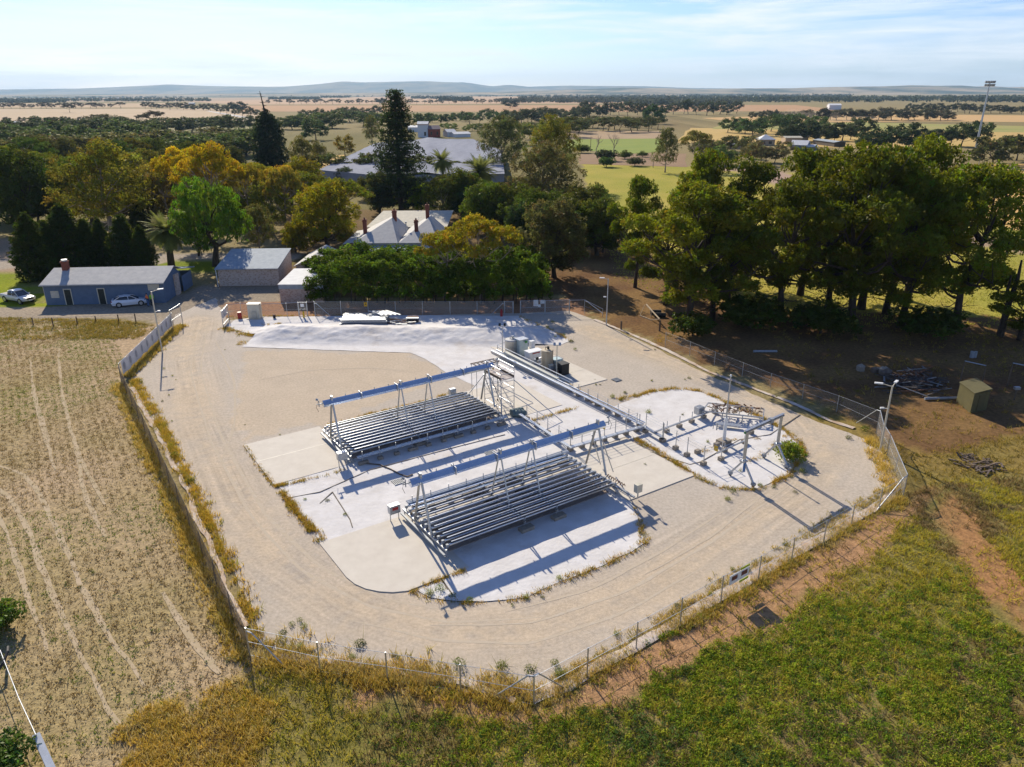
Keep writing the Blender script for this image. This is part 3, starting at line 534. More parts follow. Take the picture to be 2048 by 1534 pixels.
    if hf:                                  # inner leaves, drawn as shuffled leaf faces packed on a smaller shell so light does not leak through
        m2 = 150 if not kind.startswith('far') else 40; t2, l2 = [], []
        for i, (cc, rr) in enumerate(lobes): d = norm(rng.normal(size=(m2, 3))); t2.append(np.array(cc)+d*np.array(rr)*hf*rng.uniform(.8, 1, (m2, 1))); l2 += [i]*m2
        t2 = np.concatenate(t2); d2 = norm(t2-np.repeat(np.array([x[0] for x in lobes]), m2, 0)); u2 = norm(np.cross(d2, rng.normal(size=d2.shape))); w2 = np.cross(d2, u2); ms = np.array([np.mean(x[1]) for x in lobes])[np.array(l2)][:, None]*hf*(.17 if m2 > 100 else .4)
        v2 = np.stack([t2-u2*ms, t2+w2*ms*.8, t2+u2*ms, t2-w2*ms*.8], 1).reshape(-1, 3); c2 = np.repeat(np.clip(rng.normal(1, .12, (len(t2), 1)), .7, 1.3)*np.ones(3), 4, 0); f = np.concatenate([f, np.arange(len(v2)).reshape(-1, 4)+len(v)]); v = np.concatenate([v, v2]); c = np.concatenate([c, c2])
    cm = raw_mesh(kind+'_crown', v, f, c, [LEAF])
    if kind != 'araucaria': tm = trunk_mesh(kind+'_trunk', br, fork, lobes, rng, tb, (rng.uniform(-.5, .5), rng.uniform(-.5, .5)), 6, stubs)
    PROTO[kind, var] = (cm, tm); return cm, tm
def tree(name, kind, var, b, yt, wf, col, label, group=None, rz=None, cat='tree', h=None):
    """a tree standing at pixel b whose top reaches image row yt"""
    g = G(*b); h = h or HT(b, yt); cm, tm = proto(kind, var); nat = {'bush': 4.2}.get(kind, 10.)
    t = thing(name, label, cat, g, group, rz if rz is not None else random.uniform(0, 6.28)); s = h/nat; t.scale = (s*wf, s*wf, s)
    c = link('crown', cm, t); c.color = (*col, 1); link('trunk', tm, t); return t
P_ = PAL
def tw(a, f): return tuple(x*f for x in P_[a])
# --- the pines along the right side of the yard
pines = [((1375, 652), 362, 1.12, 0, 'first pine from the lamp mast, wide ragged crown over a thick dark trunk'),
 ((1424, 640), 392, .98, 1, 'second pine from the lamp mast with a leaning trunk and bright rounded top'),
 ((1395, 560), 292, .62, 2, 'tall narrow pine standing up behind the others with a round head'),
 ((1270, 575), 350, .62, 0, 'small round-headed pine peeping over the broad pine by the lamp mast'),
 ((1490, 575), 322, .95, 1, 'dark blue-green pine behind the pine with the leaning trunk'),
 ((1560, 640), 350, .92, 2, 'pine with low skirts of foliage in the middle of the pine row'),
 ((1600, 590), 292, .85, 0, 'pine rising behind the middle of the pine row in front of the farm sheds'),
 ((1700, 650), 300, .95, 1, 'pine with twin dark trunks and gaps showing the yellow paddock'),
 ((1722, 618), 282, .95, 2, 'tallest pine of the row below the floodlight tower'),
 ((1800, 655), 335, .9, 0, 'pine with bare grey limbs between the twin-trunk pine and the outermost big pine'),
 ((1812, 600), 282, .88, 1, 'broad-topped pine at the back of the row beneath the golden stubble'),
 ((1330, 610), 410, .8, 2, 'shaded pine filling the gap behind the first pine from the lamp mast'), ((1455, 610), 415, .95, 0, 'low dark pine between the leaning pine and the middle pines'), ((1655, 620), 330, .9, 1, 'dark pine packed behind the twin-trunk pine'), ((1770, 628), 320, .85, 2, 'narrow pine filling the gap below the tallest pine'),
 ((1908, 662), 318, .92, 2, 'outermost big pine with a long bough reaching over the pale path')]
for (b_, yt, wf, v, lb) in pines: tint_ = random.choice((.8, .95, 1.15, 1.3)); tree('pine_tree', 'pine', v, b_, yt, wf*.97, (P_['pine'][0]*tint_*random.uniform(.92, 1.08), P_['pine'][1]*tint_, P_['pine'][2]*tint_), lb, 'pines beside the yard')
tree('pine_tree', 'pine', 1, (2038, 680), 560, 1.3, P_['pine'], 'low young pine beside the broken dead snag', 'pines beside the yard')
tree('shrub', 'bush', 0, (1640, 668), 600, 1.3, P_['dark'], 'dark shrubby growth under the middle pines', cat='shrub'); tree('shrub', 'bush', 1, (1850, 672), 610, 1.5, P_['dark'], 'dark shrubby growth at the foot of the outermost big pine', cat='shrub')
tree('shrub', 'bush', 1, (1500, 655), 585, 1.4, P_['dark'], 'dark shrub beside the leaning pine trunk', cat='shrub')
tree('shrub', 'bush', 1, (1385, 672), 622, 1.2, P_['dark'], 'small dark shrub wrapped round the thick trunk of the first pine', cat='shrub')
# --- around the homestead and sheds
hs = [('evergreen_tree', 'round', 0, (60, 462), 288, .92, P_['dark'], 'huge dark domed evergreen behind the dirt patch'),
 ('gum_tree', 'gum', 0, (225, 478), 272, 1.15, tw('gum', 1.05), 'spreading olive gum with pale limbs behind the pointed cypresses'),
 ('gum_tree', 'gum', 1, (140, 450), 330, 1.0, P_['gum'], 'lower olive gum between the dark dome and the spreading gum'),
 ('golden_gum', 'umbrella', 0, (385, 452), 290, .72, P_['gold'], 'golden yellow gum, the narrower of the two above the weeping tree'),
 ('golden_gum', 'umbrella', 1, (432, 470), 282, .68, tw('gold', .9), 'tall golden yellow gum with stacked rounded clumps'),
 ('gum_tree', 'umbrella', 1, (340, 455), 335, .7, (.20, .15, .03), 'brownish gum under the golden gums'),
 ('pepper_tree', 'pepper', 0, (432, 532), 358, 1.05, P_['pepper'], 'bright green weeping tree behind the stone shed'),
 ('pepper_tree', 'pepper', 1, (398, 512), 412, .62, tw('pepper', .9), 'lower weeping tree beside the big feather palm'),
 ('evergreen_tree', 'round', 1, (658, 502), 358, 1.02, P_['olive'], 'dense olive-gold tree beside the homestead roof'),
 ('evergreen_tree', 'round', 0, (592, 505), 442, .9, tw('olive', 1.05), 'small golden-green tree between stone shed and dense olive-gold tree'),
 ('gum_tree', 'umbrella', 0, (505, 462), 322, .62, (.27, .21, .018), 'yellow-tinged gum on the near side of the spired tree'),
 ('gum_tree', 'umbrella', 1, (575, 470), 332, .62, (.25, .20, .02), 'yellow-tinged gum with dark limbs below the spired tree'),
 ('gum_tree', 'gum', 1, (520, 505), 405, .9, (.15, .14, .03), 'olive gum leaning out behind the blue roof of the stone shed'),
 ('lime_tree', 'round', 1, (842, 428), 363, 1.05, P_['lime'], 'bright lime-green round tree behind the chimneys'),
 ('araucaria_tree', 'araucaria', 0, (803, 428), 174, 1.0, (.045, .065, .020), 'very tall tiered araucaria piercing the skyline'),
 ('gum_tree', 'gum', 0, (1085, 436), 278, 1.12, (.14, .125, .035), 'big olive-brown gum in front of the shade netting'),
 ('gum_tree', 'gum', 2, (1105, 372), 226, .9, P_['gum'], 'tall dark gum rising beyond the big olive-brown gum'),
 ('gum_tree', 'gum', 1, (1005, 352), 228, .95, (.12, .13, .035), 'dense gum at the end of the shade netting'),
 ('evergreen_tree', 'round', 1, (1195, 455), 368, .75, (.10, .18, .018), 'bright green tree at the paddock edge'),
 ('evergreen_tree', 'round', 0, (1205, 505), 420, .8, P_['dark'], 'dark evergreen just below the bright green paddock-edge tree'),
 ('bottlebrush_tree', 'round', 1, (1108, 555), 392, 1.0, (.12, .115, .03), 'wide grey-topped tree at the end of the hedge'),
 ('evergreen_tree', 'round', 0, (1040, 500), 400, .8, (.055, .095, .02), 'dark green tree between homestead and grey-topped tree'),
 ('golden_gum', 'umbrella', 2, (962, 598), 424, .92, (.30, .24, .012), 'flat-topped gold-flowering gum over the end of the hedge'),
 ('golden_gum', 'umbrella', 0, (888, 596), 452, .75, (.27, .22, .012), 'lower gold-flowering gum against the veranda'),
 ('evergreen_tree', 'round', 0, (760, 428), 342, .8, (.10, .105, .02), 'olive tree at the foot of the araucaria'),
 ('evergreen_tree', 'round', 1, (930, 440), 372, 1.1, (.05, .085, .02), 'dark green tree under the palms'),
 ('evergreen_tree', 'round', 1, (960, 450), 400, 1.2, (.075, .14, .018), 'fresh green tree in front of the wide feather palm'),
 ('evergreen_tree', 'round', 0, (810, 418), 345, 1.0, P_['dark'], 'black-green tree in the skirts of the araucaria'),
 ('evergreen_tree', 'round', 0, (690, 372), 332, 1.3, (.07, .09, .035), 'low grey-green tree at the edge of the shade netting'),
 ('gum_tree', 'gum', 0, (610, 352), 268, .85, (.16, .145, .025), 'open-crowned gum beside the spired tree'),
 ('gum_tree', 'gum', 2, (640, 345), 280, .8, (.15, .14, .025), 'gum with bare branch by the dry yellow patch'),
 ('evergreen_tree', 'farround', 0, (690, 312), 266, .95, (.21, .165, .02), 'mustard-tinted tree beyond the dry yellow patch'),
 ('evergreen_tree', 'farround', 1, (632, 280), 236, 1.4, (.06, .085, .02), 'wide dark stone-pine crown behind the gums'),
 ('gum_tree', 'gum', 0, (745, 290), 228, .75, (.15, .15, .03), 'upright gum just before the araucaria'),
 ('gum_tree', 'gum', 1, (1330, 345), 252, .68, (.13, .13, .03), 'tall twin gum on the far edge of the paddock'),
 ('gum_tree', 'umbrella', 0, (1390, 340), 258, .8, (.17, .155, .03), 'wide gum with many pale clumps on the far edge of the paddock')]
for (nm, kd, v, b_, yt, wf, c, lb) in hs: tree(nm, kd, v, b_, yt, wf, c, lb)
for i, (b_, yt, wf, lb) in enumerate([((78, 560), 432, .95, 'fat cypress nearest the lawn'), ((110, 548), 443, .7, 'short cypress tucked behind the fat cypress by the lawn'), ((145, 540), 414, 1.15, 'broadest cypress behind the chimney end of the blue shed'), ((185, 535), 440, .8, 'cypress in the gap beside the broadest cypress'), ((212, 532), 440, .72, 'thin cypress in the middle of the cypress row'), ((258, 536), 432, 1.0, 'cypress beside the feather palm with twin tips'), ((292, 540), 455, .9, 'cypress touching the trunk of the feather palm'), ((282, 462), 378, .65, 'lone slim cypress under the spreading gum')]):
    tree('cypress_tree', 'cypress', i % 2, b_, yt, wf*1.25, P_['cyp'], lb, 'clipped cypresses behind the blue shed')
t = tree('spired_cypress', 'cypress', 9, (545, 345), 224, 1.05, (.030, .048, .014), 'massive dark cypress with a dead spire on top')
t_loc = G(545, 345); sp_h = HT((545, 345), 182); b = MB(); rng = np.random.default_rng(4)
b.tube([t_loc+[0, 0, sp_h*.5], t_loc+[-.4, 0, sp_h*.8], t_loc+[-1.2, 0, sp_h]], [.5, .3, .08], 6)
for k in range(26):
    z = sp_h*rng.uniform(.74, .98); th = rng.uniform(0, 6.28); p = t_loc+[-.3-(z/sp_h-.8)*3, 0, z]; b.tube([p, p+np.array([math.cos(th)*1.5, math.sin(th)*1.5, .1])*rng.uniform(.4, 1.)], [.07, .03], 4)
o = b.build('dead_spire', barkm); o.parent = t; o.matrix_parent_inverse = (Matrix.Translation(t.location) @ Matrix.Rotation(t.rotation_euler.z, 4, 'Z') @ Matrix.Diagonal((*t.scale, 1))).inverted()
# --- palms
def palm(b_, ycrown, label, nf=70, fr=1., fan=False, tr_=.38):
    g = G(*b_); h = HT(b_, ycrown); rng = np.random.default_rng(int(b_[0])); t = thing('fan_palm' if fan else 'feather_palm', label, 'palm', g); m_ = MB()
    m_.tube([g+[0, 0, -.2], g+[.15, 0, h*.5], g+[0, 0, h]], [tr_*1.25, tr_, tr_*1.1], 9); m_.build('trunk', mat('palm_trunk', (.12, .09, .065), (.05, .038, .03), .95, 0, 7, 5, .6, (1, 1, 2.5)), t, smooth=True)
    V_, F_, C_ = [], [], []; D = MB()
    for k in range(nf):
        el = rng.uniform(-.6, 1.35); th = k*2.39996; Lf = (1.9 if fan else 3.5)*fr*rng.uniform(.85, 1.1); dead = el < -.6; P = []; p = g+[0, 0, h]; e = el
        for s in range(9):
            P.append(p.copy()); p = p+np.array([math.cos(th)*math.cos(e), math.sin(th)*math.cos(e), math.sin(e)])*Lf/8; e -= (.04+.10*max(0, math.cos(el)))
        side = np.array([-math.sin(th), math.cos(th), 0]); base = np.array((.34, .25, .13) if dead else (.21, .225, .05))*rng.uniform(.75, 1.3)
        for s in range(1, 9):
            wl = (.85 if fan else .80)*fr*math.sin(math.pi*min(.97, (s+.8)/9.6)); d = P[s]-P[s-1]
            for sg in (-1, 1):
                for q in range(4):
                    a = P[s-1]+d*(q/4.); tip = a+side*sg*wl+d*.9+np.array([0, 0, -.30*wl+.12]); i = len(V_); V_ += [a, a+d*.26, tip]; F_.append((i, i+1, i+2)); C_ += [base]*3
    me = raw_mesh('fronds', np.array(V_), np.array(F_), np.array(C_), [LEAF], tri=True); me.transform(Matrix.Translation(-V3(g))); o = link('fronds', me, t); return t
palm((343, 532), 462, 'large feather palm behind the blue shed with drooping dead skirts', 95, 1.12, tr_=.5)
palm((886, 380), 322, 'feather palm with slim trunk in front of the shade netting', 80, 1.25, tr_=.35); palm((962, 412), 345, 'wide feather palm with hanging brown fronds', 95, 1.45, tr_=.45)
palm((757, 424), 378, 'small fan palm with a brown skirt near the olive-gold tree', 60, 1.3, True, .32)
# --- the hedge in front of the homestead: one clipped-out mass of shrubs
rng = np.random.default_rng(21); lobes = []
for px in np.arange(622, 1092, 11):
    for dd in (0, 1, 2):
        yb = 604-dd*22; yt = np.interp(px, [620, 640, 700, 760, 900, 980, 1060, 1095], [560, 515, 503, 498, 512, 500, 498, 545]); g = G(px+rng.uniform(-8, 8), yb); H_ = max(2., HT((px, 598), yt)-dd*.15); s = rng.uniform(.9, 1.55); H_ += rng.uniform(-.5, .75)
        for zf_ in (.28, .62, .86): lobes.append(((g[0]+rng.normal(0, .3), g[1]+rng.normal(0, .4), (H_-1.75)*zf_+rng.uniform(-.3, .3)), (s, s, s*.85)))
tc_, li = tufts_on(lobes, 19, rng, -.3); tr = rng.uniform(.28, .5, len(tc_)); tint = np.array([.092, .140, .009])*np.clip(rng.normal(1, .28, (li.max()+1, 1)), .5, 1.7)[li]*np.clip(rng.normal(1, .1, (len(tc_), 3)), .7, 1.3)
v, f, c = leaf_quads(tc_, tr, 20, .30, .17, .1, .1, tint, rng); hg = thing('hedge', 'long tall dark green hedge screening the homestead from the yard', 'hedge', G(850, 604)); me = raw_mesh('foliage', v, f, c, [LEAF]); me.transform(Matrix.Translation(-hg.location)); link('foliage', me, hg)
for i in range(0, len(lobes), 9): b = MB(); p = lobes[i][0]; b.tube([(p[0], p[1], 0), (p[0]+.1, p[1], 1.2), (p[0]+rng.normal(0, .4), p[1], 2.4)], [.09, .07, .03], 5); b.build('stem', barkm, hg)
# --- bare and dead trees
def bare(b_, yt, label, seed, name='bare_tree'):
    rng = np.random.default_rng(seed); g = G(*b_); h = HT(b_, yt); t = thing(name, label, 'tree', g); b = MB()
    def grow(p, d, l, r_, dep):
        q = p+d*l; b.tube([p, p+d*l*.5+rng.normal(0, .04*l, 3), q], [r_, r_*.85, r_*.65], 5)
        if dep:
            for _ in range(3 if dep > 1 else 2): grow(q-d*l*rng.uniform(0, .4), norm(d+rng.normal(0, .5, 3)+[0, 0, .15]), l*rng.uniform(.5, .75), r_*.55, dep-1)
    grow(g-[0, 0, .1], np.array([rng.normal(0, .05), 0, 1.]), h*.38, h*.02, 4); b.build('branches', palebark, t); return t
bare((1193, 308), 255, 'leafless grey tree at the corner of the green plot', 3); bare((1228, 312), 252, 'leafless forked tree behind the dark mallee bush', 4); bare((1306, 335), 290, 'sparse half-dead tree on the dry grass', 9)
g = G(2000, 672); t = thing('dead_snag', 'broken dead pine trunk with two jagged prongs', 'tree', g); h = HT((2000, 672), 520); b = MB()
b.tube([g, g+[.1, 0, h*.5], g+[.45, 0, h*.72], g+[.35, 0, h]], [.42, .34, .22, .1], 7); b.tube([g+[.1, 0, h*.5], g+[-.45, 0, h*.62], g+[-.35, .1, h*.8]], [.25, .18, .08], 6); b.tube([g+[.1, 0, h*.45], g+[1.2, 0, h*.55], g+[2.4, .2, h*.62]], [.16, .12, .05], 5); b.tube([g+[0, 0, h*.4], g+[-1., 0, h*.5]], [.1, .03], 5); b.build('trunk', barkm, t)
# --- bushes on the dry grass
for (b_, yt, wf, c, lb) in [((1164, 306), 287, 1.3, P_['dark'], 'dark round bush beside the post at the green plot'), ((1212, 322), 296, 1.3, (.05, .06, .02), 'dark mallee bush under the forked leafless tree'), ((1213, 334), 311, 1.1, (.06, .115, .02), 'bright round bush on the dry grass'), ((1270, 332), 312, 1.3, (.085, .09, .04), 'grey-green bush on the dry grass'), ((1250, 318), 300, 1.2, (.10, .13, .03), 'middle bush of the belt along the green plot'), ((1285, 314), 302, 1.4, (.10, .13, .03), 'wide pale bush of the belt along the green plot'), ((1440, 330), 290, 1.2, (.10, .15, .03), 'large green bush below the little white shed'), ((1500, 318), 292, 1.1, (.13, .14, .04), 'loose bush near the farm house'), ((40, 612), 0, 0, 0, '')]:
    if yt: tree('bush', 'bush', random.randint(0, 1), b_, yt, wf, c, lb, cat='bush')
# --- trees farther off: single meshes, crown and stem together
FARM = {}
def farmesh(kind, var):
    if (kind, var) in FARM: return FARM[kind, var]
    cm, tm = proto(kind, var); nv = len(cm.vertices); co_ = np.empty(nv*3, np.float32); cm.vertices.foreach_get('co', co_); at = np.empty(nv*4, np.float32); cm.color_attributes['Col'].data.foreach_get('color', at)
    me = bpy.data.meshes.new(kind); tv = [tuple(v.co) for v in tm.vertices]; tf = [tuple(i+nv for i in p.vertices) for p in tm.polygons]
    me.from_pydata([tuple(a) for a in co_.reshape(-1, 3)]+tv, [], [tuple(range(i*4, i*4+4)) for i in range(nv//4)]+tf); me.materials.append(LEAF); me.materials.append(barkm)
    me.polygons.foreach_set('material_index', [0]*(nv//4)+[1]*len(tf)); a = me.color_attributes.new('Col', 'FLOAT_COLOR', 'POINT'); full = np.concatenate([at.reshape(-1, 4), np.ones((len(tv), 4), np.float32)]); a.data.foreach_set('color', full.ravel()); me.update(); FARM[kind, var] = me; return me
def far(b_, h, wf, kind, col, label, group, name='distant_tree', cat='tree'):
    o = link(name, farmesh(kind, random.randint(0, 2))); o.location = V3(G(*b_)); s = h/10; wf *= 1.18; col = tuple(q*1.1 for q in col); o.scale = (s*wf, s*wf, s); o.rotation_euler = (0, 0, random.uniform(0, 6.28)); k = random.uniform(.8, 1.2); o.color = (col[0]*k, col[1]*k, col[2]*k, 1); return tag(o, label, cat, group)
def belt(x0, x1, y0, y1, n, h, kinds, col, label, group, wf=1.1, dy=3, name='distant_tree', ev=.3):
    for i in range(n):
        t = (i+.5+random.uniform(-ev, ev))/n; far((x0+(x1-x0)*t, y0+(y1-y0)*t+random.uniform(-dy, dy)), random.uniform(*h), wf*random.uniform(.8, 1.25), random.choice(kinds), col, label, group, name)
for (x0, x1, y0, y1, n, h, kd, c, lb, gr) in ((20, 330, 455, 430, 8, (9, 13), ['gum', 'round'], (.125, .125, .012), 'olive tree filling the grove behind the cypresses', 'trees behind the cypresses'), (-20, 340, 405, 380, 11, (10, 14), ['gum', 'round', 'umbrella'], (.145, .135, .012), 'olive tree in the deep grove left of the golden gums', 'deep grove left of the golden gums'),
    (330, 620, 425, 395, 11, (9, 14), ['umbrella', 'gum', 'round'], (.30, .25, .012), 'yellow-olive tree in the thicket around the golden gums', 'thicket round the golden gums'), (440, 720, 470, 440, 9, (8, 12), ['gum', 'round', 'umbrella'], (.18, .16, .01), 'olive tree in the thicket behind the stone shed', 'thicket behind the stone shed'), (-20, 480, 368, 345, 14, (10, 14), ['gum', 'round', 'umbrella'], (.085, .095, .012), 'dark tree at the back of the left grove', 'back of the left grove'),
    (880, 1060, 470, 430, 7, (8, 12), ['round', 'gum'], (.10, .125, .01), 'green tree packed behind the homestead roof', 'trees packed behind the homestead'), (700, 1000, 400, 385, 6, (5, 7), ['round'], (.10, .115, .02), 'dark tree in the skirts of the palms and araucaria', 'trees round the araucaria foot'), (1060, 1200, 520, 470, 6, (8, 12), ['round', 'gum'], (.085, .10, .01), 'dark green tree at the shady end of the hedge', 'trees at the hedge end')):
    for i in range(n):
        t_ = (i+.5+random.uniform(-.35, .35))/n; tree('grove_tree', random.choice(kd), random.randint(0, 1), (x0+(x1-x0)*t_, y0+(y1-y0)*random.random()), 0, random.uniform(.95, 1.25), tuple(q*random.uniform(.8, 1.25) for q in c), lb, gr, h=random.uniform(*h))
G1, G2, G3 = (.11, .12, .035), (.085, .11, .028), (.17, .165, .04)
belt(-30, 330, 300, 292, 16, (10, 14), ['farround', 'fargum'], G2, 'dark domed tree in the grove behind the big olive gum', 'dark grove trees', 1.7, 8)
belt(-30, 520, 272, 262, 26, (9, 13), ['farround', 'farround', 'fargum'], (.065, .08, .028), 'dark tree in the long grove edging the pale paddock', 'trees edging the pale paddock', 1.6, 5)
belt(-20, 480, 330, 305, 15, (9, 12), ['farround', 'fargum'], (.12, .115, .035), 'olive tree in the second rank behind the big gum', 'olive grove trees', 1.6, 10)
belt(300, 520, 335, 300, 11, (10, 13), ['farround', 'farround', 'farflat'], G2, 'dark flat-crowned tree in the grove by the spired cypress', 'flat-crowned grove trees', 1.6, 8)
belt(560, 760, 262, 244, 14, (9, 13), ['farround', 'fargum'], G2, 'dark tree in the wood beyond the shade netting', 'wood beyond the netting', 1.6, 7)
belt(600, 760, 240, 232, 9, (9, 14), ['fargum', 'farround'], (.075, .085, .04), 'grey-green tree at the near rim of the pink field', 'trees rimming the pink field', 1.1, 3)
belt(830, 1010, 250, 240, 12, (8, 12), ['farround', 'fargum'], (.06, .095, .025), 'green tree behind the white tower building', 'trees behind the tower', 1.2, 5)
belt(880, 1010, 262, 258, 7, (4, 6), ['farround'], (.13, .17, .035), 'pale green tree beside the small white sheds', 'trees by the white sheds', 1.4, 4)
belt(1010, 1180, 252, 236, 14, (10, 15), ['fargum', 'farround'], (.07, .08, .035), 'grey-green gum in the wood behind the big olive-brown gum', 'wood behind the big gums', 1.1, 7)
belt(1140, 1480, 232, 229, 22, (12, 19), ['fargum', 'farround'], (.055, .065, .032), 'dark gum in the tall belt across the red-brown field', 'tall gum belt', .95, 2)
belt(1150, 1320, 262, 258, 16, (7, 11), ['fargum', 'farflat'], (.10, .105, .03), 'olive mallee in the grove beyond the green plot', 'mallee grove', 1.3, 6)
far((1308, 248), 17, 1.1, 'farround', (.04, .075, .02), 'large dark round tree standing out of the tall gum belt', None)
belt(1450, 1640, 268, 262, 12, (8, 14), ['fargum', 'farround'], (.07, .11, .03), 'green tree around the farm houses', 'trees around the farm houses', 1.1, 5)
belt(1560, 1730, 285, 278, 10, (8, 14), ['farround', 'fargum'], (.055, .07, .025), 'dark tree behind the long farm shed', 'trees behind the long shed', 1.1, 3)
belt(1730, 1960, 300, 292, 10, (8, 13), ['farround', 'fargum'], (.05, .07, .022), 'dark tree between the pines and the golden stubble', 'trees before the golden stubble', 1.2, 4)
belt(1975, 2070, 330, 318, 6, (8, 12), ['farflat', 'farround'], (.08, .085, .025), 'tree by the second light pole', 'trees by the light pole', 1.2, 4)
belt(1385, 1500, 318, 300, 8, (5, 8), ['fargum'], (.12, .12, .035), 'low olive tree along the track to the farm', 'trees along the farm track', 1.2, 5)
belt(1500, 1570, 330, 322, 5, (6, 9), ['fargum', 'farflat'], (.14, .12, .04), 'thin gum in front of the farm house', 'thin gums before the farm house', 1.2, 5)
for (x0, x1, y0, y1, n, h, c, lb, gr) in ((640, 1000, 352, 356, 11, (5, 8), (.085, .095, .02), 'low dark tree hemming the near edge of the shade netting', 'trees hemming the netting'), (1010, 1170, 290, 262, 8, (9, 13), (.10, .11, .02), 'olive tree massed behind the big olive-brown gum', 'trees massed behind the big gum'), (-20, 300, 322, 312, 10, (9, 12), (.085, .10, .02), 'dark tree in the broad canopy behind the big olive gum', 'broad canopy behind the olive gum')):
    for i in range(n): far((x0+(x1-x0)*(i+random.uniform(.2, .8))/n, y0+(y1-y0)*random.random()), random.uniform(*h), 1.4, random.choice(['farround', 'fargum']), c, lb, gr, 'grove_tree')
belt(0, 245, 217.5, 216.5, 17, (9, 13), ['farflat', 'fargum'], (.085, .07, .05), 'small gum in the row behind the pale paddock', 'row of gums behind the pale paddock', 1.3, .5)
belt(280, 480, 217, 222, 15, (9, 14), ['fargum', 'farround'], (.065, .065, .042), 'dark gum in the broken row towards the country road', 'gums towards the country road', 1.2, 1)
belt(430, 520, 226, 236, 6, (8, 12), ['fargum'], (.08, .085, .04), 'gum beside the country road', 'gums beside the country road', 1.1, 2)
far((140, 225.5), 14, 1.1, 'farflat', (.07, .06, .045), 'lone gum standing in the pale paddock', None)
for i, x in enumerate((15, 45, 76, 106, 135, 163, 247)): far((x, 245.5), 6.2, 1.2, 'farround', (.035, .045, .028), 'small dark shrub in the spaced line along the pale paddock', 'spaced shrubs along the paddock')
far((205, 256), 12, 1.7, 'farflat', (.10, .09, .045), 'wide flat gum at the near edge of the pale paddock', None); far((312, 248), 13, 1.2, 'farflat', (.09, .075, .045), 'solitary umbrella gum at the edge of the pale paddock', None); far((285, 247), 9, 1.1, 'farflat', (.09, .085, .045), 'smaller umbrella gum beside the solitary one', None)
belt(530, 1050, 208.5, 207.5, 40, (9, 15), ['fargum', 'farflat'], (.08, .075, .05), 'tiny gum in the long row between the two pink fields', 'row between the pink fields', 1.2, .8)
for x in (477, 760): far((x, 208 if x > 500 else 224), 17, 1.6, 'farround', (.03, .045, .03), 'dark tree block in the pink field left of the araucaria' if x == 760 else 'dark round tree where the road meets the pink field', None)
far((1020, 216), 16, 1.8, 'farround', (.04, .05, .035), 'dark clump alone in the red-brown field', None); far((1326, 213), 14, 1.6, 'farround', (.03, .045, .03), 'dark clump at the far side of the red-brown field', None); far((1646, 244.5), 13, .9, 'fargum', (.03, .028, .018), 'lone dark tree in front of the dust', None)
belt(1500, 1590, 237, 238, 7, (7, 10), ['farround'], (.055, .06, .03), 'round tree in the short row by the green field', 'short row by the green field', 1.2, .8)
belt(1590, 1900, 240, 240.5, 20, (8, 13), ['fargum', 'farround'], (.085, .08, .045), 'dusty tree in the hazy belt behind the dust cloud', 'hazy belt behind the dust', 1.3, .8)
belt(1810, 2060, 224, 227, 18, (9, 13), ['farround', 'fargum'], (.055, .06, .035), 'dark tree in the wood below the far hills', 'wood below the hills', 1.3, 2)
# far-off woodland too dense to count
rng = np.random.default_rng(99)
def woodland(spec, label):
    V_, F_, C_ = [], [], []; k = 0
    for (x0, x1, ya, yb_, n, h, col, dens) in spec:
        for _ in range(n):
            x = rng.uniform(x0, x1); y = max(rng.uniform(ya, yb_), 185.4+3.1+math.tan(RO)*(x-1024)); g = G(x, y)
            if fbm(g[None, :2], 260, 77)[0] < dens: continue
            hh = h*rng.uniform(.6, 1.2); c = np.array(col)*rng.uniform(.7, 1.3)
            for _q in range(16):
                p = g+np.array([rng.normal(0, hh*.45), rng.normal(0, hh*.45), hh*rng.uniform(.15, .95)]); a = norm(rng.normal(size=3))*hh*.32; d = norm(np.cross(a, rng.normal(size=3)))*hh*.24; V_ += [p-a, p+d, p+a, p-d]; F_.append((k, k+1, k+2, k+3)); C_ += [c*rng.uniform(.8, 1.2)]*4; k += 4
    o = link('woodland', raw_mesh('woodland', np.array(V_), np.array(F_), np.array(C_), [LEAF])); o.color = (1, 1, 1, 1); tag(o, label, 'woodland', kind='stuff')
woodland([(-60, 380, 188, 197, 900, 11, (.045, .055, .035), .30), (0, 420, 200.5, 203.5, 330, 11, (.05, .058, .036), .35), (-40, 130, 205, 206, 140, 11, (.045, .05, .035), .2), (380, 1050, 189, 194, 420, 11, (.05, .055, .04), .45), (540, 640, 198, 199.5, 120, 11, (.04, .05, .035), .1), (640, 700, 194.5, 196, 90, 12, (.04, .05, .035), .1), (880, 945, 200.5, 202, 120, 12, (.04, .05, .035), .1), (820, 900, 196.5, 198, 80, 11, (.045, .05, .04), .1)], 'dark far tree belts of the plain towards the pale ranges')
woodland([(1040, 1700, 186, 200, 1700, 11, (.05, .06, .04), .36), (1500, 2100, 196, 205, 900, 11, (.05, .06, .036), .34), (1250, 1480, 205, 211, 300, 10, (.06, .065, .04), .4), (1000, 1240, 200, 206, 330, 10, (.06, .062, .042), .36), (1180, 1500, 199, 204, 400, 11, (.05, .058, .038), .3)], 'scrubby far woodland below the nearer hills')
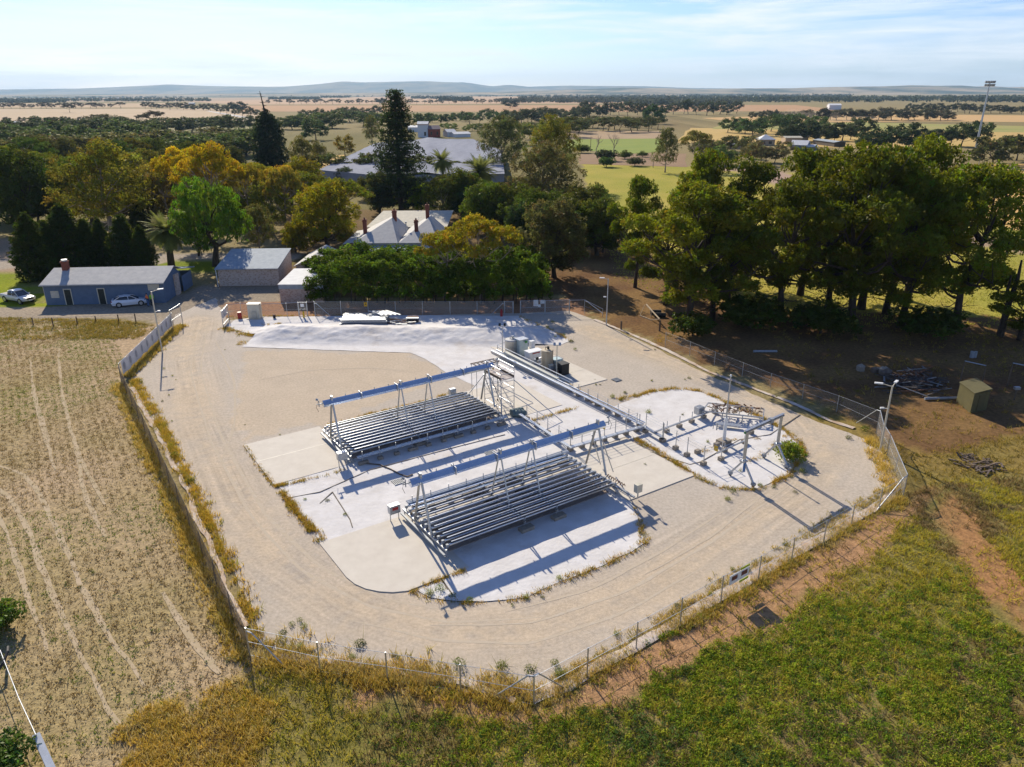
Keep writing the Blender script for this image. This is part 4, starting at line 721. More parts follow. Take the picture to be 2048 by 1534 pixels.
# ------------------------------------------------------------------ buildings
def corr(name, c1, c2, dirx=True, rough=.75, metal=0., pitch=14):
    """corrugated sheet metal: ribs bumped across the slope"""
    M = mat(name, c1, c2, .75, 0., 1.3, 6, 0, spec=.12)
    nt = M.node_tree; N = nt.nodes.new; L = nt.links.new; tc = N('ShaderNodeTexCoord'); w = N('ShaderNodeTexWave'); w.inputs['Scale'].default_value = pitch/6.28; w.bands_direction = 'X' if dirx else 'Y'
    bp = N('ShaderNodeBump'); bp.inputs['Strength'].default_value = .55; bp.inputs['Distance'].default_value = .04; L(tc.outputs['Object'], w.inputs['Vector']); L(w.outputs['Fac'], bp.inputs['Height']); L(bp.outputs['Normal'], nt.nodes['Principled BSDF'].inputs['Normal']); return M
roof_pale = corr('pale_roof', (.50, .48, .44), (.40, .39, .37)); roof_blue = corr('grey_blue_roof', (.36, .40, .42), (.27, .31, .34)); wall_blue = corr('blue_cladding', (.135, .185, .265), (.11, .155, .225), True, .5, .1, 20); roof_white = corr('white_roof', (.70, .69, .66), (.58, .57, .55)); roof_cream = corr('cream_roof', (.52, .47, .36), (.42, .39, .31), True, .5, .15)
def rubble(name, c1, c2, c3):
    M = mat(name, c1, c2, .95, 0, 1.2, 5, 0); nt = M.node_tree; N = nt.nodes.new; L = nt.links.new; b = nt.nodes['Principled BSDF']; tc = N('ShaderNodeTexCoord'); mp = N('ShaderNodeMapping'); mp.inputs['Scale'].default_value = (1, 1, 1.7)
    v = N('ShaderNodeTexVoronoi'); v.inputs['Scale'].default_value = 3.2; L(tc.outputs['Object'], mp.inputs['Vector']); L(mp.outputs['Vector'], v.inputs['Vector']); old = b.inputs['Base Color'].links[0].from_socket
    r_ = N('ShaderNodeMapRange'); r_.inputs['From Min'].default_value = .02; r_.inputs['From Max'].default_value = .6; L(v.outputs['Distance'], r_.inputs['Value']); mx = N('ShaderNodeMixRGB'); mx.inputs['Color2'].default_value = (*c3, 1); L(r_.outputs['Result'], mx.inputs['Fac']); L(old, mx.inputs['Color1']); L(mx.outputs['Color'], b.inputs['Base Color'])
    return M
stone = rubble('rubble_stone', (.36, .24, .17), (.26, .16, .11), (.52, .43, .36)); brick_dk = rubble('old_brick', (.30, .17, .12), (.22, .12, .09), (.44, .34, .28)); brick = mat('chimney_brick', (.26, .085, .05), (.18, .06, .04), .9, 0, 8)
def wallbox(b, x0, x1, y0, y1, z0, z1, mi=0): b.box(((x0+x1)/2, (y0+y1)/2, (z0+z1)/2), (x1-x0, y1-y0, z1-z0), None, mi)
def roofslab(b, p, th=.10, mi=0):               # four corners, thickened downward
    p = [np.array(q, float) for q in p]; return b.hexa([q-[0, 0, th] for q in p], p, mi)
# blue machinery shed (local frame, x along the front)
t = thing('blue_shed', 'long blue corrugated shed with a pale tin roof and red brick chimney', 'shed', (-63.9, 99.4, 0), rz=math.radians(4))
Lx, Dy, ez, rz_ = 15.9, 6.8, 2.95, 4.25
b = MB(); wallbox(b, 0, Lx, 0, Dy-.02, 0, ez-.06); b.add([(0, .002, ez-.06), (0, Dy-.02, ez-.06), (0, 4.4, rz_-.12)], [(0, 1, 2)]); b.add([(Lx-.003, .002, ez-.06), (Lx-.003, Dy-.02, ez-.06), (Lx-.003, 4.4, rz_-.12)], [(0, 2, 1)]); b.build('wall', wall_blue, t, local=True)
b = MB(); roofslab(b, [(-.3, -.35, ez-.05), (Lx+.25, -.35, ez-.05), (Lx+.25, 4.4, rz_), (-.3, 4.4, rz_)]); roofslab(b, [(-.3, 4.4, rz_), (Lx+.25, 4.4, rz_), (Lx+.25, Dy+.3, ez+.4), (-.3, Dy+.3, ez+.4)]); rf = b.build('roof', roof_pale, t, local=True)
b = MB(); b.tube([(-.35, -.42, ez-.16), (Lx+.3, -.42, ez-.16)], .07, 6); b.build('gutter', greym, t, local=True)
b = MB(); b.box((1.55, 3.9, 4.5), (.75, .75, 1.5)); b.box((1.55, 3.9, 5.2), (.9, .9, .14)); ch = b.build('chimney', brick, rf, local=True); b = MB(); b.tube([(1.55, 3.9, 5.25), (1.55, 3.9, 5.5)], .4, 8); b.build('chimney_cap', galv, t, local=True)
for x in (3.05, 7.5):
    b = MB(); b.box((x, -.02, 1.04), (.82, .03, 2.08)); d = b.build('door', mat('dark_door', (.015, .02, .015), (.03, .035, .03), .5), t, local=True)
    b = MB()
    for dx in (-.47, .47): b.box((x+dx, -.03, 1.07), (.1, .06, 2.18))
    b.box((x, -.03, 2.2), (1.04, .06, .1)); b.build('frame', creamm, d, local=True)
b = MB(); b.box((1.35, -.03, 1.5), (1.05, .06, .95)); w_ = b.build('window', creamm, t, local=True); b = MB()
for k in (-.25, .25): b.box((1.35+k, -.067, 1.5), (.44, .012, .78))
b.build('pane', mat('pale_blind', (.55, .52, .45), (.45, .42, .36), .4), w_, local=True)
b = MB(); b.box((14.6, -.03, 2.28), (1.5, .06, .95)); w_ = b.build('window', creamm, t, local=True); b = MB()
for k in range(6): b.box((14.6, -.068, 1.95+k*.13), (1.3, .014, .05))
b.build('louvre', galv, w_, local=True)
b = MB(); wallbox(b, -.22, -.02, .3, 5.9, 0, 2.7); b.build('end_stack', creamm, t, local=True)
b = MB(); wallbox(b, Lx+.02, Lx+.3, 4.0, 5.4, 0, 3.0); b.build('stone_pier', stone, t, local=True)
b = MB(); wallbox(b, Lx+.35, Lx+.42, 6.2, 10.2, 0, 2.3); wallbox(b, Lx-4, Lx+.34, 10.1, 10.2, 0, 2.3); lean = b.build('lean_to', wall_blue, t, local=True); b = MB(); roofslab(b, [(Lx-5, Dy-.6, 3.5), (Lx+.9, Dy-.6, 3.5), (Lx+.9, 10.7, 2.75), (Lx-5, 10.7, 2.75)]); b.build('lean_to_roof', roof_blue, t, local=True)
# stone shed with a skillion roof
t = thing('stone_shed', 'square rubble stone shed under a single sloping grey-blue tin roof', 'shed', (-44.0, 109.9, 0), rz=math.radians(2)); Lx = 9.0; Dy = 8.2
b = MB(); b.hexa([(0, 0, 0), (Lx, 0, 0), (Lx, Dy, 0), (0, Dy, 0)], [(0, 0, 2.62), (Lx, 0, 2.62), (Lx, Dy, 3.85), (0, Dy, 3.85)]); b.build('wall', stone, t, local=True)
b = MB(); roofslab(b, [(-.3, -.35, 2.72), (Lx+.12, -.35, 2.72), (Lx+.12, Dy+.2, 4.02), (-.3, Dy+.2, 4.02)]); b.build('roof', roof_blue, t, local=True)
b = MB(); b.tube([(-.3, -.42, 2.62), (Lx+.1, -.42, 2.62)], .07, 6); b.build('gutter', greym, t, local=True); b = MB(); b.tube([(-.12, -.4, 2.6), (-.12, -.2, 0)], .06, 6); b.build('downpipe', whitem, t, local=True)
# brick outbuilding with white roof beside the hedge
t = thing('brick_outbuilding', 'low brick outbuilding with a white roof half hidden by the hedge', 'outbuilding', (-32.0, 100.2, 0)); b = MB(); wallbox(b, 0, 6, 0, 8.2, 0, 1.95); b.build('wall', brick_dk, t, local=True)
b = MB(); wallbox(b, -.04, 6.04, -.05, .12, 1.95, 2.55); b.build('fascia', roof_blue, t, local=True); b = MB(); roofslab(b, [(-.12, -.12, 2.62), (6.1, -.12, 2.62), (6.1, 8.4, 2.95), (-.12, 8.4, 2.95)]); b.build('roof', roof_white, t, local=True)
# small gabled stone store between them
t = thing('gabled_store', 'small gabled stone store between the stone shed and the hedge', 'store', (-33.4, 114.0, 0)); b = MB(); wallbox(b, 0, 5, 0, 10, 0, 2.2); b.add([(0, .003, 2.2), (5, .003, 2.2), (2.5, .003, 3.4)], [(0, 1, 2)]); b.build('wall', stone, t, local=True)
b = MB(); roofslab(b, [(-.3, -.3, 2.15), (2.5, -.3, 3.5), (2.5, 10.3, 3.5), (-.3, 10.3, 2.15)][::1]); roofslab(b, [(2.5, -.3, 3.5), (5.3, -.3, 2.15), (5.3, 10.3, 2.15), (2.5, 10.3, 3.5)]); b.build('roof', roof_pale, t, local=True)
b = MB(); b.box((.3, -.7, .7), (.9, .1, 1.4)); b.build('gate', redm, t, local=True)
# homestead
t = thing('homestead', 'old homestead with two hipped tin roofs, brick chimneys and a blue-roofed veranda', 'house', (-20, 126, 0)); O = np.array([-20, 126, 0.])
b = MB(); wallbox(b, -25.6+20, -14+20, .5, 26, 0, 3.35); b.build('wall', mat('pale_render', (.50, .48, .44), (.40, .38, .35), .85, 0, 2), t, local=True)
def hip(b, x0, x1, y0, y1, ax, ay0, ay1, ze, za):
    v = [(x0, y0, ze), (x1, y0, ze), (x1, y1, ze), (x0, y1, ze), (ax, ay0, za), (ax, ay1, za)]; b.add([(p[0]+20, p[1]-126, p[2]) for p in v], [(0, 1, 4), (1, 2, 5, 4), (2, 3, 5), (3, 0, 4, 5), (3, 2, 1, 0)])
b = MB(); hip(b, -26.8, -19.2, 125.6, 141, -21.2, 133.4, 137, 3.45, 6.4); hip(b, -19.1, -12.4, 125.7, 141, -14.6, 133.6, 137, 3.44, 6.4); rf = b.build('roof', roof_pale, t, local=True)
b = MB(); roofslab(b, [(-7.2, 14.2, 3.7), (8, 14.2, 3.7), (8.4, 25.4, 5.1), (-5.6, 25.4, 5.1)]); roofslab(b, [(-5.6, 25.4, 5.1), (8.4, 25.4, 5.1), (8.4, 33, 3.5), (-5.6, 33, 3.5)]); b.build('back_roof', roof_cream, t, local=True)
b = MB(); roofslab(b, [(-9, 2, 2.9), (-6.6, 2, 3.3), (-6.6, 15, 3.3), (-9, 15, 2.9)]); b.build('side_veranda_roof', roof_pale, t, local=True)
b = MB(); roofslab(b, [(-5.8, -2.7, 2.55), (6.5, -2.7, 2.55), (6.5, -.1, 3.05), (-5.8, -.1, 3.05)]); b.build('veranda_roof', roof_blue, t, local=True); b = MB(); b.box((.35, .3, 3.24), (12, .06, .38)); b.build('frieze', whitem, t, local=True)
for x in (-5.6, -2.6, .4, 3.4, 6.3): b = MB(); b.box((x, -2.6, 1.25), (.12, .12, 2.5)); b.build('veranda_post', whitem, t, local=True)
for (x, y, z0, z1, w) in ((-5.6, 5.2, 3.6, 6.5, .62), (-.9, 8.9, 5.6, 7.5, .72), (5.0, 9.1, 5.6, 8.4, .62), (3.6, 3.4, 3.8, 6.6, .6)):
    b = MB(); b.box((x, y, (z0+z1)/2), (w, w, z1-z0)); b.box((x, y, z1-.25), (w+.16, w+.16, .16)); b.box((x, y, z1+.02), (w+.08, w+.08, .12)); c_ = b.build('chimney', brick, rf, local=True); b = MB(); b.tube([(x, y, z1+.05), (x, y, z1+.4)], .14, 7); b.build('chimney_pot', rustm, t, local=True)
b = MB(); b.tube([(1.6, 5.2, 4.2), (1.6, 5.2, 6.0)], .1, 7); b.tube([(1.6, 5.2, 5.95), (1.6, 5.2, 6.15)], .18, 7); b.build('flue', galv, t, local=True); b = MB(); b.bar((3.4, 9, 4.9), (3.4, 9, 6.3), .04); b.bar((2.9, 9, 6.1), (3.9, 9, 6.3), .03); b.bar((3.1, 9.2, 6.25), (3.1, 8.7, 6.15), .02); b.build('aerial', galv, t, local=True)
# shade netting over the orchard
netm = mat('shade_cloth', (.27, .28, .32), (.21, .22, .26), .95, 0, .25, 6, .2, (1, .15, 1), .04)
def netz(p, ctr): return 0
out_ = [(-61, 244), (-66, 380), (-42, 416), (-20, 410), (-4, 326), (-2, 232), (-39, 226)]; pts = []
for i in range(len(out_)):
    a, c = np.array(out_[i], float), np.array(out_[(i+1) % len(out_)], float); n = max(1, int(np.linalg.norm(c-a)/6)); pts += [a+(c-a)*k/n for k in range(n)]
n = len(pts); X, Y = np.meshgrid(np.arange(-64, -2, 2.5), np.arange(228, 414, 4)); q = np.stack([X.ravel(), Y.ravel()], -1); q = q[inpoly(q, np.array(pts))]
vs, _, fs, *_ = delaunay_2d_cdt([Vector(p) for p in list(pts)+list(q)], [(i, (i+1) % n) for i in range(n)], [], 1, 1e-3); vs = np.array([[p[0], p[1]] for p in vs]); fold = np.abs(vs[:, 0]-(-33-(vs[:, 1]-290)*.09))
z = 4.4+.9*np.exp(-(fold/3)**2)-.25*np.abs(np.sin(vs[:, 0]*.52))*np.abs(np.sin(vs[:, 1]*.33))+.3*fbm(vs, 30, 5); t = thing('shade_netting', 'vast grey orchard shade netting stretched behind the araucaria', 'shade net', (-34, 300, 0)); me = raw_mesh('net', np.column_stack([vs, z])-[-34, 300, 0], np.array([list(f) for f in fs]), None, [netm], True, True); link('net', me, t)
b = MB(); e = [np.array([p[0], p[1], 4.5]) for p in pts[::2]]
b.add([p for a in e for p in (a, a-[0, 0, 3.2])], [(2*i, 2*i+1, 2*((i+1) % len(e))+1, 2*((i+1) % len(e))) for i in range(len(e))]); b.build('side_net', netm, t)
# distant buildings
def gable(name, label, cat, p0, p1, depth, hw, hr, wm, rm, windows=0):
    A, B = G(*p0), G(*p1); x = norm(B-A); y = np.array([-x[1], x[0], 0]); Ln = np.linalg.norm(B-A); t = thing(name, label, cat, A); P = lambda u, v, z: A+x*u+y*v+np.array([0, 0, z])
    b = MB(); b.hexa([P(0, 0, 0), P(Ln, 0, 0), P(Ln, depth, 0), P(0, depth, 0)], [P(0, 0, hw), P(Ln, 0, hw), P(Ln, depth, hw), P(0, depth, hw)])
    b.add([P(0, .02, hw), P(0, depth-.02, hw), P(0, depth/2, hr), P(Ln, .02, hw), P(Ln, depth-.02, hw), P(Ln, depth/2, hr)], [(0, 2, 1), (3, 4, 5)]); b.build('wall', wm, t)
    o = .4; b = MB(); roofslab(b, [P(-o, -o, hw-.1), P(Ln+o, -o, hw-.1), P(Ln+o, depth/2, hr+.12), P(-o, depth/2, hr+.12)]); roofslab(b, [P(-o, depth/2, hr+.12), P(Ln+o, depth/2, hr+.12), P(Ln+o, depth+o, hw-.1), P(-o, depth+o, hw-.1)]); b.build('roof', rm, t)
    for k in range(windows): b = MB(); u = Ln*(k+.5)/windows; b.box(P(u, -.04, hw*.5), (Ln*.12, .1, hw*.38), (x, y, (0, 0, 1))); b.build('window', glass, t)
    return t
def hiproof(name, label, cat, p0, p1, depth, hw, hr, wm, rm):
    A, B = G(*p0), G(*p1); x = norm(B-A); y = np.array([-x[1], x[0], 0]); Ln = np.linalg.norm(B-A); t = thing(name, label, cat, A); P = lambda u, v, z: A+x*u+y*v+np.array([0, 0, z])
    b = MB(); b.hexa([P(0, 0, 0), P(Ln, 0, 0), P(Ln, depth, 0), P(0, depth, 0)], [P(0, 0, hw), P(Ln, 0, hw), P(Ln, depth, hw), P(0, depth, hw)]); b.build('wall', wm, t); o = .6; r_ = depth*.4
    b = MB(); b.add([P(-o, -o, hw), P(Ln+o, -o, hw), P(Ln+o, depth+o, hw), P(-o, depth+o, hw), P(r_, depth/2, hr), P(Ln-r_, depth/2, hr)], [(0, 1, 5, 4), (1, 2, 5), (2, 3, 4, 5), (3, 0, 4), (3, 2, 1, 0)]); b.build('roof', rm, t)
    for u in (.25, .7): b = MB(); b.box(P(Ln*u, -.05, hw*.5), (1.6, .12, 1.4), (x, y, (0, 0, 1))); b.build('window', glass, t)
    return t
wallw = mat('white_wall', (.70, .70, .70), (.60, .60, .60), .7, 0, 2); wallt = mat('tan_wall', (.42, .31, .20), (.36, .27, .18), .8, 0, 2); wallr = mat('red_brick_wall', (.30, .06, .04), (.22, .05, .035), .85, 0, 3)
A = G(836, 275); hT = HT((846, 275), 246); t = thing('white_tower', 'white square winery tower with a low gabled cap and dark window', 'tower', A); wd = np.linalg.norm(G(856, 275)-A); b = MB(); b.box(A+[wd/2, 4, hT*.43], (wd, 8, hT*.86)); b.build('wall', wallw, t); b = MB(); b.box(A+[wd/2, 4, hT*.89], (wd+.4, 8.4, hT*.07)); b.build('band', mat('pink_band', (.45, .30, .26), None, .8), t)
b = MB(); a0 = A+[-.4, -.4, hT*.925]; roofslab(b, [a0, a0+[wd+.8, 0, 0], a0+[wd+.8, 4.4, 1.6], a0+[0, 4.4, 1.6]]); roofslab(b, [a0+[0, 4.4, 1.6], a0+[wd+.8, 4.4, 1.6], a0+[wd+.8, 8.8, 0], a0+[0, 8.8, 0]]); b.build('roof', roof_white, t); b = MB(); b.box(A+[wd*.72, -.05, hT*.25], (1.2, .12, 2.4)); b.build('window', glass, t)
gable('brick_house', 'red brick gabled house against the white tower', 'house', (857, 275), (881, 274.5), 9, 5.2, 7.2, wallr, mat('brick_roof', (.30, .20, .18), (.24, .16, .15), .8), 2)
gable('white_shed', 'white flat shed left of the white tower behind the araucaria', 'shed', (815, 264), (836, 264), 12, 3.4, 4.4, wallw, roof_white); gable('white_shed', 'white shed with a lifted gable right of the red brick house', 'shed', (895, 274), (912, 273.5), 8, 3.2, 4.6, wallw, roof_white); gable('white_shed', 'long low white shed at the end of the shade netting', 'shed', (909, 275), (941, 274), 8, 2.2, 3.2, wallw, roof_white)
hiproof('farm_house', 'cream farm house with a pale hipped roof among trees', 'house', (1519, 291), (1549, 291), 9, 3., 5.4, wallt, roof_white); gable('farm_shed', 'tan flat-fronted farm shed beside the farm house', 'shed', (1570, 289), (1603, 289), 9, 3.6, 4.1, wallt, roof_cream)
gable('farm_shed', 'grey-blue farm shed with a white gabled roof', 'shed', (1580, 300), (1612, 301), 9, 2.6, 4.4, wall_blue, roof_white); gable('farm_shed', 'lean annex on the end of the grey-blue farm shed', 'shed', (1613, 301), (1634, 301), 6, 1.9, 2.6, wall_blue, roof_white); gable('farm_shed', 'small hip-topped shed behind the tan farm shed', 'shed', (1600, 284), (1616, 284), 7, 3.2, 4.6, wallt, roof_white); gable('farm_shed', 'little cube shed peeping above the tan farm shed', 'shed', (1572, 279.5), (1582, 279.5), 6, 3.6, 5, wallt, roof_white)
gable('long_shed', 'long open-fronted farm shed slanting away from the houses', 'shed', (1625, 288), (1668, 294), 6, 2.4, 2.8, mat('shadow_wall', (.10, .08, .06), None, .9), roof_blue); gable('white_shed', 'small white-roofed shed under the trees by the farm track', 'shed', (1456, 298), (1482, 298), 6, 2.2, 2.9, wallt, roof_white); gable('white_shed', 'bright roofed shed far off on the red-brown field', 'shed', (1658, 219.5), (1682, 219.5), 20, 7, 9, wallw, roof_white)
gable('greenhouse', 'long white growing tunnel at the left edge of the pale paddock', 'greenhouse', (-20, 248), (36, 247.5), 6, 1.6, 2.4, wallw, roof_white); gable('greenhouse', 'long pale growing tunnel beside the country road', 'greenhouse', (363, 242.5), (408, 241.8), 6, 1.6, 2.6, wallw, roof_pale)
rng = np.random.default_rng(5)
for i, (x, y) in enumerate([(10, 190), (28, 188), (42, 189), (22, 193.5), (38, 196), (25, 204), (46, 205), (150, 190.5), (190, 194.5), (212, 190.2), (222, 196), (236, 197), (246, 196.5), (316, 201), (384, 209), (96, 193), (880, 191.5), (905, 192), (770, 194), (1110, 200), (1150, 202), (1252, 207), (1265, 209)]):
    A = G(x, max(y, 190.6)); s = rng.uniform(9, 16); h = rng.uniform(4, 6); o = MB(); o.box(A+[0, 0, h*.4], (s, s*.6, h*.8)); o.add([A+[-s*.55, -s*.35, h*.8], A+[s*.55, -s*.35, h*.8], A+[s*.55, s*.35, h*.8], A+[-s*.55, s*.35, h*.8], A+[-s*.5, 0, h*1.3], A+[s*.5, 0, h*1.3]], [(0, 1, 5, 4), (2, 3, 4, 5), (1, 2, 5), (3, 0, 4), (3, 2, 1, 0)], 1)
    tag(o.build('distant_house', [wallw, roof_white]), 'tiny white-roofed house far out on the plain', 'house', 'houses far out on the plain')
b = MB()
t = thing('grain_silos', 'faint grey silo block on the plain below the left range', 'silos', G(498, 191)); s0 = G(498, 191)
for k in range(7): c = s0+[(k-3)*16, 0, 0]; hh = 36 if k in (1, 4, 5) else 24; b = MB(); b.tube([c, c+[0, 0, hh]], 7.5, 8); b.build('silo', mat('silo_wall', (.4, .4, .4), None, .8), t)
sheet('country_road', gp((520, 243.5), (470, 233), (425, 224.5), (412, 222), (418, 222), (434, 224.5), (482, 232), (534, 242)), .12, mat('asphalt_pale', (.42, .40, .38), (.36, .34, .32), .9), None, None, 20, .2)
# floodlight tower and street lights beyond the pines
def pole_top(b_, yt): return G(*b_), HT(b_, yt)
g, h = pole_top((1951, 300), 163); t = thing('floodlight_tower', 'very tall slim floodlight tower against the far hills', 'floodlight', g); b = MB(); b.tube([g, g+[0, 0, h*.5], g+[0, 0, h]], [.55, .42, .28], 9); b.build('pole', galv, t); b = MB(); b.bar(g+[-2.2, 0, h-.5], g+[2.2, 0, h-.5], .25); b.bar(g+[-2., 0, h-1.9], g+[2., 0, h-1.9], .18); b.build('crossarm', galv, t)
for k, x in enumerate((-2.0, -.9, .3, 1.3, 2.0)):
    for z in (0, -1.4): b = MB(); b.box(g+[x, -.35, h-.2+z], (.85, .5, 1.0), ((1, 0, 0), (0, .9, .4), (0, -.4, .9))); b.build('floodlight', greym, t)
g, h = pole_top((1957, 330), 297); t = thing('street_light', 'short street light on a pale pole below the floodlight tower', 'street light', g); b = MB(); b.tube([g, g+[.1, 0, h]], [.13, .09], 7); b.build('pole', galv, t); b = MB(); b.bar(g+[.1, 0, h], g+[1.2, 0, h+.5], .08); b.build('arm', galv, t); b = MB(); b.box(g+[.55, -.1, h-.35], (.9, .5, .8)); b.build('lamp_head', whitem, t)
g, h = pole_top((1181, 303), 273); t = thing('power_pole', 'thin dark power pole beside the green plot', 'pole', g); b = MB(); b.tube([g, g+[0, 0, h]], [.16, .11], 6); b.build('pole', woodm, t); b = MB(); b.bar(g+[-1, 0, h-.5], g+[1, 0, h-.5], .12); b.build('crossarm', woodm, t)
# dust raised by a tractor
DM = bpy.data.materials.new('dust'); DM.use_nodes = True; nt = DM.node_tree; nt.nodes.remove(nt.nodes['Principled BSDF']); pv = nt.nodes.new('ShaderNodeVolumePrincipled'); pv.inputs['Color'].default_value = (.95, .78, .58, 1); pv.inputs['Density'].default_value = .012; nt.links.new(pv.outputs[0], nt.nodes['Material Output'].inputs['Volume'])
b = MB(); dg = G(1665, 243)
for (dx, dy, z, rx, ry, rz__) in ((0, 0, 2.5, 10, 8, 4.5), (-14, 8, 4, 13, 9, 6), (12, 3, 2, 14, 9, 2.8), (-32, 20, 5, 16, 10, 6), (34, 12, 2.2, 20, 10, 2.6), (3, 4, 5, 5, 5, 4)): b.sphere(dg+[dx, dy, z], (rx, ry, rz__), 12)
tag(b.build('dust_cloud', DM, smooth=True), kind='stuff')
# ------------------------------------------------------------------ vehicles (local frame: x forward)
carw = mat('white_car_paint', (.70, .71, .73), (.66, .67, .70), .22, .1, 1, spec=.6); cars = mat('silver_car_paint', (.56, .57, .58), (.52, .53, .54), .28, .35, 1, spec=.6); lampm = mat('headlamp', (.75, .77, .8), (.6, .6, .62), .12, .2, 5, spec=.8); tailm = mat('tail_lamp', (.35, .01, .01), None, .25)
def loft(b, st, mi=0):            # stations: (x, zb, zm, zt, half_bottom, half_mid, half_top)
    rows = []
    for (x, zb, zm, zt, hb, hm, ht) in st: rows.append([(x, -hb, zb), (x, -hm, zm), (x, -ht, zt), (x, ht, zt), (x, hm, zm), (x, hb, zb)])
    vs = [p for r_ in rows for p in r_]; n = 6; fs = [(i*n+j, (i+1)*n+j, (i+1)*n+(j+1) % n, i*n+(j+1) % n) for i in range(len(rows)-1) for j in range(n)]; fs += [tuple(range(n)), tuple(range((len(rows)-1)*n, len(rows)*n))[::-1]]; b.add(vs, fs, mi)
def wheels(t, xs, hw, r_):
    for x in xs:
        for s in (-1, 1):
            b = MB(); b.tube([(x, s*(hw-.2), r_), (x, s*hw, r_)], r_, 18); w = b.build('tyre', darkm, t, local=True); b = MB(); b.tube([(x, s*(hw-.02), r_), (x, s*(hw+.015), r_)], r_*.66, 14)
            b.build('rim', steel, w, local=True)
            b = MB(); b.tube([(x, s*(hw-.24), r_+.02), (x, s*(hw-.005), r_+.02)], r_*1.14, 18); b.build('wheel_arch', blackp, t, local=True)
g0, g1 = G(231, 613), G(291, 607); yaw = math.atan2(g1[1]-g0[1], g1[0]-g0[0]); t = thing('white_sedan', 'shiny white sedan parked against the blue shed wall', 'car', (g0+g1)/2, rz=yaw)
b = MB(); loft(b, [(-2.28, .42, .6, .78, .62, .72, .6), (-2.15, .26, .6, .98, .78, .84, .70), (-1.6, .22, .62, 1.02, .86, .9, .74), (-.6, .2, .62, .96, .87, .91, .80), (.75, .2, .62, .93, .87, .91, .80), (1.5, .21, .6, .88, .86, .9, .74), (2.05, .24, .55, .76, .78, .82, .60), (2.3, .36, .5, .62, .55, .62, .5)]); b.build('body', carw, t, local=True, bevel=.05)
b = MB(); loft(b, [(-1.95, .92, .96, 1.0, .66, .66, .62), (-1.15, .94, 1.12, 1.36, .76, .70, .54), (-.5, .94, 1.14, 1.42, .78, .72, .56), (.15, .93, 1.12, 1.38, .78, .71, .55), (1.15, .9, .91, .92, .74, .73, .68)]); b.build('windows', glass, t, local=True)
b = MB(); loft(b, [(-1.2, 1.33, 1.36, 1.385, .56, .55, .50), (-.5, 1.40, 1.43, 1.46, .58, .57, .52), (.2, 1.355, 1.38, 1.405, .57, .56, .51)]); b.build('roof', carw, t, local=True)
wheels(t, (-1.35, 1.38), .91, .33)
for s in (-1, 1):
    b = MB(); b.box((2.08, s*.62, .66), (.36, .26, .13), ((.85, -s*.5, 0), (s*.5, .85, 0), (0, 0, 1))); b.build('headlight', lampm, t, local=True); b = MB(); b.box((-2.2, s*.6, .82), (.14, .34, .13)); b.build('tail_light', tailm, t, local=True); b = MB(); b.box((.78, s*.98, .98), (.14, .2, .13)); b.build('mirror', carw, t, local=True)
    b = MB(); b.bar((-.1, s*.745, .95), (-.15, s*.60, 1.36), .07); b.bar((1.12, s*.72, .9), (.2, s*.56, 1.385), .06); b.bar((-1.9, s*.64, .96), (-1.18, s*.555, 1.365), .09); b.build('pillar', carw, t, local=True)
b = MB(); b.box((2.28, 0, .45), (.06, .8, .22)); b.build('grille', blackp, t, local=True)
g0, g1 = G(12, 603), G(66, 604); yaw = math.atan2(g1[1]-g0[1]-1.6, g1[0]-g0[0]); t = thing('silver_ute', 'silver dual-cab pickup parked on the green lawn', 'pickup', (g0+g1)/2, rz=yaw)
b = MB(); loft(b, [(-2.68, .5, .75, 1.08, .84, .88, .84), (-2.5, .42, .75, 1.10, .88, .92, .86), (.7, .4, .75, 1.08, .9, .93, .86), (1.5, .42, .75, 1.07, .9, .93, .82), (2.3, .45, .72, 1.0, .86, .9, .76), (2.62, .5, .7, .92, .7, .78, .62)]); b.build('body', cars, t, local=True, bevel=.05)
b = MB(); loft(b, [(-1.0, 1.04, 1.08, 1.12, .8, .8, .76), (-.8, 1.06, 1.35, 1.68, .82, .78, .62), (.2, 1.06, 1.35, 1.74, .83, .78, .62), (1.35, 1.03, 1.05, 1.08, .8, .79, .74)]); b.build('windows', glass, t, local=True); b = MB(); loft(b, [(-.85, 1.64, 1.68, 1.72, .64, .63, .58), (-.1, 1.71, 1.75, 1.79, .66, .65, .6), (.42, 1.63, 1.67, 1.70, .65, .64, .58)]); b.build('roof', cars, t, local=True)
b = MB(); b.box((-1.78, 0, 1.10), (1.5, 1.4, .035)); b.build('tray_cover', blackp, t, local=True); wheels(t, (-1.75, 1.6), .93, .40)
for s in (-1, 1):
    b = MB(); b.box((2.45, s*.66, .86), (.28, .3, .16)); b.build('headlight', lampm, t, local=True); b = MB(); b.box((-2.66, s*.8, .85), (.1, .14, .34)); b.build('tail_light', tailm, t, local=True); b = MB(); b.box((.95, s*1.02, 1.14), (.14, .24, .2)); b.build('mirror', cars, t, local=True); b = MB(); b.bar((.0, s*.8, 1.07), (-.05, s*.64, 1.68), .08); b.bar((1.3, s*.79, 1.05), (.42, s*.64, 1.66), .07); b.bar((-.98, s*.8, 1.08), (-.86, s*.64, 1.66), .1); b.build('pillar', cars, t, local=True)
b = MB(); b.box((2.62, 0, .78), (.06, .9, .24)); b.build('grille', blackp, t, local=True); b = MB(); b.box((2.67, 0, .55), (.02, .45, .12)); b.build('number_plate', whitem, t, local=True)
